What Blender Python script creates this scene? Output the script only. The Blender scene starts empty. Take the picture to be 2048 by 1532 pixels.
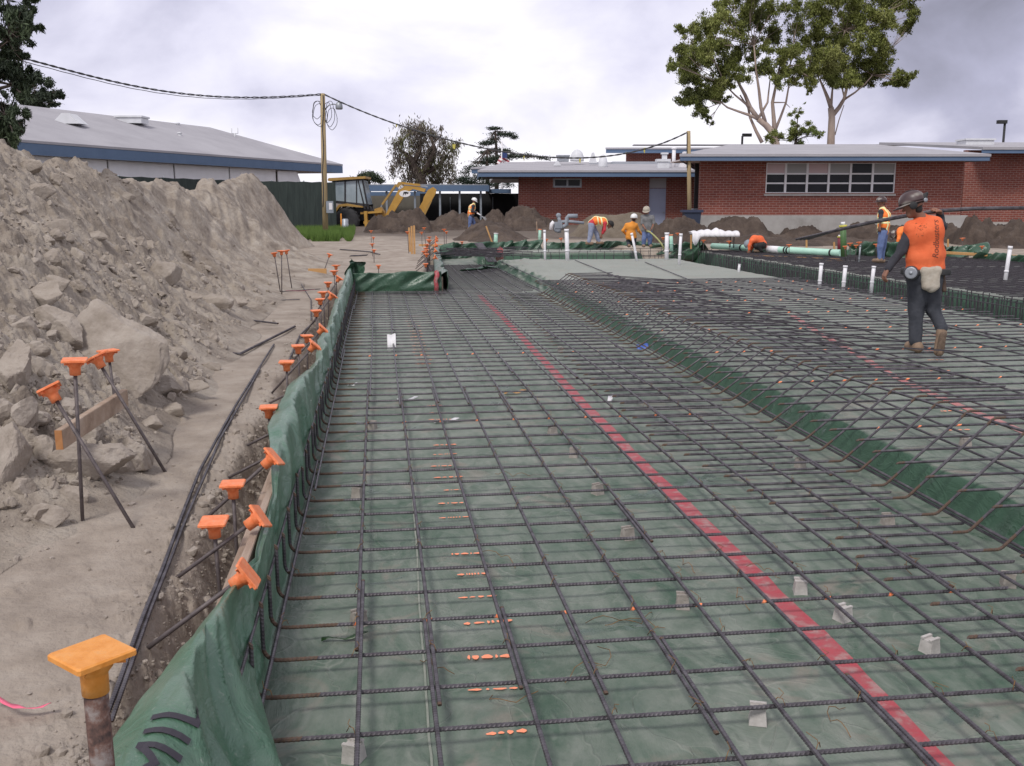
import bpy, bmesh, math, random
import numpy as np
from mathutils import Vector, Matrix
random.seed(7); rng = np.random.default_rng(7)
S = bpy.context.scene; COL = S.collection
# ------------------------------------------------------------------ camera
FPX = 1976.0; PITCH = math.atan(361/FPX); YAW = math.atan(266/FPX); CZ = 1.87
cd = bpy.data.cameras.new('camera'); cam = bpy.data.objects.new('camera', cd); COL.objects.link(cam)
cd.sensor_width = 36; cd.lens = FPX/2048*36; cd.clip_start = .05; cd.clip_end = 6000
cam.location = (0, 0, CZ); cam.rotation_euler = (math.pi/2-PITCH, 0, -YAW); S.camera = cam
# ------------------------------------------------------------------ light
SUN_EL = math.radians(52); SUN_AZ = math.radians(215)     # azimuth clockwise from +Y
w = bpy.data.worlds.new('World'); S.world = w; w.use_nodes = True
def build_world():
    nt = w.node_tree; N = nt.nodes; L = nt.links; N.clear()
    out = N.new('ShaderNodeOutputWorld'); bg = N.new('ShaderNodeBackground'); bg.inputs[1].default_value = .1
    L.new(bg.outputs[0], out.inputs[0])
    sky = N.new('ShaderNodeTexSky'); sky.sky_type = 'NISHITA'; sky.sun_disc = False
    sky.sun_elevation = SUN_EL; sky.sun_rotation = SUN_AZ
    tc = N.new('ShaderNodeTexCoord')
    def math_(op, a, b=None, clamp=False):
        n = N.new('ShaderNodeMath'); n.operation = op; n.use_clamp = clamp
        for i, q in enumerate((a, b)):
            if q is None: continue
            if isinstance(q, (int, float)): n.inputs[i].default_value = q
            else: L.new(q, n.inputs[i])
        return n.outputs[0]
    mp = N.new('ShaderNodeMapping'); mp.inputs['Scale'].default_value = (1.7, 1.7, 3.4); L.new(tc.outputs['Generated'], mp.inputs[0])
    n1 = N.new('ShaderNodeTexNoise'); n1.inputs['Scale'].default_value = 2.1; n1.inputs['Detail'].default_value = 8; n1.inputs['Roughness'].default_value = .52
    n1.inputs['Distortion'].default_value = .35
    L.new(mp.outputs[0], n1.inputs[0])
    # where thick dark cloud and bright thin cloud sit (directions)
    def blob(d, a, b):
        vm = N.new('ShaderNodeVectorMath'); vm.operation = 'DOT_PRODUCT'; L.new(tc.outputs['Generated'], vm.inputs[0]); vm.inputs[1].default_value = d
        mr = N.new('ShaderNodeMapRange'); mr.interpolation_type = 'SMOOTHSTEP'; L.new(vm.outputs['Value'], mr.inputs[0])
        mr.inputs[1].default_value = math.cos(math.radians(b)); mr.inputs[2].default_value = math.cos(math.radians(a))
        return mr.outputs[0]
    dk = blob(raydir(2060, 10), 2, 17); dk2 = blob(raydir(640, -60), 1, 12); br = blob(raydir(780, 260), 2, 18); dk3 = blob(raydir(1230, -40), 1, 9)
    bl = blob(raydir(40, 60), 1, 16)
    v = math_('SUBTRACT', n1.outputs[0], .5); v = math_('MULTIPLY', v, 1.45)
    v = math_('ADD', v, .88)
    v = math_('SUBTRACT', v, math_('MULTIPLY', dk, .42)); v = math_('SUBTRACT', v, math_('MULTIPLY', dk2, .20))
    v = math_('SUBTRACT', v, math_('MULTIPLY', dk3, .12)); v = math_('ADD', v, math_('MULTIPLY', br, .10))
    v = math_('SUBTRACT', v, math_('MULTIPLY', bl, .10))
    cr = N.new('ShaderNodeValToRGB'); e = cr.color_ramp; L.new(v, cr.inputs[0])
    e.elements[0].position = .25; e.elements[0].color = (.20, .195, .245, 1)
    e.elements[1].position = .95; e.elements[1].color = (.86, .84, .90, 1)
    x = e.elements.new(.55); x.color = (.40, .395, .52, 1); x = e.elements.new(.76); x.color = (.67, .655, .785, 1)
    # cloud brightness falls from the low sky to overhead, lowering ambient light
    sp = N.new('ShaderNodeSeparateXYZ'); L.new(tc.outputs['Generated'], sp.inputs[0])
    zg = N.new('ShaderNodeMapRange'); L.new(sp.outputs[2], zg.inputs[0]); zg.inputs[1].default_value = .28; zg.inputs[2].default_value = 1
    zg.inputs[3].default_value = 12.6; zg.inputs[4].default_value = 7.5
    mul = N.new('ShaderNodeVectorMath'); mul.operation = 'SCALE'; L.new(cr.outputs[0], mul.inputs[0]); L.new(zg.outputs[0], mul.inputs['Scale'])
    mix = N.new('ShaderNodeMix'); mix.data_type = 'RGBA'; mix.inputs[0].default_value = .94
    L.new(sky.outputs[0], mix.inputs['A']); L.new(mul.outputs[0], mix.inputs['B']); L.new(mix.outputs['Result'], bg.inputs[0])
# camera model: pixels of the 2048 x 1532 photograph <-> world
_f = np.array([math.sin(YAW)*math.cos(PITCH), math.cos(YAW)*math.cos(PITCH), -math.sin(PITCH)])
_r = np.array([math.cos(YAW), -math.sin(YAW), 0.]); _u = np.cross(_r, _f)
FH = np.array([math.sin(YAW), math.cos(YAW), 0.])      # horizontal forward
CP = np.array([0, 0, CZ])
def ray(u, v): return _f+_r*(u-1024)/FPX-_u*(v-766)/FPX
def raydir(u, v): d = ray(u, v); return tuple(d/np.linalg.norm(d))
def Z(u, v, z): d = ray(u, v); return CP+d*((z-CZ)/d[2])               # on the level z
def H(u, v, d_): d = ray(u, v); return CP+d*(d_/(d@FH))                 # on the upright plane d_ metres ahead
def onX(u, v, X): d = ray(u, v); return CP+d*(X/d[0])
build_world()
sd = bpy.data.lights.new('sun', 'SUN'); sd.energy = 2.2; sd.angle = math.radians(13); sd.color = (1, .96, .9)
so = bpy.data.objects.new('sun', sd); COL.objects.link(so)
so.rotation_euler = (math.pi/2-SUN_EL, 0, math.pi-SUN_AZ)
S.view_settings.view_transform = 'Standard'; S.view_settings.look = 'None'; S.view_settings.exposure = 0; S.view_settings.gamma = 1
S.render.engine = 'CYCLES'
# ------------------------------------------------------------------ helpers
def tag(o, label=None, cat=None, group=None, kind=None):
    for k, v in (('label', label), ('category', cat), ('group', group), ('kind', kind)):
        if v: o[k] = v
    return o
def empty(name, loc=(0, 0, 0), rz=0, label=None, cat=None, group=None):
    o = bpy.data.objects.new(name, None); COL.objects.link(o); o.location = loc; o.rotation_euler = (0, 0, rz); o.empty_display_size = .1
    return tag(o, label, cat, group)
def link(name, me, parent=None, loc=None, rot=None):
    o = bpy.data.objects.new(name, me); COL.objects.link(o)
    if parent: o.parent = parent
    if loc is not None: o.location = loc
    if rot is not None: o.rotation_euler = rot
    return o
KIDS = {}
def copy_tree(o, parent=None):
    c = o.copy(); COL.objects.link(c); c.parent = parent
    for ch in list(o.children): copy_tree(ch, c)
    return c
ORD = ['first','second','third','fourth','fifth','sixth','seventh','eighth','ninth','tenth','eleventh','twelfth','thirteenth','fourteenth','fifteenth','sixteenth','seventeenth','eighteenth','nineteenth']
TENS = {20:'twent',30:'thirt',40:'fort',50:'fift',60:'sixt',70:'sevent',80:'eight',90:'ninet'}
def ordw(n):
    if n <= 19: return ORD[n-1]
    t = n//10*10; return TENS[t]+('ieth' if n == t else 'y-'+ORD[n-t-1])
def split_loose(me, name, par):
    bm = bmesh.new(); bm.from_mesh(me); bm.verts.ensure_lookup_table(); seen = set(); out = []
    for v in bm.verts:
        if v.index in seen: continue
        st = [v]; comp = set()
        while st:
            q = st.pop()
            if q.index in comp: continue
            comp.add(q.index); st += [e.other_vert(q) for e in q.link_edges]
        seen |= comp; out.append(comp)
    for comp in out:
        ix = sorted(comp); mp = {a: i for i, a in enumerate(ix)}; m2 = bpy.data.meshes.new(name)
        m2.from_pydata([bm.verts[a].co[:] for a in ix], [], [[mp[v.index] for v in f.verts] for f in bm.faces if f.verts[0].index in comp])
        m2.materials.append(me.materials[0]); m2.update(); yield link(name, m2, par)
    bm.free()
class MB:
    def __init__(s): s.v = []; s.f = []; s.m = []; s.sm = []
    def add(s, vs, fs, m=0, smooth=False):
        b = len(s.v); s.v += [tuple(map(float, p)) for p in vs]; s.f += [tuple(i+b for i in f) for f in fs]; s.m += [m]*len(fs); s.sm += [smooth]*len(fs)
    def box(s, c, size, m=0, R=None):
        x, y, z = [q/2 for q in size]
        vs = [Vector(p) for p in ((-x,-y,-z),(x,-y,-z),(x,y,-z),(-x,y,-z),(-x,-y,z),(x,-y,z),(x,y,z),(-x,y,z))]
        if R is not None: vs = [R @ p for p in vs]
        s.add([p+Vector(c) for p in vs], [(0,3,2,1),(4,5,6,7),(0,1,5,4),(1,2,6,5),(2,3,7,6),(3,0,4,7)], m)
    def boxb(s, x0, x1, y0, y1, z0, z1, m=0): s.box(((x0+x1)/2,(y0+y1)/2,(z0+z1)/2), (abs(x1-x0),abs(y1-y0),abs(z1-z0)), m)
    def tube(s, pts, r, n=8, m=0, cap=True, smooth=True):
        pts = [Vector(p) for p in pts]; k = len(pts)
        rs = r if isinstance(r, (list, tuple, np.ndarray)) else [r]*k
        vs = []; nrm = None
        for i, p in enumerate(pts):
            t = (pts[min(i+1, k-1)]-pts[max(i-1, 0)]).normalized()
            if nrm is None:
                a = Vector((0, 0, 1)) if abs(t.z) < .9 else Vector((1, 0, 0)); nrm = (a-t*a.dot(t)).normalized()
            else:
                nrm = nrm-t*nrm.dot(t); nrm = nrm.normalized()
            b = t.cross(nrm)
            for j in range(n):
                a = 2*math.pi*j/n; vs.append(p+(nrm*math.cos(a)+b*math.sin(a))*rs[i])
        fs = [(i*n+j, i*n+(j+1) % n, (i+1)*n+(j+1) % n, (i+1)*n+j) for i in range(k-1) for j in range(n)]
        s.add(vs, fs, m, smooth)
        if cap:
            b = len(s.v)-len(vs); s.f += [tuple(b+j for j in range(n))[::-1], tuple(b+(k-1)*n+j for j in range(n))]; s.m += [m, m]; s.sm += [False, False]
    def lathe(s, prof, c=(0,0,0), n=16, m=0, R=None, smooth=True, sq=None):
        vs = []
        for r, z in prof:
            for j in range(n):
                a = 2*math.pi*(j+.5)/n; p = Vector((r*math.cos(a), r*math.sin(a), z))
                if R is not None: p = R @ p
                vs.append(p+Vector(c))
        k = len(prof)
        s.add(vs, [(i*n+j, i*n+(j+1) % n, (i+1)*n+(j+1) % n, (i+1)*n+j) for i in range(k-1) for j in range(n)], m, smooth)
        b = len(s.v)-len(vs)
        if prof[0][0] > 1e-4: s.f.append(tuple(b+j for j in range(n))[::-1]); s.m.append(m); s.sm.append(False)
        if prof[-1][0] > 1e-4: s.f.append(tuple(b+(k-1)*n+j for j in range(n))); s.m.append(m); s.sm.append(False)
    def prism(s, pts, off, m=0):
        """closed polygon pts (3-D) swept along the vector off"""
        n = len(pts); A = [np.array(p, float) for p in pts]; B = [p+np.array(off, float) for p in A]
        nn = sum((np.cross(A[i]-A[0], A[(i+1) % n]-A[0]) for i in range(n)), np.zeros(3))
        flip = nn@np.array(off, float) > 0
        fs = [tuple(range(n)), tuple(range(2*n-1, n-1, -1))]+[(i, i+n, (i+1) % n+n, (i+1) % n) for i in range(n)]
        if flip: fs = [f[::-1] for f in fs]
        s.add(A+B, fs, m)
    def mesh(s, name, mats):
        me = bpy.data.meshes.new(name); me.from_pydata(s.v, [], s.f)
        for q in (mats if isinstance(mats, (list, tuple)) else [mats]): me.materials.append(q)
        me.polygons.foreach_set('material_index', s.m); me.polygons.foreach_set('use_smooth', s.sm); me.update()
        return me
    def build(s, name, mats, parent=None, loc=None): return link(name, s.mesh(name, mats), parent, loc)
def np_mesh(name, V, F, mats, smooth=True, mi=None):
    """V (n,3); F (m,3 or 4) numpy"""
    me = bpy.data.meshes.new(name); V = np.asarray(V, np.float32); F = np.asarray(F, np.int32); k = F.shape[1]
    me.vertices.add(len(V)); me.vertices.foreach_set('co', V.ravel())
    me.loops.add(F.size); me.loops.foreach_set('vertex_index', F.ravel())
    me.polygons.add(len(F)); me.polygons.foreach_set('loop_start', np.arange(0, F.size, k, dtype=np.int32))
    try: me.polygons.foreach_set('loop_total', np.full(len(F), k, np.int32))
    except Exception: pass
    me.polygons.foreach_set('use_smooth', np.full(len(F), smooth))
    for q in (mats if isinstance(mats, (list, tuple)) else [mats]): me.materials.append(q)
    if mi is not None: me.polygons.foreach_set('material_index', np.asarray(mi, np.int32))
    me.update(calc_edges=True); me.validate()
    return me
def bevel(o, wd=.01, seg=2):
    b = o.modifiers.new('bevel', 'BEVEL'); b.width = wd; b.segments = seg; b.limit_method = 'ANGLE'; return o
# ---- noise
def _h(ix, iy, s):
    ix = ix.astype(np.int64); iy = iy.astype(np.int64)
    n = (ix*374761393+iy*668265263+s*982451653) & 0xffffffff
    n = ((n ^ (n >> 13))*1274126177) & 0xffffffff; n = ((n ^ (n >> 16))*2246822519) & 0xffffffff
    return ((n ^ (n >> 15)) & 0xffffff)/float(0xffffff)
def vn(x, y, s=0):
    x = np.asarray(x, float); y = np.asarray(y, float); ix = np.floor(x); iy = np.floor(y); fx = x-ix; fy = y-iy
    fx = fx*fx*(3-2*fx); fy = fy*fy*(3-2*fy)
    return (_h(ix, iy, s)*(1-fx)+_h(ix+1, iy, s)*fx)*(1-fy)+(_h(ix, iy+1, s)*(1-fx)+_h(ix+1, iy+1, s)*fx)*fy-.5
def fbm(x, y, o=4, s=0, g=.5):
    t = 0; a = 1
    for i in range(o): t = t+a*vn(x*2**i+i*17.3, y*2**i-i*9.1, s+i); a *= g
    return t
def worley(x, y, s=0):
    x = np.asarray(x, float); y = np.asarray(y, float); ix = np.floor(x); iy = np.floor(y)
    best = np.full(x.shape, 9.); bid = np.zeros(x.shape)
    for dx in (-1, 0, 1):
        for dy in (-1, 0, 1):
            cx = ix+dx; cy = iy+dy; px = cx+_h(cx, cy, s); py = cy+_h(cx, cy, s+11)
            d = (px-x)**2+(py-y)**2; m = d < best; best = np.where(m, d, best); bid = np.where(m, _h(cx, cy, s+23), bid)
    return np.sqrt(best), bid
def clods(x, y, size, s, dens=.6):
    """lumps about `size` across, height up to size/2"""
    d, i = worley(x/size+.35*vn(x/size*2.3, y/size*2.3, s+5), y/size+.35*vn(x/size*2.3, y/size*2.3, s+6), s)
    on = (i < dens)*(.4+.6*(i/dens)); R = .28+.3*i
    return np.sqrt(np.clip(1-(d/R)**2, 0, 1))*size*.42*on
def sst(a, b, x): t = np.clip((x-a)/(b-a), 0, 1); return t*t*(3-2*t)
# ------------------------------------------------------------------ materials
def nmat(name, cols, scale=6, rough=.8, bump=0, bscale=None, metal=0, detail=6, coords='Object', dist=0, contrast=(.3, .7), spec=None, bump2=None, stretch=None, trans=0):
    m = bpy.data.materials.new(name); m.use_nodes = True; nt = m.node_tree; N = nt.nodes; L = nt.links
    b = N['Principled BSDF']; b.inputs['Roughness'].default_value = rough; b.inputs['Metallic'].default_value = metal
    if spec is not None: b.inputs['Specular IOR Level'].default_value = spec
    tc = N.new('ShaderNodeTexCoord'); vec = tc.outputs[coords]
    if stretch:
        mp = N.new('ShaderNodeMapping'); mp.inputs['Scale'].default_value = stretch; L.new(vec, mp.inputs[0]); vec = mp.outputs[0]
    n = N.new('ShaderNodeTexNoise'); n.inputs['Scale'].default_value = scale; n.inputs['Detail'].default_value = detail; n.inputs['Distortion'].default_value = dist
    n.inputs['Roughness'].default_value = .62; L.new(vec, n.inputs[0])
    if len(cols) == 1: b.inputs['Base Color'].default_value = (*cols[0], 1)
    else:
        cr = N.new('ShaderNodeValToRGB'); L.new(n.outputs[0], cr.inputs[0]); e = cr.color_ramp.elements
        e[0].position = contrast[0]; e[0].color = (*cols[0], 1); e[1].position = contrast[1]; e[1].color = (*cols[-1], 1)
        for i, c in enumerate(cols[1:-1]):
            x = e.new(contrast[0]+(contrast[1]-contrast[0])*(i+1)/(len(cols)-1)); x.color = (*c, 1)
        L.new(cr.outputs[0], b.inputs['Base Color'])
    if bump:
        n2 = N.new('ShaderNodeTexNoise'); n2.inputs['Scale'].default_value = bscale or scale*4; n2.inputs['Detail'].default_value = 8; n2.inputs['Roughness'].default_value = .6; L.new(vec, n2.inputs[0])
        bp = N.new('ShaderNodeBump'); bp.inputs['Strength'].default_value = 1; bp.inputs['Distance'].default_value = bump; L.new(n2.outputs[0], bp.inputs['Height']); L.new(bp.outputs[0], b.inputs['Normal'])
    if trans:
        b.inputs['Transmission Weight'].default_value = trans
    return m
def brick_mat():
    m = bpy.data.materials.new('red_brick'); m.use_nodes = True; nt = m.node_tree; N = nt.nodes; L = nt.links; b = N['Principled BSDF']; b.inputs['Roughness'].default_value = .85
    tc = N.new('ShaderNodeTexCoord'); sp = N.new('ShaderNodeSeparateXYZ'); L.new(tc.outputs['Object'], sp.inputs[0])
    ad = N.new('ShaderNodeMath'); ad.operation = 'ADD'; L.new(sp.outputs[0], ad.inputs[0]); L.new(sp.outputs[1], ad.inputs[1])
    cb = N.new('ShaderNodeCombineXYZ'); L.new(ad.outputs[0], cb.inputs[0]); L.new(sp.outputs[2], cb.inputs[1])
    br = N.new('ShaderNodeTexBrick'); L.new(cb.outputs[0], br.inputs[0]); br.inputs['Scale'].default_value = 1
    br.inputs['Brick Width'].default_value = .28; br.inputs['Row Height'].default_value = .098; br.inputs['Mortar Size'].default_value = .012; br.inputs['Mortar Smooth'].default_value = .3
    br.inputs['Color1'].default_value = (.285, .080, .055, 1); br.inputs['Color2'].default_value = (.215, .054, .041, 1); br.inputs['Mortar'].default_value = (.38, .25, .215, 1)
    n = N.new('ShaderNodeTexNoise'); n.inputs['Scale'].default_value = 1.1; n.inputs['Detail'].default_value = 5; L.new(tc.outputs['Object'], n.inputs[0])
    mx = N.new('ShaderNodeMix'); mx.data_type = 'RGBA'; mx.blend_type = 'MULTIPLY'; mx.inputs[0].default_value = .5
    L.new(br.outputs[0], mx.inputs['A']); L.new(n.outputs[0], mx.inputs['B']); 
    g = N.new('ShaderNodeMix'); g.data_type = 'RGBA'; g.blend_type = 'ADD'; g.inputs[0].default_value = .12; L.new(mx.outputs['Result'], g.inputs['A']); L.new(br.outputs[0], g.inputs['B'])
    L.new(g.outputs['Result'], b.inputs['Base Color'])
    bp = N.new('ShaderNodeBump'); bp.inputs['Distance'].default_value = .008; bp.invert = True; L.new(br.outputs['Fac'], bp.inputs['Height']); L.new(bp.outputs[0], b.inputs['Normal'])
    return m
M = {}
M['dirt'] = nmat('dry_dirt', [(.225,.185,.15), (.315,.265,.22), (.39,.34,.29)], 2.2, .95, .016, 30, detail=9, contrast=(.32,.68))
def soil_zone(m):
    """damp dug-over brown soil beyond the far form"""
    nt = m.node_tree; N = nt.nodes; L = nt.links; b = N['Principled BSDF']; src = b.inputs['Base Color'].links[0].from_socket
    tc = N.new('ShaderNodeTexCoord'); sp = N.new('ShaderNodeSeparateXYZ'); L.new(tc.outputs['Object'], sp.inputs[0]); n = N.new('ShaderNodeTexNoise'); n.inputs['Scale'].default_value = .35; n.inputs['Detail'].default_value = 9; L.new(tc.outputs['Object'], n.inputs[0])
    a = N.new('ShaderNodeMath'); a.operation = 'MULTIPLY_ADD'; a.inputs[1].default_value = 9; L.new(n.outputs[0], a.inputs[0]); L.new(sp.outputs[1], a.inputs[2])
    c = N.new('ShaderNodeMath'); c.operation = 'MULTIPLY_ADD'; c.inputs[1].default_value = .35; L.new(sp.outputs[0], c.inputs[0]); L.new(a.outputs[0], c.inputs[2])
    r = N.new('ShaderNodeMapRange'); L.new(c.outputs[0], r.inputs[0]); r.inputs[1].default_value = 44.5; r.inputs[2].default_value = 48; r.inputs[4].default_value = .8
    x = N.new('ShaderNodeMix'); x.data_type = 'RGBA'; L.new(r.outputs[0], x.inputs[0]); L.new(src, x.inputs['A']); x.inputs['B'].default_value = (.085, .064, .05, 1); L.new(x.outputs['Result'], b.inputs['Base Color'])
soil_zone(M['dirt'])
M['mound'] = nmat('clayey_spoil', [(.195,.16,.13), (.305,.26,.215), (.385,.34,.29)], 2.2, .95, .05, 11, detail=10, contrast=(.33,.67))
M['rock'] = nmat('clay_lump', [(.22,.185,.15), (.32,.275,.235), (.39,.345,.30)], 5, .95, .02, 14, detail=9)
M['dark_dirt'] = nmat('dark_damp_soil', [(.035,.024,.019), (.072,.052,.041), (.115,.086,.068)], 1.4, .95, .05, 7, detail=9)
M['olive_dirt'] = nmat('olive_sandy_soil', [(.10,.078,.055), (.15,.12,.088), (.19,.158,.12)], 1.4, .95, .04, 8, detail=9)
M['rebar'] = nmat('rebar_steel', [(.055,.048,.055), (.105,.096,.108), (.16,.148,.16)], 14, .48, 0, metal=.5, contrast=(.35,.7))
M['rebar_far'] = nmat('rebar_steel_weathered', [(.05,.046,.055), (.10,.088,.098)], 20, .6, 0, metal=.4)
M['rust'] = nmat('rust', [(.07,.05,.042), (.12,.075,.052), (.08,.07,.072)], 60, .8, .001, 200, metal=.2)
M['rustwire'] = nmat('rusty_wire', [(.13,.07,.035), (.28,.15,.05)], 40, .8)
M['stake'] = nmat('stake_steel', [(.07,.058,.06), (.16,.135,.135)], 25, .6, .0006, 200, metal=.35)
M['rusty_stake'] = nmat('dirty_stake', [(.03,.02,.02), (.13,.07,.055), (.24,.21,.2)], 22, .75, .003, 90, metal=.2, contrast=(.38,.66))
M['cap'] = nmat('orange_plastic', [(.74,.17,.05), (.84,.25,.10), (.62,.31,.19)], 24, .55, .0015, 120, contrast=(.35,.74), detail=9)
M['cap2'] = nmat('amber_plastic', [(.66,.24,.03), (.76,.32,.07), (.62,.36,.17)], 22, .5, .0015, 120, contrast=(.35,.8), detail=9)
M['wood'] = nmat('weathered_wood', [(.20,.13,.09), (.33,.24,.175), (.42,.33,.26)], 6, .8, .004, 40, stretch=(1,.12,1))
M['newwood'] = nmat('new_wood', [(.42,.22,.08), (.58,.34,.14)], 5, .7, .002, 40, stretch=(.2,1,1))
M['polewood'] = nmat('pole_wood', [(.30,.22,.12), (.46,.36,.2)], 3, .85, .004, 20, stretch=(6,6,.4))
M['brick'] = brick_mat()
M['concrete'] = nmat('concrete', [(.33,.31,.29), (.45,.43,.41)], 1.2, .9, .004, 20)
M['block'] = nmat('concrete_block', [(.24,.215,.19), (.40,.365,.335)], 16, .9, .004, 80)
M['wblock'] = nmat('white_block', [(.36,.34,.32), (.54,.51,.49)], 15, .8, .003, 80)
M['blue'] = nmat('blue_fascia', [(.085,.14,.235), (.105,.165,.27)], 1.5, .6)
M['roof'] = nmat('light_roofing', [(.32,.31,.335), (.40,.39,.415)], .5, .9, .01, 9, detail=8)
M['white'] = nmat('white_paint', [(.70,.69,.71), (.80,.79,.81)], 1, .6)
M['cream'] = nmat('pale_paint', [(.60,.52,.50), (.70,.62,.6)], 2, .7)
M['door'] = nmat('blue_grey_door', [(.30,.34,.47), (.36,.40,.54)], 1, .6)
M['glass'] = nmat('dark_glass', [(.008,.009,.013), (.02,.022,.03)], .8, .2, spec=.18)
M['meshfence'] = nmat('dark_green_windscreen', [(.022,.032,.03), (.04,.055,.05)], 3, .9, .01, 30, stretch=(3,3,.5))
M['galv'] = nmat('galvanised', [(.26,.28,.31), (.38,.40,.43)], 6, .5, metal=.5)
M['greypaint'] = nmat('grey_paint', [(.20,.23,.27), (.28,.31,.35)], 4, .6)
M['black'] = nmat('black_rubber', [(.018,.018,.02), (.04,.04,.042)], 8, .8, .003, 40)
M['cable'] = nmat('cable', [(.03,.03,.035), (.06,.06,.065)], 8, .7)
M['yellow'] = nmat('machine_yellow', [(.38,.20,.03), (.50,.29,.06)], 1.5, .5)
M['yellowd'] = nmat('dusty_machine_yellow', [(.30,.17,.04), (.42,.26,.07)], 3, .6)
M['pvc'] = nmat('white_pvc', [(.70,.69,.72), (.82,.81,.84)], 8, .45)
M['mint'] = nmat('mint_pvc', [(.36,.62,.50), (.46,.72,.6)], 3, .5)
M['orange'] = nmat('orange_cloth', [(.66,.105,.03), (.80,.17,.06)], 6, .85, .004, 30)
M['orange2'] = nmat('amber_cloth', [(.66,.24,.03), (.78,.31,.05)], 7, .85, .006, 20)
M['vest'] = nmat('hi_vis_orange', [(.95,.20,.03), (1.0,.26,.05)], 6, .7)
M['lime'] = nmat('reflective_tape', [(.80,.80,.30), (.85,.85,.55)], 6, .5)
M['red'] = nmat('red_cloth', [(.45,.03,.04), (.55,.05,.07)], 6, .85)
M['denim'] = nmat('denim', [(.09,.13,.27), (.15,.20,.38)], 9, .9, .004, 30)
M['paledenim'] = nmat('pale_denim', [(.20,.23,.34), (.32,.35,.46)], 9, .9, .004, 30)
M['darkpants'] = nmat('dark_grey_trousers', [(.030,.034,.044), (.062,.066,.08)], 9, .9, .006, 22)
M['darkcloth'] = nmat('black_sleeve', [(.028,.028,.036), (.05,.05,.062)], 9, .9, .005, 26)
M['greyshirt'] = nmat('grey_shirt', [(.12,.12,.125), (.20,.20,.205)], 12, .9)
M['skin'] = nmat('skin', [(.20,.09,.058), (.27,.13,.085)], 6, .6)
M['hair'] = nmat('black_hair', [(.01,.009,.009), (.02,.018,.018)], 20, .7)
M['boot'] = nmat('tan_boot', [(.17,.11,.075), (.27,.19,.13)], 14, .85, .003, 60)
M['sole'] = nmat('boot_sole', [(.09,.06,.042), (.17,.12,.085)], 30, .85, .006, 60)
M['pouch'] = nmat('dusty_canvas', [(.36,.31,.25), (.50,.46,.39)], 16, .95, .006, 30)
M['whitehat'] = nmat('white_hardhat', [(.78,.78,.78), (.84,.84,.84)], 3, .35)
M['brownhat'] = nmat('brown_stickered_hardhat', [(.045,.026,.028), (.075,.045,.045), (.30,.28,.25)], 7, .4, detail=1, contrast=(.40,.68))
M['redtape'] = nmat('red_tape', [(.40,.05,.065), (.36,.075,.085), (.36,.20,.19)], 13, .5, .003, 50, detail=10, contrast=(.38,.64))
M['paint'] = nmat('orange_paint', [(1.0,.22,.07), (.95,.38,.2)], 60, .6)
M['pink'] = nmat('pink_ribbon', [(.85,.12,.22), (.9,.2,.3)], 6, .5)
M['ply'] = nmat('plywood_form', [(.42,.25,.11), (.52,.34,.17)], 3, .8)
M['grass'] = nmat('grass_blades', [(.07,.13,.02), (.13,.22,.04)], 3, .8)
M['navy'] = nmat('navy_print', [(.03,.025,.035)], 3, .6)
def leafmat(name, a, b):
    return nmat(name, [a, b], .9, .7, detail=3, contrast=(.4, .6))
# ------------------------------------------------------------------ ground and spoil mound
def H0(x, y):
    """natural ground level"""
    d = x*FH[0]+y*FH[1]
    z = .22+.5*sst(22, 62, d)
    return z+.02*vn(x*.7, y*.7, 3)*sst(0, 3, d)
# outline of the excavation (form boards run along it)
FARL = [Z(868, 500, .3)[:2], Z(1075, 493, .3)[:2], Z(1420, 497, .3)[:2], Z(1700, 508, .3)[:2], Z(2080, 515, .3)[:2]]
PITPOLY = [(-.56, .2), (-.56, 20.45), (1.28, 20.45), (1.30, 23.0)]+[tuple(p) for p in FARL]+[(26, 22), (40, 18), (40, .2)]
def inpoly(x, y, P):
    r = np.zeros(np.shape(x), bool); n = len(P)
    for i in range(n):
        (x0, y0), (x1, y1) = P[i], P[(i+1) % n]
        if y0 == y1: continue
        c = ((y0 > y) != (y1 > y)) & (x < (x1-x0)*(y-y0)/(y1-y0)+x0); r ^= c
    return r
def edgedist(x, y, P):
    d = np.full(np.shape(x), 99.); n = len(P)
    for i in range(n):
        a = np.array(P[i], float); b = np.array(P[(i+1) % n], float); e = b-a; t = np.clip(((x-a[0])*e[0]+(y-a[1])*e[1])/(e@e), 0, 1)
        d = np.minimum(d, np.hypot(x-a[0]-t*e[0], y-a[1]-t*e[1]))
    return d
CTRL = []
def C_(u, v, zc): d = CP+ray(u, v)*zc; CTRL.append(d)
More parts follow.
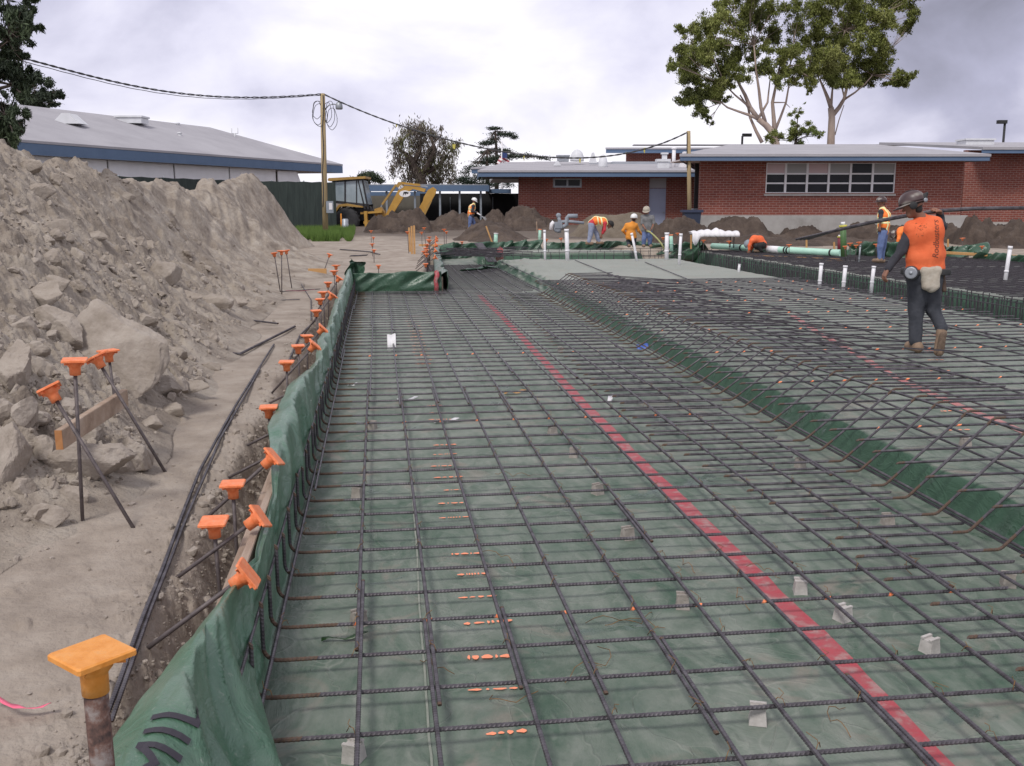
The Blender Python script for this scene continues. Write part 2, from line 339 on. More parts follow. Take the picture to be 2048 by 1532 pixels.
for u, L_ in {-420:[(1100,4.4),(760,5.4),(520,7),(300,8.5)], -160:[(1080,4.7),(720,5.9),(500,7.6),(300,9.8)],
              0:[(1050,5.0),(820,5.7),(700,6.3),(500,8.5),(400,10),(332,11)], 75:[(1020,5.2),(620,7.6),(450,10.2),(322,12.6)],
              150:[(1000,5.3),(800,6.4),(650,7.8),(500,10),(400,12.5),(338,14.5)], 230:[(930,6.0),(760,7.4),(600,9.7),(470,14),(362,17.5)],
              300:[(860,7.2),(700,8.8),(600,10.8),(500,14),(420,18),(371,20.5)], 345:[(800,8.1),(640,11),(520,15.5),(440,19.5),(379,23)],
              400:[(745,9.5),(650,11.5),(560,15),(500,19.5),(430,24.5),(361,28)], 480:[(650,13.2),(560,18),(500,24),(440,28.5),(359,31.5)],
              520:[(620,15),(540,22),(480,29.5),(430,31.5),(366,33)], 545:[(590,17),(520,25),(480,31),(430,33.2),(399,34)],
              572:[(560,19.5),(520,25),(480,33),(455,35.5)], 602:[(540,22.5),(510,28),(484,38)]}.items():
    for v, zc in L_: C_(u, v, zc)
    v, zc = L_[-1]; p = CP+ray(u, v)*zc; hd = (p-CP)[:2]/np.linalg.norm((p-CP)[:2]); k = max(p[2]-.3, 0)
    CTRL.append(np.array([*(p[:2]+hd*(1.5+1.2*k)), p[2]-.6*k])); CTRL.append(np.array([*(p[:2]+hd*(3+2.6*k)), .15]))
CREST = [(0,318),(30,316),(60,322),(100,332),(130,326),(152,330),(176,341),(200,338),(230,352),(262,350),(290,354),(305,358),(322,369),(342,376),(370,374),(395,364),(420,359),(450,362),(470,360),(500,357),(520,362),(531,374),(541,390),(551,403),(561,426),(571,447),(582,469),(602,482)]
for u, v in CREST:
    zc = float(np.interp(u, [0,75,150,230,300,345,400,480,520,545,572,602], [11,12.6,14.5,17.5,20.5,23,28,31.5,33,34,35.5,38])); C_(u, v, zc)
    p = CP+ray(u, v)*zc; k = max(p[2]-.3, 0); hd = (p-CP)[:2]/np.linalg.norm((p-CP)[:2]); CTRL.append(np.array([*(p[:2]+hd*(1.2+.8*k)), p[2]-.25*k])); CTRL.append(np.array([*(p[:2]+hd*(3+2.4*k)), .2]))
for y in (1, 2.2, 3.4, 4.6, 6, 7.5, 9, 11, 13, 16, 20, 25): CTRL.append(np.array([-1.15-.012*y, y, .17])); CTRL.append(np.array([-.2, y, .0]))
for q in ((-2.2,3.6,.2),(-3.5,3.2,.2),(-1.7,3,.18),(-2.8,1.5,.15),(-5,2.5,.2),(-1.7,4.6,.22)): CTRL.append(np.array(q))
for q in ((0,30),(0,40),(-2,42),(-6,46),(-12,46),(-20,44),(-9,22)): CTRL.append(np.array([*q, .2])) if q != (-9,22) else None
CTRL = np.array(CTRL)
def _fit():
    X = CTRL[:, :2]; n = len(X); D = np.sqrt(((X[:, None]-X[None])**2).sum(2)+.45)
    A = np.zeros((n+3, n+3)); A[:n, :n] = D-np.eye(n)*.05; A[:n, n] = 1; A[:n, n+1:] = X; A[n, :n] = 1; A[n+1:, :n] = X.T
    b = np.zeros(n+3); b[:n] = CTRL[:, 2]; return np.linalg.solve(A, b)
RW = _fit()
def mound(x, y):
    x = np.asarray(x, float); y = np.asarray(y, float); sh = x.shape; x = x.ravel(); y = y.ravel(); o = np.zeros(len(x)); n = len(CTRL)
    for i in range(n): o += RW[i]*np.sqrt((x-CTRL[i, 0])**2+(y-CTRL[i, 1])**2+.45)
    return (o+RW[n]+RW[n+1]*x+RW[n+2]*y).reshape(sh)
def mound_full(x, y):
    b = mound(x, y); g = H0(x, y); m = b-g; k = sst(.02, .35, m); far = np.hypot(x, y)
    rough = fbm(x*.7, y*.7, 6, 2, .55)*.26*sst(.3, 1.4, m)+fbm(x*5, y*5, 4, 12, .6)*.07*sst(.05, .3, m)
    # gullies down the smooth far face
    az = np.arctan2(x, y); gul = np.abs(fbm(az*75+1.2*vn(x*.5, y*.5, 8), far*.10, 3, 31))*.24*sst(18, 24, far)*sst(.3, 1, m)
    rub = 1-sst(17, 23, far)*.75
    cl = clods(x, y, .62, 41, .30)*.5+clods(x, y, .30, 42, .34)*.8+clods(x+3, y, .16, 43, .5)*.8+clods(x, y+9, .085, 44, .65)*1.2*sst(26, 8, far)+clods(x+5, y+2, .05, 45, .65)*1.2*sst(14, 5, far)
    return b+rough-gul+cl*rub*sst(.0, .30, m)*.9+fbm(x*9, y*9, 3, 5)*.02*k
def ground_full(x, y):
    g = H0(x, y); d = edgedist(x, y, PITPOLY); inside = inpoly(x, y, PITPOLY); far = np.hypot(x, y)
    wob = .06*vn(x*2.5, y*2.5, 71)+.03*vn(x*8, y*8, 72); left = (x < -.5) & (y < 20.5)
    drop = np.where(left, sst(.42, .12, d+wob), sst(.30, .1, d+wob))
    near = sst(15, 6, far)
    crumb = (clods(x, y, .09, 51, .5)+clods(x, y, .05, 52, .6)*.8)*(sst(.75, .2, d)*left+.12)*near
    sc = clods(x+5, y, .13, 57, .16)*.6*near*sst(.15, .4, vn(x*.9, y*.9, 58)+.35)
    z = g+crumb+sc*sst(-1.2, -1.5, x)+.05*fbm(x*.6, y*.6, 3, 54)*sst(45, 25, far)+.035*fbm(x*1.3, y*1.3, 4, 55)*near+.012*fbm(x*7, y*7, 3, 56)*near
    z = z-drop*(.33+.05*vn(x*4, y*4, 73))
    return np.where(inside, -.75, z)
def polar(azs, rs):
    A, R = np.meshgrid(azs, rs); return R*np.sin(A), R*np.cos(A)
def grid_faces(nr, na, mask=None, base=0):
    i = np.arange(nr-1)[:, None]*na+np.arange(na-1)[None]; F = np.stack([i, i+1, i+na+1, i+na], -1).reshape(-1, 4)[:, ::-1]
    if mask is not None:
        mk = (mask[:-1, :-1] | mask[1:, :-1] | mask[:-1, 1:] | mask[1:, 1:]).ravel(); F = F[mk]
    return F+base
def compact(V, F):
    u = np.unique(F); r = np.full(len(V), -1); r[u] = np.arange(len(u)); return V[u], r[F]
def make_ground():
    D = math.radians
    az = np.concatenate([np.linspace(D(-178), D(-50), 60, endpoint=False), np.linspace(D(-50), D(-22), 160, endpoint=False), np.linspace(D(-22), D(8), 420, endpoint=False), np.linspace(D(8), D(45), 150, endpoint=False), np.linspace(D(45), D(180), 60)])
    rs = np.concatenate([[.05], np.geomspace(.6, 12, 480, endpoint=False), np.geomspace(12, 60, 300, endpoint=False), np.geomspace(60, 3500, 40)])
    X, Y = polar(az, rs); Zz = ground_full(X, Y)
    V = np.stack([X, Y, Zz], -1).reshape(-1, 3); F = grid_faces(len(rs), len(az))
    o = link('ground', np_mesh('ground', V, F, M['dirt'])); tag(o, kind='structure')
    return o
make_ground()
def make_mound():
    D = math.radians; az = np.linspace(D(-46), D(1), 800); rs = np.geomspace(3.2, 52, 1300)
    X, Y = polar(az, rs); b = mound(X, Y); m = b-H0(X, Y); mask = m > -.03
    mask &= X < -1.0
    Zz = mound_full(X, Y)-(.03)*(m < 0); V = np.stack([X, Y, Zz], -1).reshape(-1, 3)
    V, F = compact(V, grid_faces(len(rs), len(az), mask))
    o = link('dirt_mound', np_mesh('dirt_mound', V, F, M['mound']))
    tag(o, 'long high mound of pale dug-out clay on the left, rubble in front', 'dirt mound')
make_mound()
def surf(u, v):
    """where the ray of a pixel meets the mound or ground"""
    d = ray(u, v); t = np.geomspace(1.2, 60, 4000); P = CP+d*t[:, None]
    z = np.maximum(mound(P[:, 0], P[:, 1]), H0(P[:, 0], P[:, 1])); k = np.argmax(P[:, 2] < z)
    return P[k], t[k]
_ico = {}
def ico(n):
    if n not in _ico:
        bm = bmesh.new(); bmesh.ops.create_icosphere(bm, subdivisions=n, radius=1); bm.verts.ensure_lookup_table()
        _ico[n] = (np.array([v.co[:] for v in bm.verts]), np.array([[v.index for v in f.verts] for f in bm.faces])); bm.free()
    return _ico[n]
def rock_geo(seed, n=3, planes=13, rough=.05):
    r = np.random.default_rng(seed); V, F = ico(n); nn = r.normal(size=(planes, 3)); nn /= np.linalg.norm(nn, axis=1)[:, None]; dd = r.uniform(.5, 1, planes)
    dt = V@nn.T; rad = np.min(np.where(dt > .05, dd/np.maximum(dt, .05), 9), axis=1); rad = np.minimum(rad, 1.25)
    P = V*rad[:, None]; q = fbm(P[:, 0]*2.4+seed, P[:, 1]*2.4+P[:, 2]*2.1, 4, seed % 97)*rough*2.2+fbm(P[:, 0]*9+seed, P[:, 1]*9+P[:, 2]*8, 2, seed % 91)*rough
    return P*(1+q)[:, None], F
ROCKS = [  # u, v, width px, height px, tilt, what it looks like
 (222,690,185,200,.95,'largest pale slab, tall and leaning, beside the capped stakes'),(118,640,130,95,.8,'broad slab just left of the largest leaning slab'),
 (25,735,100,110,.8,'slab cut by the left edge of the photo, above a rubble hollow'),(28,835,110,100,.9,'rounded lump at the left edge behind the tilted stake'),
 (20,905,90,160,.7,'tall lump low at the left edge of the photo'),(175,925,150,95,.7,'flat lump under the end of the short plank'),(262,905,100,90,.6,'lump right of the plank with a cracked face'),
 (100,1035,75,50,.6,'small pointed lump alone on the path edge'),(330,770,90,60,.5,'thin slab edge-up right of the largest slab'),(370,775,80,35,.9,'dark-edged sliver above the path bar'),
 (345,705,70,40,.6,'lump above the bent bar end'),(80,590,90,60,.6,'lump high behind the two slabs'),(110,572,70,45,.5,'grey lump topping the rubble behind the slabs'),
 (60,335,60,30,.4,'crest lump under the tree'),(130,350,45,25,.4,'crest lump right of the tree'),(82,385,50,34,.4,'pale round stone on the upper slope'),
 (105,455,85,34,.9,'flat dark-edged slab midway up the slope'),(330,550,75,60,.5,'rounded clod below the smooth gullied face'),(290,489,70,26,.9,'thin ledge at the foot of the far lobe'),
 (250,392,60,22,.9,'thin ledge near the first crest'),(70,485,60,26,.6,'small slab over the left rubble'),(420,600,80,34,.6,'clod at the toe of the mound'),(375,592,70,26,.9,'sliver at the toe of the mound'),
 (470,600,60,30,.5,'right-hand clod of the toe'),(505,612,50,22,.5,'last clod before the smooth path'),(40,975,60,40,.5,'clod on the lower left rubble'),(150,985,70,45,.6,'clod below the vertical stakes'),
 (300,845,60,36,.5,'clod between plank and path'),(345,820,60,30,.5,'pale chip beside the path'),(205,815,70,50,.5,'clod behind the plank'),(420,730,40,26,.5,'clod touching the path bar end'),
 (290,640,60,40,.5,'clod right above the largest slab'),(190,470,50,26,.5,'clod mid-slope left'),(140,530,60,30,.5,'clod under the flat dark-edged slab'),(355,655,60,28,.5,'clod in the lower rubble field')]
for i, (u, v, wp, hp, tl, what) in enumerate(ROCKS):
    p, t = surf(u, v+hp*.25); sx = wp*t/FPX/2; sz = hp*t/FPX/2
    V, F = rock_geo(100+i, 5 if wp > 80 else 4, 14, .05); V = V*np.array([sx, min(sx, sz)*(.75 if tl < .85 else .45), sz])
    me = np_mesh('boulder', V, F, M['rock'], smooth=False); o = link('boulder', me, None, tuple(p+np.array([0, 0, sz*.35])), ((-.5 if tl > .85 else -.15)+random.uniform(-.1, .1), random.uniform(-.25, .25), -YAW+random.uniform(-.3, .3)))
    tag(o, 'dry clay '+what, 'clay lump', 'clay lumps on the spoil mound')
def rubble():
    Vs = []; Fs = []; b = 0; G = [rock_geo(700+k, 1, 8, .08) for k in range(12)]; GB = [rock_geo(740+k, 3, 12, .09) for k in range(8)]; n = 0
    r = np.random.default_rng(3)
    def put(x, y, z, s):
        nonlocal b
        V, F = G[r.integers(12)] if s < .035 else GB[r.integers(8)]; a = r.uniform(0, 6.28); sc = s*r.uniform(.5, 1, 3); V = V*sc; c, s_ = math.cos(a), math.sin(a)
        V = np.stack([V[:, 0]*c-V[:, 1]*s_, V[:, 0]*s_+V[:, 1]*c, V[:, 2]], 1)+[x, y, z]; Vs.append(V); Fs.append(F+b); b += len(V)
    N_ = 60000; az = r.uniform(math.radians(-44), math.radians(-3), N_); rr = np.exp(r.uniform(math.log(3.3), math.log(26), N_)); X = rr*np.sin(az); Y = rr*np.cos(az)
    m = mound(X, Y)-H0(X, Y); den = sst(.0, .15, m)*sst(27, 14, rr)*(.45+.9*sst(-.1, .2, vn(X*.8, Y*.8, 91)))+(.10*sst(-.15, .2, vn(X*1.3, Y*1.3, 93)))*(X > -2.6)
    ok = (r.uniform(size=N_) < den*.5) & (X < -.85); X, Y = X[ok], Y[ok]; mm = mound(X, Y)-H0(X, Y)
    Zz = np.where(mm > 0, mound_full(X, Y), ground_full(X, Y))
    for x, y, z, q in zip(X, Y, Zz, mm):
        s = min(.006+.010*r.pareto(2.2), .085)*(1.25 if q > .05 else .6); put(x, y, z+s*.2, s)
    V = np.concatenate(Vs); F = np.concatenate(Fs); o = link('rubble', np_mesh('rubble', V, F, M['rock'], smooth=False)); tag(o, 'loose small clods and stones scattered over the mound and path', 'rubble', kind='stuff')
rubble()
# crumbs along the trench edge
def crumbs():
    Vs = []; Fs = []; b = 0; G = [rock_geo(800+k, 1, 8, .08) for k in range(8)]; r = np.random.default_rng(5)
    for k in range(4200):
        y = math.exp(r.uniform(math.log(1.6), math.log(19))); x = -.72-abs(r.normal(0, .16)); s = min(.004+.006*r.pareto(2.4), .035); V, F = G[r.integers(8)]
        z = float(ground_full(np.array([x]), np.array([y]))[0]); Vs.append(V*s*r.uniform(.6, 1, 3)+[x, y, z+s*.3]); Fs.append(F+b); b += len(V)
    o = link('trench_crumbs', np_mesh('trench_crumbs', np.concatenate(Vs), np.concatenate(Fs), M['rock'], smooth=False)); tag(o, 'crumbled soil along the edge of the form trench', 'soil crumbs', kind='stuff')
crumbs()
# ------------------------------------------------------------------ green vapour barrier over the excavation
def film_mat(name, dusty=True, dust=.42, g=1.0):
    m = bpy.data.materials.new(name); m.use_nodes = True; nt = m.node_tree; N = nt.nodes; L = nt.links; b = N['Principled BSDF']
    tc = N.new('ShaderNodeTexCoord')
    def noise(scale, det=6, dist=0, st=None, rough=.6):
        n = N.new('ShaderNodeTexNoise'); n.inputs['Scale'].default_value = scale; n.inputs['Detail'].default_value = det; n.inputs['Distortion'].default_value = dist; n.inputs['Roughness'].default_value = rough
        if st:
            mp = N.new('ShaderNodeMapping'); mp.inputs['Scale'].default_value = st; mp.inputs['Rotation'].default_value = (0, 0, .35); L.new(tc.outputs['Object'], mp.inputs[0]); L.new(mp.outputs[0], n.inputs[0])
        else: L.new(tc.outputs['Object'], n.inputs[0])
        return n.outputs[0]
    def mr(x, a, b_, c=0, d=1):
        n = N.new('ShaderNodeMapRange'); L.new(x, n.inputs[0]); n.inputs[1].default_value = a; n.inputs[2].default_value = b_; n.inputs[3].default_value = c; n.inputs[4].default_value = d; return n.outputs[0]
    def mt(op, a, c):
        n = N.new('ShaderNodeMath'); n.operation = op
        for i, q in enumerate((a, c)):
            if isinstance(q, (int, float)): n.inputs[i].default_value = q
            else: L.new(q, n.inputs[i])
        return n.outputs[0]
    def mix(f, A, B):
        n = N.new('ShaderNodeMix'); n.data_type = 'RGBA'
        if isinstance(f, (int, float)): n.inputs[0].default_value = f
        else: L.new(f, n.inputs[0])
        for k, q in (('A', A), ('B', B)):
            if isinstance(q, tuple): n.inputs[k].default_value = (*q, 1)
            else: L.new(q, n.inputs[k])
        return n.outputs['Result']
    green = mix(noise(2.2), (.016*g, .054*g, .030*g), (.036*g, .096*g, .056*g))
    if dusty:
        geo = N.new('ShaderNodeNewGeometry'); sp = N.new('ShaderNodeSeparateXYZ'); L.new(geo.outputs['Normal'], sp.inputs[0]); up = mr(sp.outputs[2], .75, .97)
        pos = N.new('ShaderNodeSeparateXYZ'); L.new(tc.outputs['Object'], pos.inputs[0])
        a = mr(noise(1.0, 8, 1.2), .28, .72); c = mr(noise(3.4, 9, 2.2, (1, .45, 1)), .35, .66); e = mr(noise(22, 7, .6), .3, .75)
        d = mt('ADD', mt('MULTIPLY', a, .36), mt('MULTIPLY', c, .36)); d = mt('ADD', d, mt('MULTIPLY', e, .12))
        farp = mr(pos.outputs[1], 15, 23, 0, .42); onpad = mr(pos.outputs[0], 3.5, 3.8, 0, 1); d = mt('ADD', d, mt('MULTIPLY', farp, onpad)); d = mt('ADD', d, mt('MULTIPLY', onpad, .06))
        nw = mr(pos.outputs[1], 5, 16, 0, .24); d = mt('ADD', d, nw)
        d = mt('MULTIPLY', d, up); fac = mr(d, .04, .90, 0.03, .95)
        dust = mix(noise(.8, 5), (.215, .236, .205), (.33, .34, .305))
        col = mix(fac, green, dust)
        brown = mt('MULTIPLY', mr(noise(1.7, 7, 1.5), .56, .74), mt('MULTIPLY', up, .75)); col = mix(brown, col, (.27, .215, .185))
        wet = mt('MULTIPLY', mr(noise(1.15, 6, 1.8, (.9, 1.3, 1)), .595, .655), mt('SUBTRACT', 1, onpad)); col = mix(mt('MULTIPLY', wet, .8), col, (.035, .075, .045))
        L.new(mr(wet, 0, 1, .68, .16), b.inputs['Roughness'])
        cn = noise(1.5, 3, 1.6); cre = mr(mt('ABSOLUTE', mt('SUBTRACT', cn, .5), 0), 0, .016, 1, 0); col = mix(mt('MULTIPLY', mt('MULTIPLY', cre, .16), up), col, (.36, .37, .33))
        # scratches
        w = N.new('ShaderNodeTexVoronoi'); w.feature = 'DISTANCE_TO_EDGE'; w.inputs['Scale'].default_value = 1.6
        mp = N.new('ShaderNodeMapping'); mp.inputs['Scale'].default_value = (.8, 1.7, 1)
        nn = N.new('ShaderNodeTexNoise'); nn.inputs['Scale'].default_value = 2; L.new(tc.outputs['Object'], nn.inputs[0])
        vm = N.new('ShaderNodeVectorMath'); vm.operation = 'MULTIPLY_ADD'; L.new(nn.outputs['Color'], vm.inputs[0]); vm.inputs[1].default_value = (1.1, 1.1, 1.1); L.new(tc.outputs['Object'], vm.inputs[2])
        L.new(vm.outputs[0], mp.inputs[0]); L.new(mp.outputs[0], w.inputs[0]); sc = mt('MULTIPLY', mr(w.outputs[0], 0, .02, 1, 0), mr(noise(1.2), .5, .6))
        col = mix(mt('MULTIPLY', mt('MULTIPLY', sc, .26), up), col, (.38, .38, .34))
    else:
        d = mr(noise(3, 8, 1.2), .35, .75, 0, dust); col = mix(d, green, (.26, .30, .25)); sc = d
        e = mr(noise(40, 5), .60, .72, 0, .35); col = mix(e, col, (.36, .38, .33))
        b.inputs['Roughness'].default_value = .30; b.inputs['Specular IOR Level'].default_value = .6
    L.new(col, b.inputs['Base Color'])
    bp = N.new('ShaderNodeBump'); bp.inputs['Distance'].default_value = .03 if dusty else .02; hgt = noise(2.6 if dusty else 7, 8, 1.8, (1, .6, 1)); hgt = mt('ADD', hgt, mt('MULTIPLY', cre, .12)) if dusty else hgt; L.new(hgt, bp.inputs['Height']); bp.inputs['Strength'].default_value = .8; L.new(bp.outputs[0], b.inputs['Normal'])
    return m
M['film'] = film_mat('dusty_green_film'); M['sheet'] = film_mat('green_film', False, .34, 1.75); M['sheet2'] = film_mat('clean_green_film', False, .14, 1.1)
def PADX(y): return 8.85+.12*vn(y*.3, y*0, 4)
def film_z(x, y):
    sx = 3.40+.05*vn(y*1.6, 0*y, 21)+.02*vn(y*5, 0*y, 22)-.25*sst(17, 29, y)
    wx = .13+.28*sst(12, 20, y)
    z = .21*sst(sx, sx+wx, x)
    far = 29.0+.10*(x-2.5)*0
    tr = sst(PADX(y), PADX(y)+.25, x)*(1-sst(10.8, 11.0, x))
    tr2 = sst(far, far+.25, y)*(1-sst(32.6, 32.9, y))*sst(3.0, 3.4, x)*(1-sst(10.8, 11, x))
    t = np.maximum(tr, tr2); z = z*(1-t)-.36*t
    wr = .010*vn(x*2.2, y*1.5, 24)+.008*np.abs(vn(x*1.1+y*.8, y*2.6-x*.5, 25))+.004*fbm(x*6, y*4, 2, 26)
    crk = np.clip(1-np.abs(vn(x*1.9+y*.6, y*1.3-x*.8, 27))/.10, 0, 1)+np.clip(1-np.abs(vn(x*3.1-y*.9, y*2.3+x*.7, 28))/.12, 0, 1)*.6
    wr = wr+crk*.045*sst(17, 21, y)*sst(2.9, 3.3, x)*sst(5.4, 4.2, x)+crk*.006
    return z+wr*1.2
def make_film():
    xs = np.concatenate([np.linspace(-.535, 3.3, 100, endpoint=False), np.linspace(3.3, 3.75, 20, endpoint=False), np.linspace(3.75, 11.3, 90, endpoint=False), np.linspace(11.3, 40, 60)])
    ys = np.concatenate([np.geomspace(.5, 20.4, 430, endpoint=False), np.linspace(20.4, 37, 110)])
    X, Y = np.meshgrid(xs, ys); Zf = film_z(X, Y); mask = inpoly(X, Y, PITPOLY)
    V = np.stack([X, Y, Zf], -1).reshape(-1, 3); n = len(xs)
    mk = mask[:-1, :-1] & mask[1:, :-1] & mask[:-1, 1:] & mask[1:, 1:]
    F = grid_faces(len(ys), n)[:, ::-1].copy()[:, ::-1][mk.ravel()]; F = F[:, ::-1]
    V, F = compact(V, F)
    o = link('vapor_barrier', np_mesh('vapor_barrier', V, F, M['film']))
    # keep the upper side up
    me = o.data
    if sum(p.normal.z for p in list(me.polygons)[:50]) < 0: me.flip_normals()
    tag(o, 'dusty green plastic film laid over the bottom of the pit and the raised slab pad', 'plastic film')
    return o
film = make_film()
def strip(name, pts, wd, mat, lift=.004, seg=.06, jag=.004, parent=None, fade=None):
    """band of tape / paint lying on the film along pts (x, y)"""
    P = []; 
    for (x0, y0), (x1, y1) in zip(pts[:-1], pts[1:]):
        n = max(2, int(math.hypot(x1-x0, y1-y0)/seg)); P += [(x0+(x1-x0)*i/n, y0+(y1-y0)*i/n) for i in range(n)]
    P.append(pts[-1]); P = np.array(P, float); T = np.gradient(P, axis=0); T /= np.linalg.norm(T, axis=1)[:, None]; Nn = np.stack([T[:, 1], -T[:, 0]], 1)
    k = np.linspace(-.5, .5, 5); V = []
    for j in k:
        off = wd*j*(1+.08*fbm(P[:, 1]*2+j, P[:, 1]*0, 2, 5))+jag*vn(P[:, 1]*9, P[:, 0], 6)+.015*vn(P[:, 1]*.9, 0*P[:, 1], 7)
        q = P+Nn*off[:, None]; V.append(np.stack([q[:, 0], q[:, 1], film_z(q[:, 0], q[:, 1])+lift], 1))
    V = np.stack(V, 1); n = len(P); V = V.reshape(-1, 3); F = []
    for i in range(n-1):
        for j in range(4):
            a = i*5+j; F.append((a, a+1, a+6, a+5))
    me = np_mesh(name, V, np.array(F), mat); 
    if me.polygons[0].normal.z < 0: me.flip_normals()
    return link(name, me, parent)
strip('tape_seam', [(1.835, 1.2), (1.84, 2.8), (1.87, 4.2), (1.86, 7), (1.89, 9.4), (1.94, 11.8), (2.01, 15.8), (2.03, 20)], .10, M['redtape'], parent=film)
M['faintpink'] = nmat('faded_red_tape', [(.50,.16,.16), (.36,.25,.23)], 20, .7, contrast=(.4,.65), detail=8)
strip('tape_seam', [(4.55, 4.6), (4.66, 6.5), (4.82, 8.3), (5.3, 10.6), (5.6, 12), (6.1, 14)], .09, M['faintpink'], parent=film)
strip('tape_seam', [(5.9, 8.0), (6.6, 8.9), (7.5, 10.3)], .05, M['faintpink'], parent=film)
# crease line of the film
M['dustline'] = nmat('dusty_crease', [(.20,.23,.19), (.28,.29,.25)], 12, .8)
strip('crease', [(.12, 1.3), (.14, 3), (.17, 5), (.20, 8)], .009, M['dustline'], lift=.005, parent=film)
# ------------------------------------------------------------------ reinforcing bars
def fillet(pts, R, n=6):
    out = [np.array(pts[0], float)]
    for i in range(1, len(pts)-1):
        a, b, c = [np.array(q, float) for q in pts[i-1:i+2]]; u = (a-b)/np.linalg.norm(a-b); v = (c-b)/np.linalg.norm(c-b)
        ang = math.acos(np.clip(u@v, -1, 1)); t = R/math.tan(ang/2); p0 = b+u*t; p1 = b+v*t
        for k in range(n+1):
            s = k/n; out.append((1-s)**2*p0+2*s*(1-s)*b+s*s*p1)
    out.append(np.array(pts[-1], float)); return out
def bar_mesh(pts, r=.0086, R=.07, pitch=.0115, rust=(), rib=.10, n=8, sag=0, paint=()):
    """ribbed bar swept along pts; rust = list of (from, to) lengths with brown rust"""
    P = np.array(fillet(pts, R) if len(pts) > 2 else pts, float)
    s = np.concatenate([[0], np.cumsum(np.linalg.norm(np.diff(P, axis=0), axis=1))]); Lt = s[-1]; k = max(2, int(Lt/(pitch/2 if pitch > .015 else .0055)))
    if k > 2600: k = 2600
    t = np.linspace(0, Lt, k+1); crisp = pitch < .015; Q = np.stack([np.interp(t, s, P[:, i]) for i in range(3)], 1)
    if sag: Q[:, 2] += sag*np.sin(t/Lt*math.pi*3)
    T = np.gradient(Q, axis=0); T /= np.linalg.norm(T, axis=1)[:, None]
    up = np.array([0, 1., 0]) if abs(T[0][1]) < .7 and abs(T[-1][1]) < .7 else np.array([1., 0, 0])
    A = up-T*(T@up)[:, None]; A /= np.linalg.norm(A, axis=1)[:, None]; B = np.cross(T, A)
    ang = 2*math.pi*np.arange(n)/n; alt = (np.arange(k+1) % 2) if not crisp else np.array([0, 0, 1.5])[np.arange(k+1) % 3]
    rad = r*(.95+rib*(alt[:, None]*(np.abs(np.sin(ang+.4)) > .3)[None]))      # ribs interrupted by the two long ridges
    sh = (np.sin(ang)*.6*pitch)[None, :, None]*T[:, None, :]
    V = Q[:, None, :]+(A[:, None]*np.cos(ang)[None, :, None]+B[:, None]*np.sin(ang)[None, :, None])*rad[:, :, None]+sh
    V = V.reshape(-1, 3); i = np.arange(k)[:, None]*n; j = np.arange(n)[None]; F = np.stack([i+j, i+(j+1) % n, i+n+(j+1) % n, i+n+j], -1).reshape(-1, 4)
    fs = np.repeat(t[:-1], n); mi = np.zeros(len(F), int)
    for a, b in rust: mi[(fs >= a) & (fs <= b)] = 1
    for a in paint: mi[np.abs(fs-a) < .011] = 2
    c0 = len(V); V = np.concatenate([V, Q[:1], Q[-1:]])
    cap = np.array([[c0, (q+1) % n, q, q] for q in range(n)]+[[c0+1, k*n+q, k*n+(q+1) % n, k*n+(q+1) % n] for q in range(n)])
    me = bpy.data.meshes.new('rebar'); 
    me.vertices.add(len(V)); me.vertices.foreach_set('co', V.astype(np.float32).ravel()); nf = len(F); tri = cap[:, :3]
    loops = np.concatenate([F.ravel(), tri.ravel()]).astype(np.int32); me.loops.add(len(loops)); me.loops.foreach_set('vertex_index', loops)
    me.polygons.add(nf+len(tri)); st = np.concatenate([np.arange(nf)*4, nf*4+np.arange(len(tri))*3]).astype(np.int32); me.polygons.foreach_set('loop_start', st)
    me.polygons.foreach_set('use_smooth', np.full(nf+len(tri), not crisp)); me.materials.append(M['rebar']); me.materials.append(M['rust']); me.materials.append(M['paint'])
    me.polygons.foreach_set('material_index', np.concatenate([mi, np.ones(len(tri), int)]).astype(np.int32)); me.update(calc_edges=True); return me
TZ = .084                                                   # level of the cross bars in the pit
def tie_mesh(xs, z, seed):
    r = random.Random(seed); mb = MB()
    for x in xs:
        if r.random() < .30: continue
        a = .016; q = r.choice((-1, 1)); mb.tube([(x-a, -q*a, z-.006), (x-a*.3, -q*a*.4, z+.019), (x+a*.5, q*a*.5, z+.020), (x+a, q*a, z-.004)], .0016, 4)
        mb.tube([(x, 0, z+.018), (x+r.uniform(-.02, .02), r.uniform(-.02, .02), z+.032), (x+r.uniform(-.035, .035), r.uniform(-.035, .035), z+.03+r.uniform(-.01, .02))], .0013, 4)
    return mb.mesh('tie_wire', M['rustwire'])
LX = [-.43+.305*k for k in range(13)]
hook = [bar_mesh([(-.485, 0, h), (-.485, 0, 0), (2.9+dx, 0, 0)], rust=((.19, .42), (0, .015))) for h, dx in ((.235, .0), (.26, .25), (.215, .12), (.245, .35))]
ties = [tie_mesh(LX[:11], 0.012, k) for k in range(4)]
NB = 0; y = 1.62; k = 0
orow = {4.19: 1}
hookp = bar_mesh([(-.485, 0, .235), (-.485, 0, 0), (2.9, 0, 0)], rust=((.18, .48), (0, .015)), paint=[.235-.03+.485+x for x in LX[1:]])
bars_hook = []
while y < 20.3:
    o = link('rebar', hookp if k in (8, 21, 33) else hook[k % 4], None, (random.uniform(-.006, .006), y+random.uniform(-.008, .008), TZ), (random.uniform(-.012, .012)*.3, 0, random.uniform(-.004, .004)))
    tag(o, f'hooked cross bar of the pit mat, {ordw(k+1)} from the camera', 'rebar', 'hooked cross bars of the pit mat')
    if y < 9.5: link('tie_wire', ties[k % 4], o)['kind'] = 'stuff'
    bars_hook.append(o); y += .305; k += 1; NB += 1
str_me = bar_mesh([(1.15, 0, 0), (3.35, 0, 0)], pitch=.02)
k2 = 0
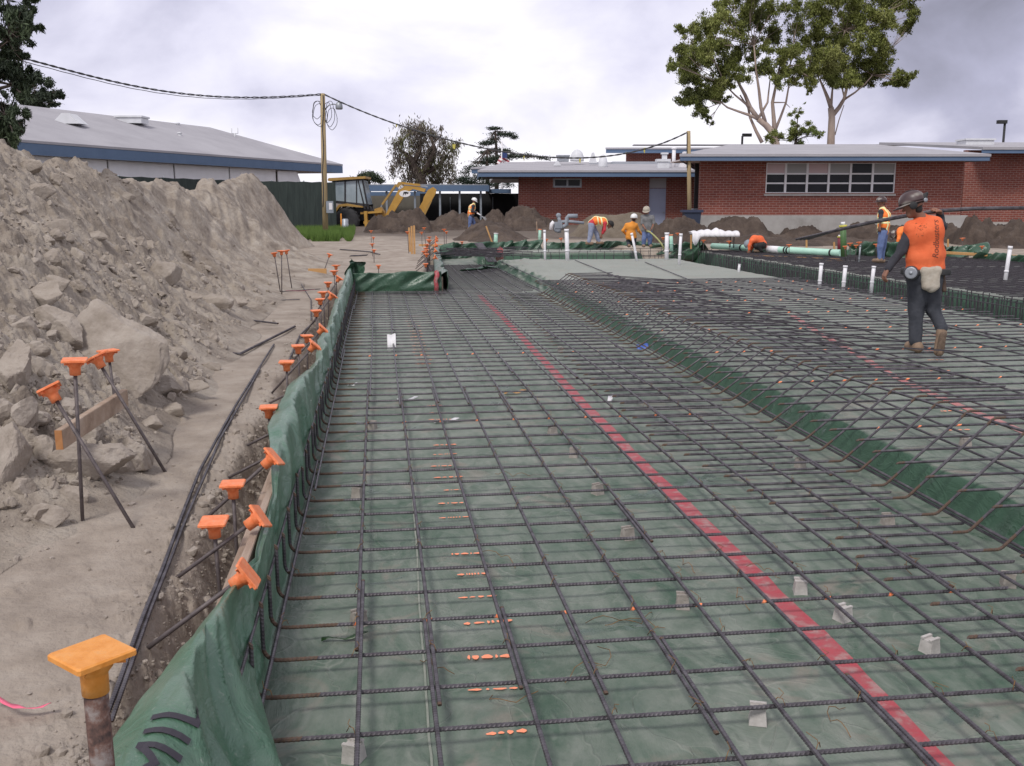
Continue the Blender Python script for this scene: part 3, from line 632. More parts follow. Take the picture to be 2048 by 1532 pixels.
while y < 29.0:
    o = link('rebar', str_me, None, (0, y, TZ)); k2 += 1; NB += 1; y += .305
    tag(o, f'straight cross bar, {ordw(k2)} behind the green end wall', 'rebar', 'cross bars of the narrow far pit')
# right half: the cross bars lap with bent bars that climb the step
rip = [bar_mesh([(2.35, 0, 0), (3.15, 0, 0), (3.30, 0, .0)], pitch=.0115) for _ in range(1)]
def ridge_z(y): return float(np.interp(y, [2, 5, 6, 8, 11, 15, 19], [.60, .60, .56, .50, .47, .50, .50]))
y = 2.34; k = 0
while y < 19.2:
    xr = 3.68+.0*y; zr = ridge_z(y); x0 = float(np.interp(y, [2, 5, 7, 10, 19], [2.45, 2.36, 2.08, 2.1, 2.5]))+random.uniform(-.04, .04)
    xe = 4.55+random.uniform(-.05, .05); zb = TZ+.022
    me = bar_mesh([(x0, 0, zb), (3.15, 0, zb), (xr, 0, zr), (xe, 0, zr+random.uniform(-.02, .015))], R=.055, pitch=.0115 if y < 9 else .03,
                  rust=((0, .03), (3.05-x0, 3.25-x0), (3.15-x0+np.hypot(xr-3.15, zr-zb)-.07, 3.15-x0+np.hypot(xr-3.15, zr-zb)+.06)))
    o = link('rebar', me, None, (0, y+random.uniform(-.02, .02), 0), (0, 0, random.uniform(-.006, .006)))
    tag(o, f'bent bar climbing the step to the pad, {ordw(k+1)} from the camera', 'rebar', 'bent bars climbing the step'); k += 1; NB += 1; y += .305
KB = k
# long bars of the pit mat
lm = {}
def long_bar(x, y0, y1, z, label, group, r=.0088, pitch=.0115, ang=0, rustends=True):
    global NB
    key = (round(y1-y0, 2), pitch, r)
    if key not in lm: lm[key] = bar_mesh([(0, 0, 0), (0, y1-y0, 0)], r=r, pitch=pitch, rust=((0, .02), (y1-y0-.02, y1-y0)), sag=.002)
    o = link('rebar', lm[key], None, (x, y0, z), (random.uniform(-.0006, .0006), 0, ang)); tag(o, label, 'rebar', group); NB += 1
    return o
for i, x in enumerate(LX):
    seg = 6.1; y0 = 1.0-(i*2.3 % 4.2)-.3; n = 0; end = 20.2 if x < 1.3 else 28.9
    if i in (2, 4): y0 = {2: -2.5+.42, 4: -2.5+.42}[i]
    while y0 < end-.6:
        n += 1; y1 = min(y0+seg, end); off = .021*(n % 2)*(1 if i % 2 else -1)
        if y1 > 1: long_bar(x+off+random.uniform(-.004, .004), max(y0, .9), y1 if y1 < end else end, TZ+.0195, f'lengthwise pit bar, {ordw(n)} length of the {ordw(i+1)} line from the left sheet', 'lengthwise bars of the pit mat', ang=random.uniform(-.0012, .0012), pitch=.0115 if y0 < 6 else .03)
        y0 = y1-.75
        if y1 >= end: break
long_bar(-.503, 1.5, 7.6, TZ+.19, 'thin bar tied along the hooks beside the left sheet, near length', 'bars tied along the hooks', r=.007)
long_bar(-.505, 7.0, 13.1, TZ+.19, 'thin bar tied along the hooks beside the left sheet, middle length', 'bars tied along the hooks', r=.007, pitch=.03)
long_bar(-.503, 12.6, 20.0, TZ+.19, 'thin bar tied along the hooks beside the left sheet, far length', 'bars tied along the hooks', r=.007, pitch=.03)
# long bar along the crest of the bent bars, and one at their foot
def poly_bar(pts, label, group, r=.0095, pitch=.03):
    global NB
    o = link('rebar', bar_mesh(pts, r=r, R=.3 if len(pts) > 2 else .1, pitch=pitch)); tag(o, label, 'rebar', group); NB += 1; return o
poly_bar([(3.665, 2.2, .578), (3.665, 5, .578), (3.665, 8, .478), (3.665, 11, .452), (3.665, 15, .478), (3.665, 19.3, .478)], 'lengthwise bar tied along the crest of the bent bars', 'bars tied to the bent bars')
poly_bar([(3.22, 2.2, .135), (3.22, 19.3, .135)], 'lengthwise bar tied in the foot bends of the bent bars', 'bars tied to the bent bars')
poly_bar([(3.43, 2.2, .335), (3.43, 10, .33), (3.43, 19.3, .33)], 'lengthwise bar tied half way up the bent bars', 'bars tied to the bent bars', r=.008) if False else None
# pad mat: cross bars start above the step
PZ = .285
pad_me = [bar_mesh([(0, 0, 0), (5.75+d, 0, 0)], pitch=.02, rust=((0, .035),), sag=.003) for d in (0, -.12)]
y = 2.5; k = 0
pad_p = bar_mesh([(0, 0, 0), (5.75, 0, 0)], pitch=.02, rust=((0, .035),), sag=.003, paint=[.36+q*.305 for q in range(18)])
while y < 20.4:
    o = link('rebar', pad_p if k % 6 == 1 else pad_me[k % 2], None, (3.17+random.uniform(-.04, .05), y+random.uniform(-.012, .012), PZ), (0, 0, random.uniform(-.004, .004)))
    tag(o, f'cross bar of the slab mat right of the step, {ordw(k+1)} from the camera', 'rebar', 'cross bars of the slab mat'); k += 1; NB += 1; y += .305
for i, x in enumerate((3.78, 4.1, 4.75, 5.4, 6.1, 6.8, 7.5, 8.3)):
    for n, (a, b) in enumerate(((2.3, 11.5), (10.9, 20.2))):
        long_bar(x+random.uniform(-.05, .05), a, b, PZ-.019, f'{"near" if n == 0 else "far"} support bar under the slab mat, {ordw(i+1)} line from the step', 'lengthwise bars under the slab mat', pitch=.03)
for i, (a, b) in enumerate(((Z(1230, 572, .3), Z(1700, 735, .3)), (Z(1430, 640, .3), Z(1960, 760, .3)), (Z(1560, 575, .3), Z(2048, 690, .3)), (Z(1150, 520, .24), Z(1345, 598, .24)), (Z(1290, 524, .24), Z(1480, 600, .24)), (Z(1000, 522, .24), Z(1165, 598, .24)))):
    poly_bar([tuple(a), tuple(b)], f'loose lengthwise bar lying over the slab pad, {ordw(i+1)} of six', 'loose bars on the slab pad', r=.011)
print('REBARS', NB)
# ------------------------------------------------------------------ second slab mat and the caged trenches (far, beyond counting)
def tubes_np(A, B, r, n=4):
    A = np.asarray(A, float); B = np.asarray(B, float); T = B-A; T /= np.linalg.norm(T, axis=1)[:, None]; up = np.where(np.abs(T[:, 2:3]) < .9, [[0, 0, 1.]], [[1., 0, 0]])
    U = np.cross(T, up); U /= np.linalg.norm(U, axis=1)[:, None]; W = np.cross(T, U); m = len(A); a = 2*math.pi*(np.arange(n)+.5)/n
    ring = U[:, None]*np.cos(a)[None, :, None]+W[:, None]*np.sin(a)[None, :, None]
    V = np.concatenate([A[:, None]+ring*r, B[:, None]+ring*r], 1).reshape(-1, 3); j = np.arange(n)
    f = np.stack([j, (j+1) % n, n+(j+1) % n, n+j], 1); F = (np.arange(m)[:, None, None]*2*n+f[None]).reshape(-1, 4); return V, F
def far_mat():
    A = []; B = []
    def yfar(x): return float(np.interp(x, [p[0] for p in FARL], [p[1] for p in FARL]))-.9
    for y in np.arange(11, 34, .16):
        x0 = 10.85+.05*math.sin(y*7)
        for xa in np.arange(x0, 34, 6):
            xb = min(xa+6.3, 34)
            if y < yfar(xa): A.append((xa, y, .27+random.uniform(-.008, .008))); B.append((xb, y, .27+random.uniform(-.008, .008)))
    for x in np.arange(11.1, 34, .33): A.append((x, 11, .295)); B.append((x, max(yfar(x), 12), .295))
    V, F = tubes_np(A, B, .011); o = link('rebar_mat', np_mesh('rebar_mat', V, F, M['rebar_far'], smooth=False)); tag(o, 'closely spaced bar mat covering the far right slab, grey from afar', 'rebar mat', kind='stuff')
    # trench cages: uprights along both faces, rails, stirrups
    A = []; B = []
    def row(p0, p1, z0, z1, sp, lean=0):
        L_ = math.dist(p0, p1); n = int(L_/sp)
        for q in range(n+1):
            x = p0[0]+(p1[0]-p0[0])*q/n; y_ = p0[1]+(p1[1]-p0[1])*q/n; A.append((x+lean+random.uniform(-.02, .02), y_, z0)); B.append((x+random.uniform(-.03, .03), y_, z1+random.uniform(-.03, .03)))
        for zz in (z0+.05, z1-.02): A.append((*p0, zz)); B.append((*p1, zz))
    row((10.78, 11.2), (10.78, 32.6), -.3, .26, .16); row((10.6, 11.1), (10.6, 29.4), -.3, .24, .13); row((10.3, 11.1), (10.3, 29.4), -.3, .20, .15); row((9.35, 11), (9.35, 29.4), -.3, .05, .30)
    row((4.2, 29.5), (9.0, 29.5), -.3, .30, .305, .05); row((3.4, 31.6), (10.5, 32.4), -.3, .30, .305); row((3.6, 33.4), (15, 33.2), .0, .34, .35)
    for y in np.arange(11, 29.4, .20): A += [(9.35, y, -.27)]; B += [(10.7, y, -.27)]
    for x in np.arange(3.5, 10.6, .305): A += [(x, 29.5, -.26)]; B += [(x, 32.2, -.26)]
    V, F = tubes_np(A, B, .010); o = link('trench_cage', np_mesh('trench_cage', V, F, M['rebar_far'], smooth=False)); tag(o, 'crowded upright bars and stirrups standing in the trenches around the slab pad', 'rebar cage', kind='stuff')
    # heap of loose bars at the far left corner
    A = []; B = []
    for q in range(42):
        a = Z(905+random.uniform(-40, 40), 500+random.uniform(-6, 14), .5+random.uniform(-.2, .25)); b = Z(1010+random.uniform(-50, 60), 505+random.uniform(-14, 10), .45+random.uniform(-.25, .2)); A.append(a); B.append(b)
    for q in range(34):
        a = Z(950+q*.4+random.uniform(-4, 4), 486, .62); b = Z(985+random.uniform(-9, 9), 524, .2); A.append(a); B.append(b)
    V, F = tubes_np(A, B, .011); o = link('loose_bars', np_mesh('loose_bars', V, F, M['rebar_far'], smooth=False)); tag(o, 'tangle of loose bars crossing at the far left corner of the pit', 'rebar', kind='stuff')
    A = []; B = []
    for q in range(24):
        A.append((4.4, 9.5+q*.42, .46)); B.append((4.4+random.uniform(.8, 2.0), 9.5+q*.42+random.uniform(-.03, .03), .33))
    V, F = tubes_np(A, B, .010); o = link('lapping_bars', np_mesh('lapping_bars', V, F, M['rebar_far'], smooth=False)); tag(o, 'short lapping bars between the crest of bent bars and the slab mat', 'rebar', kind='stuff')
far_mat()
# ------------------------------------------------------------------ small things on the film
def on_film(u, v):
    p = Z(u, v, .0)
    for _ in range(12): p = Z(u, v, float(film_z(np.array([p[0]]), np.array([p[1]]))[0]))
    return p
blk = MB(); s = .032
blk.add([(-s,-s,0),(s,-s,0),(s,s,0),(-s,s,0),(-s*.82,-s*.82,.062),(s*.82,-s*.82,.062),(s*.82,s*.82,.062),(-s*.82,s*.82,.062)], [(0,3,2,1),(4,5,6,7),(0,1,5,4),(1,2,6,5),(2,3,7,6),(3,0,4,7)])
blk.boxb(-.03, .03, -.026, -.012, .0625, .071); blk.boxb(-.03, .03, .012, .026, .0625, .071)
blk_me = blk.mesh('spacer_block', M['block']); wblk_me = blk.mesh('spacer_block', M['wblock'])
BL = [(718,1250,0,'under the second lengthwise bar'),(708,1520,1,'at the bottom edge of the photo under the second lengthwise bar'),(1365,1215,0,'beside the yellow tie, under the seventh line'),(1600,1185,1,'touching the red tape'),
      (1685,1240,1,'just right of the red tape'),(1858,1305,1,'farthest right of the white ones'),(1515,1445,1,'low in the photo left of the red tape'),(1255,1078,0,'upper left of the yellow tie'),(1195,988,0,'next up the seventh line'),
      (1147,914,0,'pale, higher up the seventh line'),(2015,1172,0,'at the right edge of the photo'),(715,995,0,'under the second lengthwise bar, upper'),(1105,870,0,'dark, up the seventh line'),(745,858,0,'broken, left part of the mat'),
      (1930,895,0,'alone on the pad near the right edge'),(1775,1050,0,'in the damp corner below the step'),(1600,935,0,'near the foot of the step'),(1700,610,0,'on the pad under the mat'),(1560,572,0,'on bare pad'),(1120,705,0,'far, on the pit floor')]
for u, v, wv, what in BL:
    p = on_film(u, v); o = link('spacer_block', wblk_me if wv else blk_me, None, tuple(p), (random.uniform(-.1, .1)*wv, 0, random.uniform(-.5, .5))); tag(o, ('white' if wv else 'grey')+' concrete spacer block '+what, 'spacer block', 'concrete spacer blocks')
# orange spray marks crossing the film, one per row of bars
def spray_me(seed):
    r = np.random.default_rng(seed); V = []; F = []; x = -.09; b = 0
    while x < .09:
        L_ = r.choice([.008, .012, .03, .05]); h = .013*r.uniform(.6, 1.2); n = 10
        for k in range(n): a = 2*math.pi*k/n; V.append((x+L_/2+math.cos(a)*L_/2, math.sin(a)*h*(1+.3*math.sin(3*a+x*90)), 0))
        F.append(tuple(range(b, b+n))); b += n; x += L_+r.uniform(.006, .014)
    me = bpy.data.meshes.new('spray_mark'); me.from_pydata(V, [], F); me.materials.append(M['spray']); me.update(); return me
M['spray'] = nmat('faded_orange_spray', [(1.0,.32,.17), (.85,.36,.22)], 90, .8, contrast=(.42,.8), detail=8)
sm = [spray_me(k) for k in range(5)]
for k in range(44):
    yy = 2.62+k*.305; xx = .425+.08*sst(5.5, 10, yy)+.014*math.sin(k*1.7)
    if k in (9, 17, 18): continue
    zz = float(film_z(np.array([xx]), np.array([yy]))[0]); o = link('spray_mark', sm[random.randrange(5)], film, (xx+random.uniform(-.015, .015), yy+random.uniform(-.02, .02), zz+.0075), (0, 0, random.uniform(-.06, .06))).scale = (random.uniform(.75, 1.15), random.uniform(.7, 1.3), 1)
for k in range(10):
    xx, yy = 4.2+k*.33, 6.6+k*.62; zz = float(film_z(np.array([xx]), np.array([yy]))[0]); link('spray_mark', sm[k % 5], film, (xx, yy, zz+.0085))
# litter
def litter(name, u, v, w_, h_, mat, label, cat, z=None, rz=0, tilt=0, stand=False):
    p = on_film(u, v) if z is None else Z(u, v, z); mb = MB(); n = 6; vs = []
    for i in range(n+1):
        for j in (0, 1): vs.append((-w_/2+w_*i/n, (j-.5)*h_, .012*math.sin(i*1.3+j)+(.02*i/n)))
    mb.add(vs, [(2*i, 2*i+2, 2*i+3, 2*i+1) for i in range(n)], smooth=True); o = mb.build(name, mat, None, tuple(p+np.array([0, 0, .012]))); o.rotation_euler = (tilt, 0, rz); md = o.modifiers.new('thick', 'SOLIDIFY'); md.thickness = .0015
    return tag(o, label, cat)
litter('paper_tag', 783, 686, .11, .22, M['white'], 'white paper tag wired to a bar in the middle of the pit mat', 'tag', z=TZ+.03, tilt=.9)
litter('plastic_scrap', 1285, 697, .16, .12, nmat('blue_plastic', [(.07,.14,.5)], 3, .5), 'bright blue scrap at the foot of the green step', 'scrap', tilt=.5)
litter('plastic_scrap', 1220, 803, .05, .13, M['white'], 'crumpled clear plastic wrapper left of the red tape', 'scrap', tilt=.6, rz=-.4)
litter('plastic_scrap', 815, 802, .20, .05, M['white'], 'flat white scrap strip between the spray marks, middle distance', 'scrap')
litter('plastic_scrap', 893, 846, .22, .05, M['white'], 'flat white scrap strip beside the spray marks, nearer one', 'scrap', rz=.1)
litter('wood_scrap', 1030, 788, .22, .06, M['newwood'], 'short brown wood offcut in the middle of the pit mat', 'offcut', rz=.1)
litter('wood_scrap', 705, 773, .10, .04, M['white'], 'white splinter by the left hooks', 'scrap')
o = litter('plastic_scrap', 690, 1283, .2, .02, nmat('dark_green_plastic', [(.015,.05,.012)], 3, .4), 'dark green strip lying in the wet patch near the camera', 'scrap')
for i, (u, v, sc) in enumerate(((990,950,.10),(1030,1140,.12),(1210,1255,.12),(1390,1150,.08),(1130,1370,.16),(985,1395,.12),(840,1325,.08),(1500,1225,.10),(1560,1160,.08),(1330,1260,.14),(1690,1420,.1),(1840,1120,.12))):
    p = on_film(u, v); mb = MB(); r = random.Random(i); pts = [(0, 0, .01)]; a = r.uniform(0, 6)
    for q in range(9): a += r.uniform(-.6, .9); l = pts[-1]; pts.append((l[0]+sc*.3*math.cos(a), l[1]+sc*.3*math.sin(a), .01+.03*abs(math.sin(q*.8))))
    mb.tube(pts, .0016, 5); o = mb.build('wire_offcut', M['rustwire'], None, tuple(p)); tag(o, 'curled rusty tie wire offcut on the pit film', 'wire', 'tie wire offcuts on the film')
# ------------------------------------------------------------------ edge form and the sheets hung over it
def board(name, a, b, th, z0, z1, mat, label, cat, group=None):
    """upright plank from a to b (x, y)"""
    a = np.array(a, float); b = np.array(b, float); L_ = np.linalg.norm(b-a); rz = math.atan2(b[1]-a[1], b[0]-a[0])
    mb = MB(); mb.boxb(0, L_, -th/2, th/2, z0, z1); o = mb.build(name, mat, None, (a[0], a[1], 0)); o.rotation_euler = (0, 0, rz); bevel(o, .004, 1)
    return tag(o, label, cat, group)
WF = nmat('form_board', [(.22,.15,.11), (.36,.27,.21), (.45,.36,.30)], 5, .8, .003, 60, stretch=(.3, 4, 3))
for i, (a, b) in enumerate(((.9, 3.95), (3.97, 7.6), (7.62, 11.2), (11.22, 14.9), (14.92, 20.4))):
    board('form_board', (-.592, a), (-.592, b), .038, .02, .385, WF, f'weathered edge form plank along the left pit side, {ordw(i+1)} from the camera', 'form board', 'edge form planks of the left side')
board('form_board', (-.640, 3.2), (-.640, 6.1), .038, .24, .33, WF, 'narrow stiffener nailed outside the second left form plank', 'form board')
board('form_board', (1.30, 20.5), (1.95, 34.5), .038, .02, .36, WF, 'weathered form plank running back to the far left corner', 'form board')
board('form_board', tuple(Z(838, 495, .3)[:2]), tuple(Z(905, 496, .3)[:2]), .04, .12, .42, M['newwood'], 'clean yellow form plank at the far left corner', 'form board')
PROF = [(1.0, [(-.16,.03),(-.27,.16),(-.40,.36),(-.53,.55),(-.80,.42)]), (1.8, [(-.17,.03),(-.29,.16),(-.42,.38),(-.56,.58),(-.80,.46)]), (2.3, [(-.22,.03),(-.33,.18),(-.46,.40),(-.57,.575),(-.715,.52)]), (2.9, [(-.33,.04),(-.42,.2),(-.50,.38),(-.57,.545),(-.65,.50)]),
        (3.4, [(-.46,.02),(-.51,.17),(-.54,.34),(-.575,.475),(-.62,.44)]), (4.1, [(-.49,.0),(-.525,.13),(-.53,.26),(-.535,.36),(-.545,.40)]), (4.9, [(-.49,.0),(-.53,.14),(-.535,.28),(-.54,.39),(-.548,.43)]),
        (5.35, [(-.5,0),(-.53,.16),(-.54,.33),(-.555,.47),(-.60,.52)]), (6.1, [(-.5,0),(-.53,.17),(-.545,.35),(-.59,.52),(-.70,.50)]), (7.6, [(-.5,0),(-.53,.18),(-.55,.37),(-.595,.55),(-.70,.50)]),
        (8.6, [(-.5,0),(-.53,.16),(-.545,.32),(-.57,.46),(-.64,.42)]), (9.3, [(-.5,0),(-.53,.16),(-.54,.30),(-.56,.43),(-.60,.40)]), (10.6, [(-.5,0),(-.53,.17),(-.54,.32),(-.57,.46),(-.66,.43)]),
        (12, [(-.5,0),(-.53,.17),(-.54,.34),(-.565,.46),(-.62,.42)]), (15, [(-.5,0),(-.53,.17),(-.54,.36),(-.57,.50),(-.64,.46)]), (17, [(-.5,0),(-.53,.18),(-.54,.38),(-.57,.50),(-.62,.47)]), (20.38, [(-.5,0),(-.53,.2),(-.54,.42),(-.57,.56),(-.62,.53)])]
def make_sheet():
    ys = np.concatenate([np.linspace(1.0, 6, 330), np.linspace(6.03, 20.38, 380)]); ss = np.linspace(0, 1, 60)
    st = np.array([p[0] for p in PROF]); pr = np.array([p[1] for p in PROF]); s5 = np.linspace(0, 1, 5)
    Pc = np.stack([[np.interp(ys, st, pr[:, k, c]) for c in (0, 1)] for k in range(5)])          # 5,2,n
    X = np.zeros((len(ys), len(ss))); Zz = X*0
    for i in range(len(ys)):
        # smooth the profile
        t = ss*4; k = np.clip(t.astype(int), 0, 3); f = t-k; P = Pc[:, :, i]; P = np.vstack([2*P[0]-P[1], P, 2*P[4]-P[3]])
        a, b, c, d = P[k], P[k+1], P[k+2], P[k+3]; f = f[:, None]
        q = .5*((2*b)+(-a+c)*f+(2*a-5*b+4*c-d)*f*f+(-a+3*b-3*c+d)*f**3); X[i] = q[:, 0]; Zz[i] = q[:, 1]
    Y, Sg = np.meshgrid(ys, ss, indexing='ij')
    # folds running up and forward
    am = np.interp(ys, [1, 3.0, 4, 5, 6, 20], [1.75, 1.25, .35, .5, .9, .7])[:, None]*np.sin(np.clip(Sg*1.15, 0, 1)*math.pi)**.6
    ph = Y*.9-Sg*1.1; rid = lambda q: 1-np.abs(2*vn(q, Sg*1.7, 61))*2
    fold = .060*rid(ph*2.3)+.038*rid(ph*5.1+3)+.014*rid(ph*10.3+Sg*2)+.010*fbm(Y*9, Sg*9, 3, 66)+.03*vn(Y*1.1, Sg*2, 67)
    big = .05*np.exp(-((Y-2.35-(Sg-.3)*1.3)/.13)**2)-.06*np.exp(-((Y-2.75-(Sg-.3)*1.2)/.16)**2)+.05*np.exp(-((Y-3.1-(Sg-.5)*.9)/.08)**2)
    dX = (fold*.7+big*np.clip(1-Sg*.3, 0, 1))*am
    X2 = X+dX*.8; Z2 = Zz+dX*.45*Sg
    Yo = Y+.05*vn(Sg*3, Y*2, 68)*am
    edge = (Sg > .82); Z2 = Z2+.022*vn(Y*5, Sg*0, 69)*edge; X2 = X2-.02*np.abs(vn(Y*3.3, Sg*0, 70))*edge
    V = np.stack([X2, Yo, np.maximum(Z2, .018)], -1).reshape(-1, 3); F = grid_faces(len(ys), len(ss))
    me = np_mesh('green_sheet', V, F, M['sheet']); o = link('green_sheet', me); md = o.modifiers.new('thick', 'SOLIDIFY'); md.thickness = .002
    tag(o, 'long green plastic sheet draped over the left form, bulging near the camera', 'plastic sheet')
    return o, X2, Yo, Z2, ys, ss
sheet, _X, _Y, _Zs, _ys, _ss = make_sheet()
def sheet_text():
    fc = bpy.data.curves.new('t', 'FONT'); fc.body = '15 MIL'; fc.size = 1; fc.resolution_u = 8; fc.space_character = 1.05
    to = bpy.data.objects.new('t', fc); COL.objects.link(to); bpy.context.view_layer.update()
    me = bpy.data.meshes.new_from_object(to.evaluated_get(bpy.context.evaluated_depsgraph_get())); bpy.data.objects.remove(to)
    bm = bmesh.new(); bm.from_mesh(me); bmesh.ops.triangulate(bm, faces=bm.faces); bmesh.ops.subdivide_edges(bm, edges=[e for e in bm.edges if e.calc_length() > .10], cuts=4); bmesh.ops.triangulate(bm, faces=bm.faces)
    xs = [v.co.x for v in bm.verts]; W_ = max(xs)
    for v in bm.verts:                                     # letter x runs along the sheet, letter y towards its outer edge
        yy = 1.72+v.co.x/W_*.80; s = .655+v.co.y*.25; i = (yy-_ys[0])/(_ys[1]-_ys[0]); j = s*59; i0 = int(i); j0 = min(int(j), 58); fi = i-i0; fj = j-j0
        def at(A): return (A[i0, j0]*(1-fi)+A[i0+1, j0]*fi)*(1-fj)+(A[i0, j0+1]*(1-fi)+A[i0+1, j0+1]*fi)*fj
        v.co = (at(_X)+.0015, at(_Y), at(_Zs)+.0045)
    bm.to_mesh(me); bm.free(); me.materials.clear(); me.materials.append(M['navy']); list(split_loose(me, 'letter', sheet))
sheet_text()
def drape(name, path, z0, z1, label, seed=1, amp=.075, thick=.002, over=.10, n=None, mat=None, cat='plastic sheet', group=None, side=1):
    P = np.array(path, float); seg = np.concatenate([[0], np.cumsum(np.linalg.norm(np.diff(P, axis=0), axis=1))]); L_ = seg[-1]; n = n or int(L_/.03)
    t = np.linspace(0, L_, n); x = np.interp(t, seg, P[:, 0]); y = np.interp(t, seg, P[:, 1]); T = np.stack([np.gradient(x), np.gradient(y)], 1); T /= np.linalg.norm(T, axis=1)[:, None]; Nn = np.stack([T[:, 1], -T[:, 0]], 1)*side
    ss = np.linspace(0, 1, 26); Tt, Sg = np.meshgrid(t, ss, indexing='ij'); k = amp
    f = k*(1-np.abs(2*vn(Tt*2.2-Sg*1.6, Sg*1.5, seed))*2)+k*.5*(1-np.abs(2*vn(Tt*5-Sg*4, Sg*2, seed+1))*2)+k*.5*vn(Tt*1.1, Sg*3, seed+3)
    z1_ = z1+.06*vn(t*1.2, t*0, seed+5)+.03*vn(t*4, t*0, seed+6)
    up = np.minimum(Sg/.8, 1); ov = np.clip((Sg-.8)/.2, 0, 1); Zz = z0+(z1_[:, None]-z0)*up-over*.7*ov**1.5+f*.35*Sg; off = f*np.sin(np.clip(Sg, 0, 1)*math.pi)**.5+.02-over*ov
    X = x[:, None]+Nn[:, :1]*off; Y = y[:, None]+Nn[:, 1:]*off; V = np.stack([X, Y, Zz], -1).reshape(-1, 3)
    o = link(name, np_mesh(name, V, grid_faces(n, 26), mat or M['sheet2'])); md = o.modifiers.new('thick', 'SOLIDIFY'); md.thickness = thick
    return tag(o, label, cat, group)
ew = drape('green_sheet', [(-.52, 20.40), (1.28, 20.40)], .02, .46, 'green plastic sheet with diagonal creases hung on the end wall of the near pit', 11, .05)
mb = MB(); mb.tube([(1.16, 20.30, .03), (1.17, 20.27, .2), (1.15, 20.28, .3), (1.19, 20.30, .40), (1.18, 20.36, .475)], [.05, .045, .04, .05, .05], 8); q = mb.build('red_tape_patch', M['redtape'], ew)
q.scale = (1, 1, 1)
drape('green_sheet', [(1.36, 20.42), (1.42, 22.9), (1.62, 27), (2.0, 33.9)], .02, .44, 'green plastic sheet on the form running back from the end wall', 17, .05, side=1, over=.16)
drape('green_sheet', [(-.62, 20.30), (-.50, 20.62), (-.25, 20.5)], .10, .70, 'dark green sheet bunched up like a hood at the far left pit corner', 23, .16, over=-.05)
FL = [tuple(p) for p in FARL]
drape('green_sheet', [(FL[0][0]+.1, FL[0][1]-.2), (FL[1][0], FL[1][1]-.25)], -.1, .52, 'crumpled green sheet at the far left corner of the excavation', 31, .25, over=.35)
drape('green_sheet', [(FL[1][0]+.2, FL[1][1]-.3), (9.2, 35.0), (FL[2][0]-.3, FL[2][1]-.25)], -.1, .46, 'green sheet rumpled along the far form, below the standing workers', 37, .22, over=.4)
drape('green_sheet', [(Z(1690, 500, .4)[0], Z(1690, 500, .4)[1]), tuple(Z(1800, 506, .4)[:2]), tuple(Z(1960, 506, .35)[:2])], .0, .62, 'rumpled green sheet behind the man in the striped vest', 43, .3, over=.4)
drape('green_sheet', [tuple(Z(1950, 510, .38)[:2]), tuple(Z(2100, 520, .38)[:2])], .0, .46, 'green sheet on the far form at the right edge of the photo', 47, .12, over=.2)
drape('green_sheet', [tuple(Z(1000, 528, .2)[:2]), tuple(Z(930, 545, .05)[:2])], .02, .16, 'loose flap of green film at the far end of the pit', 49, .12, over=.0)
board('form_board', tuple(Z(1500, 512, .25)[:2]), tuple(Z(1690, 520, .25)[:2]), .05, -.05, .28, M['newwood'], 'yellow plywood form under the long mint pipe', 'form board')
board('form_board', tuple(Z(1880, 498, .5)[:2]), tuple(Z(2080, 508, .5)[:2]), .1, .36, .44, M['newwood'], 'yellow form plank at the far right edge', 'form board')
tp = MB(); tp.tube([tuple(Z(1000, 500, .45)), tuple(Z(999, 517, .1))], [.10, .13], 8); o = tp.build('red_tape_patch', M['redtape']); tag(o, 'red tape patch on the far sheet below the short mint pipe', 'tape')
# ------------------------------------------------------------------ stakes with plastic caps
def cap_mesh(mat, sc=1):
    mb = MB(); h = .060*sc; e = .005
    pl = [(-h+e, -h), (h-e, -h), (h, -h+e), (h, h-e), (h-e, h), (-h+e, h), (-h, h-e), (-h, -h+e)]
    V = [(x, y, -.011) for x, y in pl]+[(x, y, -.002) for x, y in pl]+[(x*.94, y*.94, .001) for x, y in pl]
    F = [tuple(range(8))[::-1]]+[(i, (i+1) % 8, 8+(i+1) % 8, 8+i) for i in range(8)]+[(8+i, 8+(i+1) % 8, 16+(i+1) % 8, 16+i) for i in range(8)]+[tuple(range(16, 24))]
    mb.add(V, F)
    mb.lathe([(.027, -.082), (.0275, -.045), (.030, -.040), (.039, -.030), (.040, -.022), (.046, -.011)], n=18)
    for k in range(4): a = k*math.pi/2+math.pi/4; mb.box((math.cos(a)*.042, math.sin(a)*.042, -.018), (.045, .004, .014), R=Matrix.Rotation(a, 3, 'Z'))
    return mb.mesh('safety_cap', mat)
capm = cap_mesh(M['cap']); capa = cap_mesh(M['cap2'])
NST = 0
def stake(base, top, label, group=None, mat=None, r=.0095, spin=None, near=False, rod='stake', cm=None, name='stake'):
    """rod from base to top with a cap pushed on; top is the cap's upper face"""
    global NST; NST += 1
    base = Vector(base); top = Vector(top); d = top-base; L_ = d.length
    e = empty(name, base, 0, label, 'stake', group); q = Vector((0, 0, 1)).rotation_difference(d.normalized()); e.rotation_mode = 'QUATERNION'
    e.rotation_quaternion = q @ Matrix.Rotation(random.uniform(-.5, .5) if spin is None else spin, 3, 'Z').to_quaternion()
    mb = MB(); mb.tube([(0, 0, 0), (0, 0, L_*.5), (0, 0, L_-.02)], r, 10); mb.build('rod', mat or M['stake'], e)
    link('safety_cap', cm or capm, e, (0, 0, L_))
    return e
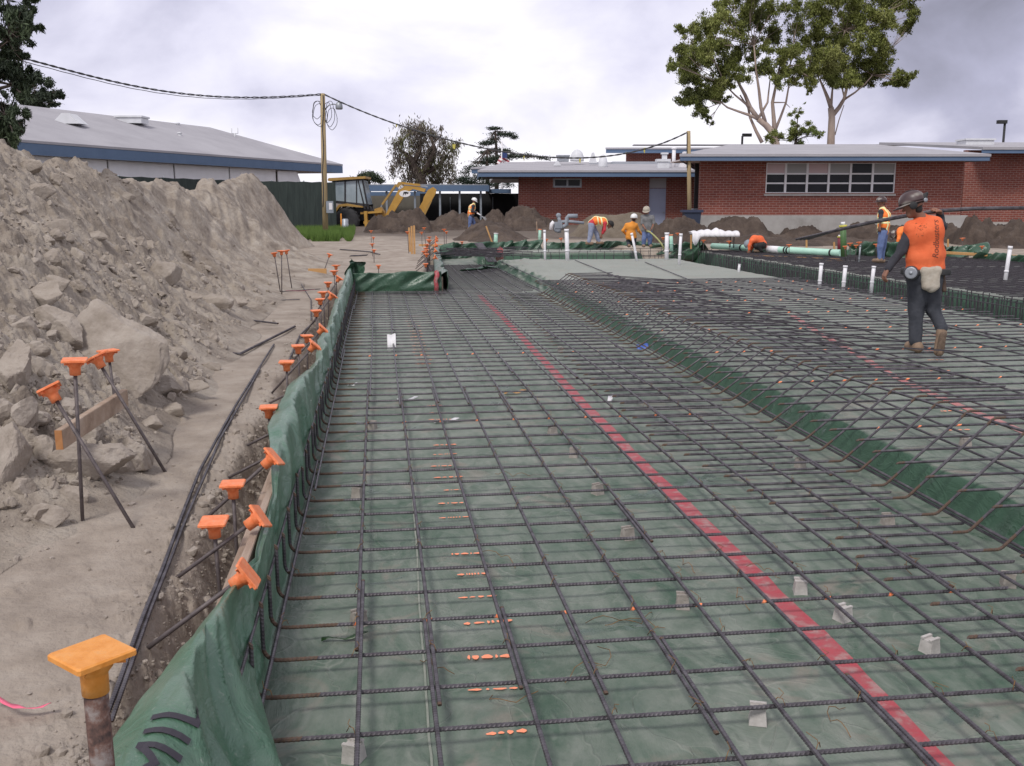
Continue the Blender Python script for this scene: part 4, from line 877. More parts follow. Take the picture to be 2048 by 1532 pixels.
# along the left form: upright ones and raking kickers
VC = [(465,965),(427,1040),(537,812),(573,722),(596,690),(614,670),(632,620),(640,597),(646,583),(656,564),(668,541),(672,530)]
for i, (u, v) in enumerate(VC):
    X = -.76; p = onX(u, v, X)
    stake((X+random.uniform(-.02, .02)+(.03 if i == 1 else 0), p[1]+(.05 if i == 1 else 0), -.2), p, f'upright stake with square orange cap outside the left form, {ordw(i+1)} listed nearest first' if False else f'upright orange-capped stake outside the left form, {ordw([2,1,3,4,5,6,7,8,9,10,11,12][i])} from the camera', 'upright stakes of the left form')
KC = [(492,1150,-.53),(517,1035,-.565),(545,915,-.58),(628,690,-.58),(645,657,-.58),(664,590,-.58),(678,556,-.58)]
for i, (u, v, X) in enumerate(KC):
    p = onX(u, v, X); stake((X-.42, p[1]-.02, .17), p+np.array([.015, 0, .01]), f'raking kicker bar with orange cap leaning onto the left form, {ordw(i+1)} from the camera', 'raking kickers of the left form')
for i, y in enumerate((6.1, 6.9, 7.9, 8.4)):
    mb = MB(); mb.tube([(-1.0, y, .17), (-.60, y+.03, .36)], .009, 8); o = mb.build('kicker_bar', M['stake']); tag(o, f'bare raking bar behind the left form, {ordw(i+1)} from the camera', 'bar', 'bare kickers of the left form')
# big near stake
p = CP+ray(184, 1303)*2.02
e = stake((p[0]+.012, p[1]-.01, .02), p, 'thick muddy steel stake with large amber cap right beside the camera', None, M['rusty_stake'], .0245, spin=math.radians(44), cm=cap_mesh(M['cap2'], 1.06))
for ch in e.children:
    if ch.name.startswith('safety_cap'): ch.scale = (1, 1, 1.1)
# group beside the short plank
SG = [((165,1035),(149,718),.25,'upright stake nearest the plank end, orange cap level'),((262,1048),(97,775),.25,'long bar leaning left across the plank with a tilted orange cap'),
      ((240,880),(216,700),.25,'upright stake behind the plank with a cap turned to the camera'),((325,935),(190,712),.25,'bar leaning back behind the plank, its cap edge-on')]
for (bu, bv), (tu, tv), z, what in SG:
    b = Z(bu, bv, z); d0 = (b-CP)@FH; t = H(tu, tv, d0+(.10 if tu == 97 else .0)); stake(b+(b-t)/np.linalg.norm(b-t)*.15, t, what, 'capped stakes around the short plank', spin={97: .3, 190: .9, 149: .2}.get(tu, .6))
a = H(118, 880, 5.15); b = H(250, 795, 6.2); d = Vector(b-a); mb = MB(); mb.boxb(0, d.length, -.02, .02, -.055, .055)
o = mb.build('plank', M['wood'], None, tuple(a)); o.rotation_euler = (0, -math.asin(d.z/d.length), math.atan2(d.y, d.x)); bevel(o, .004, 1); tag(o, 'short thick plank with an orange-brown sawn end held up between the capped stakes', 'plank')
mb = MB(); mb.boxb(-.003, .0, -.019, .019, -.053, .053); mb.build('sawn_end', nmat('sawn_end', [(.36,.15,.05), (.45,.22,.09)], 20, .8), o)
def ground_stake(cu, cv, bu, bv, z, label, group, **k):
    b = Z(bu, bv, z); d0 = (b-CP)@FH; t = H(cu, cv, d0); return stake(b-np.array([0, 0, .15]), t, label, group, **k)
for q, w_ in (((548,505,562,580,.27),'leftmost of the three meeting stakes on the smooth dirt'),((563,501,563,582,.27),'middle of the three meeting stakes on the smooth dirt'),((572,500,585,574,.27),'rightmost of the three meeting stakes on the smooth dirt'),
              ((660,508,641,548,.25),'single leaning stake left of the green hood'),((757,530,757,552,.2),'capped stake behind the middle of the green end wall'),((851,527,854,556,.2),'capped stake behind the right end of the green end wall')):
    ground_stake(*q, w_+', orange cap', 'stakes on the smooth dirt')
for i, q in enumerate(((742,461,743,490),(747,474,745,497),(744,487,746,512),(748,499,748,520))): ground_stake(*q, .3, f'small orange-capped stake in the line below the machine, {ordw(i+1)} from the back', 'capped stakes below the digging machine')
for i, q in enumerate(((815,463,818,506,.3),(848,455,853,497,.3),(843,464,845,496,.3),(888,458,889,497,.3),(893,463,892,497,.3),(924,483,924,500,.3))): ground_stake(*q, f'thin capped stake at the far left corner of the form, {ordw(i+1)} from the left', 'capped stakes of the far left corner')
for i in range(20):
    f = i/19; y = 23.2+f*11; x = 1.32+.062*(y-23.2); 
    if i % 2 == 0: stake((x-.22, y, 0), (x-.24+random.uniform(-.04, .04), y, .72+random.uniform(-.08, .1)), f'upright capped stake of the long far form, {ordw(i//2+1)} going back', 'stakes of the long far form')
    else: stake((x-.55, y, .2), (x+.02, y, .62+random.uniform(-.1, .12)), f'raking capped kicker of the long far form, {ordw(i//2+1)} going back', 'stakes of the long far form')
for i, q in enumerate(((1093,478,1093,492),(1122,476,1123,492),(1326,475,1327,492),(1355,466,1356,490),(1407,480,1407,496),(1458,482,1459,500),(1578,489,1579,505),(1700,486,1701,512),(1712,490,1712,512),(1690,492,1692,512),(1718,484,1719,506),(1925,476,1926,500),(1964,492,1964,506),(1752,488,1753,506))):
    ground_stake(*q, .42, f'orange-capped stake behind the far form, {ordw(i+1)} from the left', 'capped stakes behind the far form')
# bare wooden stakes and laths
def lath(tu, tv, bu, bv, z, w_, mat, label, cat='stake', group=None):
    b = Z(bu, bv, z); t = H(tu, tv, (b-CP)@FH); mb = MB(); d = Vector(t-b); mb.boxb(-w_/2, w_/2, -w_*.3, w_*.3, -.1, d.length); o = mb.build('wood_stake', mat, None, tuple(b)); o.rotation_mode = 'QUATERNION'; o.rotation_quaternion = Vector((0, 0, 1)).rotation_difference(d.normalized())
    return tag(o, label, cat, group)
for i, q in enumerate(((818,455,820,505),(823,452,824,508),(828,451,829,508))): lath(*q, .28, .06, M['newwood'], f'tall fresh wood stake of the bundle at the far left corner, {ordw(i+1)} from left', group='tall fresh wood stakes')
for q, c_, l_ in (((970,452,966,478,.45),M['pvc'],'pale lath leaning on an orange-flagged stake near the dark pile'),((972,452,985,487,.45),M['newwood'],'leaning brown stake with orange flag by the dark pile'),((1006,467,1007,480,.45),M['newwood'],'short brown stake right of the short mint pipe'),
                  ((1382,470,1382,492,.42),M['newwood'],'fresh yellow stake left of the white-covered table'),((1613,480,1613,502,.4),M['newwood'],'fresh yellow stake behind the long mint pipe'),((1668,484,1669,504,.4),M['newwood'],'fresh yellow stake at the right end of the mint pipe'),((1073,443,1074,462,.6),M['wood'],'grey stake left of the gas meter'),((1896,478,1896,497,.45),M['newwood'],'thin stake behind the carrying worker')):
    lath(*q, .05, c_, l_)
# ------------------------------------------------------------------ bars and litter lying on the path
def ground_z(x, y): return float(ground_full(np.array([x]), np.array([y]))[0])
def path_bar(px, label, r=.0125, lift=.012, name='rebar', pitch=.014, z=.24):
    P = [Z(u, v, z) for u, v in px]; Q = []
    for a, b in zip(P[:-1], P[1:]): Q += [a+(b-a)*k/12 for k in range(12)]
    Q.append(P[-1]); Q = np.array(Q); h = np.array([max(ground_z(q[0], q[1]), H0(q[0], q[1])) for q in Q]); k = np.ones(9)/9; hp = np.convolve(np.pad(h, 4, 'edge'), k, 'valid'); Q[:, 2] = np.maximum(hp, .2)+lift+r
    o = link(name, bar_mesh([tuple(q) for q in Q], r=r, R=.02, pitch=pitch)); return tag(o, label, 'rebar', None)
path_bar([(205,1450),(275,1265),(345,1085),(400,940),(470,815),(548,690)], 'long ribbed bar lying along the dirt path beside the form', .0095)
path_bar([(222,1440),(300,1220),(372,1040),(440,880),(520,740)], 'second ribbed bar touching the long one on the dirt path', .0085)
path_bar([(352,700),(480,710),(590,655)], 'ribbed bar bent in the middle across the upper path', .014)
path_bar([(502,641),(556,648)], 'short straight bar end lying near the top of the path')
path_bar([(632,640),(600,672),(578,722)], 'curved dark bar along the trench edge, far part', .010)
path_bar([(602,568),(622,600),(622,640)], 'curved thin bar sticking from the smooth dirt', .008)
path_bar([(680,504),(740,508),(760,512)], 'dark bar lying on the far smooth dirt, rear one', .018, pitch=.05, z=.26); path_bar([(700,515),(735,514)], 'dark bar lying on the far smooth dirt, front one', .02, pitch=.05, z=.26)
path_bar([(560,583),(640,578)], 'thin bar lying beside the three meeting stakes', .008); path_bar([(548,602),(600,600)], 'thin straight bar lying on the smooth path, nearer', .007)
mb = MB(); a = Z(635, 548, .25); mb.box((0, 0, .14), (.42, .04, .17)); o = mb.build('plank', M['newwood'], None, (a[0], a[1], .15)); o.rotation_euler = (0, 0, -YAW); tag(o, 'short brown board set on edge left of the green hood', 'plank')
def ribbon(pts, wd, mat, label, name='ribbon'):
    mb = MB(); P = [Vector(p) for p in pts]; n = len(P); vs = []
    for i, p in enumerate(P):
        t = (P[min(i+1, n-1)]-P[max(i-1, 0)]).normalized(); s = t.cross(Vector((0, 0, 1))).normalized(); a = .5*math.sin(i*1.1); k = s*math.cos(a)+Vector((0, 0, 1))*abs(math.sin(a)); vs += [p-k*wd/2, p+k*wd/2]
    mb.add(vs, [(2*i, 2*i+1, 2*i+3, 2*i+2) for i in range(n-1)], smooth=True); o = mb.build(name, mat); md = o.modifiers.new('thick', 'SOLIDIFY'); md.thickness = .0012; return tag(o, label, 'ribbon')
ribbon([Z(u, v, .24)+np.array([0, 0, .012+.008*math.sin(i)]) for i, (u, v) in enumerate(((-12,1400),(0,1408),(15,1418),(32,1420),(50,1419),(70,1418),(88,1417),(103,1415)))], .028, M['pink'], 'pink flagging ribbon on the dirt at the lower left')
ribbon([Z(u, v, .25)+np.array([0, 0, .01]) for u, v in ((572,582),(600,583),(630,580))], .012, M['pink'], 'thin pink string by the three meeting stakes')
ribbon([Z(u, v, .26)+np.array([0, 0, .012]) for u, v in ((430,517),(445,513),(462,508))], .03, M['paint'], 'faint orange scrap at the foot of the gullied face')
# thin roots of the bar stack: dark stack of rods at lower mound
lath(500, 470, 478, 497, .5, .03, M['wood'], 'small broken lath on the gullied face of the mound') if False else None
# ------------------------------------------------------------------ buildings (local frames: x = camera right, y = horizontal forward, z = up)
def frame(name, d, u, label, cat='building', z=0):
    """empty on the upright plane d metres ahead under photo column u; returns the empty and a pixel -> local function"""
    o = H(u, 405, d); o[2] = 0; e = empty(name, tuple(o), -YAW, label, cat)
    def L(uu, vv, dd=d):
        p = H(uu, vv, dd)-o; return np.array([p@_r, p@FH, p[2]])
    return e, L
def rect(mb, L, u0, v0, u1, v1, d, y0=0, y1=.1, m=0):
    """box whose front face fills the pixel rectangle on plane d; y0..y1 are its depth offsets"""
    a = L(u0, v0, d); b = L(u1, v1, d); c = a[1]; mb.boxb(min(a[0], b[0]), max(a[0], b[0]), c+y0, c+y1, min(a[2], b[2]), max(a[2], b[2]), m)
def poly(mb, L, px, d, y0, y1, m=0):
    P = [L(u, v, d)+np.array([0, y0, 0]) for u, v in px]; mb.prism(P, (0, y1-y0, 0), m)
def roofquad(mb, P, th=.12, m=0):
    mb.prism(P, (0, 0, -th), m)
# --- right brick building
D1 = 42.
e, L = frame('brick_building', D1, 1680, 'red brick building on the right with long blue fascia and a band of six windows')
def Lz(u, z, d=D1): p = L(u, 405, d); return np.array([p[0], p[1], z])
zt = L(1500, 320)[2]; zb = L(1600, 430.5)[2]
xl, xr_, wx0, wx1 = L(1412, 0)[0], L(1955, 0)[0], L(1548, 0)[0], L(1815, 0)[0]; wz0, wz1 = L(1680, 386)[2], L(1680, 325.5)[2]
mb = MB()
for a, b, c, d_ in ((xl, wx0, zb, zt+.3), (wx1, xr_, zb, zt+.3), (wx0, wx1, zb, wz0), (wx0, wx1, wz1, zt+.3)): mb.boxb(a, b, 0, .25, c, d_)
mb.prism([(xl,.25,zb),(xl+2.3,11,zb),(xl+2.3,11,zt+.3),(xl,.25,zt+.3)],(.25,0,0)); mb.build('brick_wall', M['brick'], e)
mb = MB(); mb.boxb(xl+.26, xr_, 2.6, 2.7, zb, zt+.2); mb.build('inner_wall', M['black'], e)
mb = MB(); mb.boxb(xl-.01, xr_+.3, -.03, .3, -.3, zb); mb.prism([(xl-.01,.3,-.3),(xl+2.28,11,-.3),(xl+2.28,11,zb),(xl-.01,.3,zb)],(.3,0,0)); mb.build('concrete_base', nmat('stained_concrete', [(.24,.225,.21), (.36,.345,.33), (.43,.415,.40)], .7, .9, .006, 15), e)
fz0 = L(1500, 321.5, D1-1.2)[2]; fz1 = L(1500, 310.5, D1-1.2)[2]
ex0, ex1 = L(1370, 0, D1-1.2)[0], L(2006, 0, D1-1.2)[0]
mb = MB(); mb.boxb(ex0, ex1, -1.2, -1.14, fz0, fz1); 
mb.prism([(ex0-.002, -1.14, fz0), (ex0-.002, -1.14, fz1), (ex0+2.6, 10, fz1), (ex0+2.6, 10, fz0)], (.05, 0, 0)); mb.prism([(ex1, -1.14, fz0), (ex1, -1.14, fz1), (ex1-.5, 1.5, fz1), (ex1-.5, 1.5, fz0)], (.05, 0, 0)); mb.build('fascia', M['blue'], e)
mb = MB(); mb.boxb(ex0+.1, ex1-.05, -1.13, 2, fz0+.03, fz0+.08); mb.build('soffit', M['cream'], e)
rz = L(1650, 289, D1+9)[2]
mb = MB(); roofquad(mb, [(ex0-.04, -1.24, fz1+.05), (ex1+.04, -1.24, fz1+.05), (ex1-1.0, 9, rz), (L(1470, 0, D1+9)[0], 9, rz)], .1)
roofquad(mb, [(L(1470, 0, D1+9)[0], 9, rz), (ex1-1, 9, rz), (ex1, 20, fz1+.05), (ex0+3, 20, fz1+.05)], .1); roofquad(mb, [(ex0-.04, -1.24, fz1+.05), (L(1470, 0, D1+9)[0], 9, rz), (ex0+2.6, 10, fz1+.05)], .1); mb.build('roof', M['roof'], e)
win = MB(); bars = [1548, 1589, 1633.5, 1678, 1723, 1768.5, 1815]; fw = .045
for u in bars: x = L(u, 0)[0]; win.boxb(x-fw, x+fw, .02, .14, wz0, wz1)
for v in (386, 366.5, 347.5, 325.5): z = L(1680, v)[2]; win.boxb(wx0, wx1, .04, .12, z-fw*.7, z+fw*.7)
wf = win.build('window', M['white'], e); wf['label'] = 'band of six white framed windows with pale top panels'
si = MB(); si.boxb(wx0-.05, wx1+.05, -.06, .02, wz0-.12, wz0-.035); si.build('window_sill', M['concrete'], wf)
for i in range(6):
    x0, x1 = L(bars[i], 0)[0]+fw, L(bars[i+1], 0)[0]-fw; z1, z2, z3, z4 = [L(1680, v)[2] for v in (386, 366.5, 347.5, 325.5)]
    pn = MB(); pn.boxb(x0, x1, .07, .08, z1+.03, z2-.03); pn.build('pane', M['glass'], wf); pn = MB(); pn.boxb(x0, x1, .07, .08, z2+.03, z3-.03); pn.build('pane', M['glass'], wf)
    pn = MB(); pn.boxb(x0, x1, .06, .08, z3+.03, z4-.03); pn.build('top_panel', [M['cream'], nmat('panel_grey', [(.34,.34,.34)], 1), nmat('panel_pink', [(.55,.42,.43)], 1)][[2,1,2,1,0,1][i]] if i != 4 else M['glass'], wf)
# --- its right wing
e, L = frame('brick_wing', 47., 2040, 'darker brick wing at the right edge with its own blue fascia')
x0 = L(1957, 0)[0]; mb = MB(); z0 = L(2000, 440)[2]; z1 = L(2000, 309)[2]; mb.boxb(x0, x0+22, 0, .3, z0-.1, z1+.2); mb.build('brick_wall', M['brick'], e)
mb = MB(); mb.boxb(x0, x0+22, -.05, .35, -.3, z0-.1); mb.build('concrete_base', M['concrete'], e)
mb = MB(); z2 = L(2000, 299)[2]; mb.boxb(L(1990, 0, 45.8)[0], x0+22, -1.2, -1.12, z1, z2); mb.build('fascia', M['blue'], e)
mb = MB(); xx = L(1990, 0, 45.8)[0]; roofquad(mb, [(xx, -1.24, z2+.05), (x0+22, -1.24, z2+.05), (x0+22, 9, z2+.85), (xx-1, 9, z2+.85)]); mb.build('roof', M['roof'], e)
# --- middle brick building
D2 = 54.
e, L = frame('brick_building', D2, 1230, 'lower brick building in the middle with a blue-grey door and small high window')
zt = L(1200, 354)[2]; z0 = .3; xa, xb = L(1038, 0)[0], L(1420, 0)[0]; dx0, dx1 = L(1308, 0)[0], L(1343, 0)[0]; dz = L(1320, 446)[2]; dt = L(1320, 356)[2]; dm = L(1320, 377)[2]
w0, w1 = L(1109, 0)[0], L(1168, 0)[0]; wz0, wz1 = L(1130, 375)[2], L(1130, 357)[2]
mb = MB()
for a, b, c, d_ in ((xa, w0, z0, zt+.3), (w0, w1, z0, wz0), (w0, w1, wz1, zt+.3), (w1, dx0, z0, zt+.3), (dx0, dx1, dt, zt+.3), (dx1, xb, z0, zt+.3)): mb.boxb(a, b, 0, .25, c, d_)
mb.boxb(xa, xa+.25, .25, 4.6, z0, zt+.3); mb.build('brick_wall', M['brick'], e)
mb = MB(); mb.boxb(dx0, dx1, .08, .13, z0, dm); dr = mb.build('door', M['door'], e); mb = MB(); mb.lathe([(.0, 0), (.04, .01), (.04, .05), (.0, .06)], (dx1-.12, .03, z0+1.05), R=Matrix.Rotation(math.pi/2, 3, 'X'), n=8); mb.build('handle', M['galv'], dr)
mb = MB(); mb.boxb(dx0, dx1, .09, .14, dm+.03, dt); mb.build('transom_panel', nmat('pale_panel', [(.42,.42,.45)], 1), e)
mb = MB(); f = .05
for x in (w0+f, (w0+w1)/2, w1-f): mb.boxb(x-f, x+f, .03, .14, wz0, wz1)
mb.boxb(w0, w1, .04, .13, wz0, wz0+.09); mb.boxb(w0, w1, .04, .13, wz1-.07, wz1); wf = mb.build('window', M['galv'], e); mb = MB(); mb.boxb(w0, w1, .08, .09, wz0, wz1); mb.build('pane', M['glass'], wf)
ex0, ex1 = L(955, 0, D2-1.5)[0], L(1425, 0, D2-1.5)[0]; fz0, fz1 = L(1200, 353.5, D2-1.5)[2], L(1200, 342.5, D2-1.5)[2]
mb = MB(); mb.boxb(ex0, ex1, -1.5, -1.42, fz0, fz1); mb.prism([(ex0, -1.42, fz0), (ex0, -1.42, fz1), (ex0-.3, 5, fz1), (ex0-.3, 5, fz0)], (.06, 0, 0)); mb.build('fascia', M['blue'], e)
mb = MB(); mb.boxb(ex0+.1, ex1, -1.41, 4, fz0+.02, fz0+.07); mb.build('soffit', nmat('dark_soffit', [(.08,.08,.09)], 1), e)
rz = L(1200, 324, D2+12)[2]; mb = MB(); roofquad(mb, [(ex0-.05, -1.55, fz1+.05), (ex1, -1.55, fz1+.05), (L(1425, 0, D2+12)[0], 12, rz), (L(1010, 0, D2+12)[0], 12, rz)], .1); roofquad(mb, [(L(1010, 0, D2+12)[0], 12, rz), (L(1425, 0, D2+12)[0], 12, rz), (ex1+5, 24, fz1), (ex0, 24, fz1)], .1); mb.build('roof', M['roof'], e)
mb = MB(); p0 = L(943, 337, D2+4); p1 = L(1068, 333, D2+4); mb.boxb(p0[0], p1[0], 4, 4.1, p0[2]-.28, p0[2]); mb.build('rear_fascia', M['blue'], e)
mb = MB(); roofquad(mb, [(p0[0]-.05, 3.95, p0[2]+.06), (p1[0]+2, 3.95, p0[2]+.06), (p1[0]+2, 13, p0[2]+.75), (p0[0]+4, 13, p0[2]+.75)], .1); mb.build('rear_roof', M['roof'], e)
def roof_unit(u0, v0, u1, v1, d, label, kind='box', mat=None, cat='roof vent'):
    e, L = frame('roof_vent', d, (u0+u1)/2, label, cat); a = L(u0, v1); b = L(u1, v0); w_ = b[0]-a[0]; h = b[2]-a[2]; mb = MB(); m = mat or M['galv']
    if kind == 'box':
        mb.boxb(-w_/2, w_/2, 0, w_*.8, a[2], a[2]+h*.72); mb.boxb(-w_/2-.06, w_/2+.06, -.06, w_*.8+.06, a[2]+h*.76, b[2]); mb.boxb(-w_*.4, w_*.4, .05, w_*.7, a[2]+h*.7, a[2]+h*.78)
    elif kind == 'dome': mb.lathe([(w_*.5, a[2]), (w_*.5, a[2]+h*.12), (w_*.48, a[2]+h*.4), (w_*.38, a[2]+h*.72), (w_*.2, a[2]+h*.93), (.01, b[2])], (0, w_/2, 0), 14)
    elif kind == 'pipe': mb.tube([(0, 0, a[2]-.2), (0, 0, b[2]-.1)], w_*.42, 10); mb.lathe([(w_*.42, b[2]-.1), (w_*.62, b[2]-.08), (w_*.62, b[2]-.02), (.02, b[2])], (0, 0, 0), 10)
    elif kind == 'hood': mb.prism([(-w_/2, 0, a[2]), (w_/2, 0, a[2]), (w_*.3, 0, a[2]+h*.5), (w_*.12, 0, b[2]), (-w_*.12, 0, b[2]), (-w_*.3, 0, a[2]+h*.5)], (0, w_*.7, 0))
    elif kind == 'fork': mb.tube([(0, 0, a[2]), (0, 0, a[2]+h*.6)], .05, 8); mb.tube([(-w_/2, 0, b[2]), (-w_/2, 0, a[2]+h*.55), (w_/2, 0, a[2]+h*.55), (w_/2, 0, b[2]+.04)], .03, 6)
    mb.build('housing', m, e); return e
RW_ = nmat('white_metal', [(.55,.56,.58), (.68,.69,.72)], 2, .5)
for q in ((1114,310,1137,323,60,'square metal box vent left of the pale dome on the middle roof','box',M['galv']),(1140,298,1168,322,61,'pale translucent round dome on the middle roof','dome',RW_),(1177,305,1193,326,60,'small boxy hood right of the pale dome','hood',RW_),
          (1196,308,1215,335,57,'rounded white vent on short legs near the middle roof eave','dome',RW_),(1313,318,1337,340,55.5,'louvred square turret on the middle roof above the door','box',RW_),(1322,305,1332,319,55.8,'small capped flue on top of the louvred turret','box',RW_),
          (1340,295,1350,336,57,'tall white flue pipe left of the second wooden pole','pipe',M['white']),(1356,303,1378,337,57,'white cone hood with flue beside the second wooden pole','hood',M['white']),(1384,324,1414,338,56,'low white box vent by the corner of the right building','box',M['white']),
          (1922,277,1979,290,50,'long pale louvred unit on top of the right roof','box',RW_),(1106,322,1122,331,58,'low grey vent at the left of the middle roof','hood',RW_)):
    roof_unit(*q[:5], q[5], q[6], q[7])
mb = MB(); e, L = frame('roof_curb', 62., 1280, 'long grey raised duct at the back of the middle roof', 'duct'); rect(mb, L, 1225, 323, 1370, 336, 62., 0, 1.2); rect(mb, L, 1180, 325, 1226, 333, 62., .2, 1.0); mb.build('casing', nmat('grey_duct', [(.30,.32,.36), (.36,.38,.42)], 1, .6), e)
# --- tall rear building
D3 = 72.
e, L = frame('brick_building', D3, 1330, 'rear brick building with a higher blue fascia, seen above the middle roof')
mb = MB(); rect(mb, L, 1253, 303, 1470, 400, D3, 0, .3); mb.build('brick_wall', M['brick'], e); mb = MB(); a = L(1212, 306, D3-1.5); b = L(1480, 296.5, D3-1.5); mb.boxb(a[0], b[0], -1.5, -1.4, a[2], b[2]); mb.build('fascia', M['blue'], e)
mb = MB(); z = b[2]+.05; roofquad(mb, [(a[0]-.05, -1.55, z), (b[0]+10, -1.55, z), (b[0]+10, 7, z+.45), (L(1262, 0, D3+7)[0], 7, z+.45)]); rect(mb, L, 1268, 288.5, 1880, 290.5, D3+6, 0, 1); mb.build('roof', M['roof'], e)
# --- left building with the big pale roof
def long_building():
    o = H(688, 405, 64.); o[2] = 0; e = empty('white_panel_building', tuple(o), 0, 'long low building on the left with pale hipped roof, blue fascia and white panels', 'building')
    W = lambda u, v, d: H(u, v, d)-o
    ze = 4.15; A = H(-60, 405, 36.5); B = H(688, 405, 64.); A[2] = B[2] = ze; dA = B-A; dA[2] = 0; ux = dA/np.linalg.norm(dA); nx = np.array([-ux[1], ux[0], 0]); 
    if nx@FH < 0: nx = -nx
    A = A-ux*25
    def q(t, s, z): p = B-ux*t+nx*s; return np.array([p[0], p[1], z])-o
    Lf = np.linalg.norm(B-A); rzz = 6.35
    R0 = H(420, 258, 61.)
    sR = (R0-B)@nx; tR = -(R0-B)@ux; rzz = R0[2]
    mb = MB(); mb.prism([q(0, 0, ze), q(Lf, 0, ze), q(Lf, sR, rzz), q(tR, sR, rzz)], (0, 0, .1)); mb.prism([q(0, 0, ze), q(tR, sR, rzz), q(0, 2*sR, ze)], (0, 0, .1)); mb.prism([q(tR, sR, rzz), q(Lf, sR, rzz), q(Lf, 2*sR, ze), q(0, 2*sR, ze)], (0, 0, .1)); mb.build('roof', M['roof'], e)
    mb = MB(); mb.prism([q(0, .02, ze-.45), q(Lf, .02, ze-.45), q(Lf, .02, ze-.01), q(0, .02, ze-.01)], nx*.08); mb.prism([q(0, .1, ze-.45), q(0, 2*sR, ze-.45), q(0, 2*sR, ze-.01), q(0, .1, ze-.01)], -ux*.08); mb.build('fascia', M['blue'], e)
    mb = MB(); mb.prism([q(.2, .12, ze-.44), q(Lf, .12, ze-.44), q(Lf, 2*sR, ze-.44), q(.2, 2*sR, ze-.44)], (0, 0, .05)); mb.build('soffit', M['white'], e)
    mb = MB(); mb.prism([q(2.2, 2.2, -.2), q(Lf, 2.2, -.2), q(Lf, 2.2, ze-.45), q(2.2, 2.2, ze-.45)], nx*.25); mb.build('wall', nmat('shaded_wall', [(.05,.035,.035), (.09,.06,.055)], 2, .9), e)  # shadow under the eave is put into this dark wall colour
    # hanging white panels
    t = 7.2; k = 0
    while t < Lf-5:
        w_ = 4.6; mb = MB(); mb.prism([q(t, .5, ze-1.32), q(t+w_-.12, .5, ze-1.32), q(t+w_-.12, .5, ze-.46), q(t, .5, ze-.46)], nx*.06); mb.build('white_panel', M['white'], e); t += w_
    mb = MB(); mb.prism([q(4.0, .4, ze-1.7), q(7.1, .4, ze-1.7), q(7.1, .4, ze-.5), q(5.0, .4, ze-.5), q(4.6, .4, ze-1.1)], nx*.06); mb.build('white_panel', M['white'], e)
    for u0, v0, u1, v1, kind, lab in ((115,226,172,247,'hood','white hooded vent high on the pale left roof'),(243,231,293,246,'box','low box unit on the ridge of the pale left roof'),(362,245,368,256,'pipe','thin pipe vent at the ridge of the left roof'),(364,264,371,277,'pipe','short pipe vent on the slope of the left roof'),(471,257,482,279,'fork','forked white pipe vent low on the left roof')):
        t_ = None; d = ray((u0+u1)/2, v1); Nn = np.cross(q(0, 0, ze)-q(Lf, 0, ze), q(tR, sR, rzz)-q(0, 0, ze)); p0 = q(0, 0, ze)+o; tt = ((p0-CP)@Nn)/(d@Nn); dd = tt*(d@FH)*(.975 if kind in ('hood', 'box') else 1); roof_unit(u0, v0, u1, v1, dd if 20 < dd < 90 else 55, lab, kind, RW_)
long_building()
# --- dark windscreen fence
def fence():
    P = [H(-40, 405, 33.), H(240, 405, 42.), H(480, 405, 50.), H(672, 405, 51.)]; tops = [338, 352, 361, 364]
    e = empty('construction_fence', (P[3][0], P[3][1], 0), 0, 'tall fence covered in dark green windscreen fabric behind the mound', 'fence'); o = np.array([P[3][0], P[3][1], 0])
    for i in range(3):
        a, b = P[i].copy(), P[i+1].copy(); n = 24; V = []
        for k in range(n+1):
            f = k/n; p = a+(b-a)*f; zt = H(240, tops[i]+(tops[i+1]-tops[i])*f, (p-CP)@FH)[2]-.03*math.sin(f*math.pi*6)**2; w_ = .04*math.sin(f*40)
            V += [np.array([p[0], p[1]+w_, .2])-o, np.array([p[0], p[1]-w_*.3, zt])-o, np.array([p[0], p[1]+.03+w_, .2])-o, np.array([p[0], p[1]+.03-w_*.3, zt])-o]
        mb = MB(); F = []
        for k in range(n): q = 4*k; F += [(q, q+4, q+5, q+1), (q+2, q+3, q+7, q+6), (q+1, q+5, q+7, q+3)]
        mb.add(V, F); mb.build('windscreen', M['meshfence'], e)
        for k in range(3): p = a+(b-a)*k/3; mb = MB(); zt = H(240, tops[i]+(tops[i+1]-tops[i])*k/3, (p-CP)@FH)[2]; mb.tube([(p[0]-o[0], p[1]-o[1]+.08, .1), (p[0]-o[0], p[1]-o[1]+.08, zt+.05)], .035, 8); mb.build('post', M['galv'], e)
fence()
# --- covered walkway behind the digger
D4 = 62.
e, L = frame('covered_walkway', D4, 860, 'long covered walkway with blue fascia and thin posts behind the digging machine', 'walkway')
mb = MB(); a = L(690, 382.5); b = L(975, 370.5); mb.boxb(a[0], b[0], 0, .12, a[2], b[2]-.0); mb.boxb(b[0], b[0]+.1, 0, 3.2, a[2], b[2]); mb.build('fascia', M['blue'], e)
mb = MB(); mb.boxb(a[0], b[0], .0, 3.2, b[2]+.003, b[2]+.06); mb.boxb(a[0], b[0]-.05, .13, 3.1, a[2]+.06, a[2]+.1); mb.build('roof', M['galv'], e)
for u in (763, 822, 874, 959, 915): mb = MB(); x = L(u, 0)[0]; mb.boxb(x-.06, x+.06, .3, .42, .2, a[2]+.06); mb.build('post', M['greypaint'], e)
D5 = 70.
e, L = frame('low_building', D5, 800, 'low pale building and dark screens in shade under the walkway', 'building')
mb = MB(); rect(mb, L, 690, 391.5, 850, 470, D5, 0, 2); mb.build('wall', nmat('beige_wall', [(.13,.12,.10), (.17,.155,.13)], 2, .9), e); mb = MB(); rect(mb, L, 690, 384, 860, 391.5, D5-1, -1, .2); mb.build('fascia', M['blue'], e)
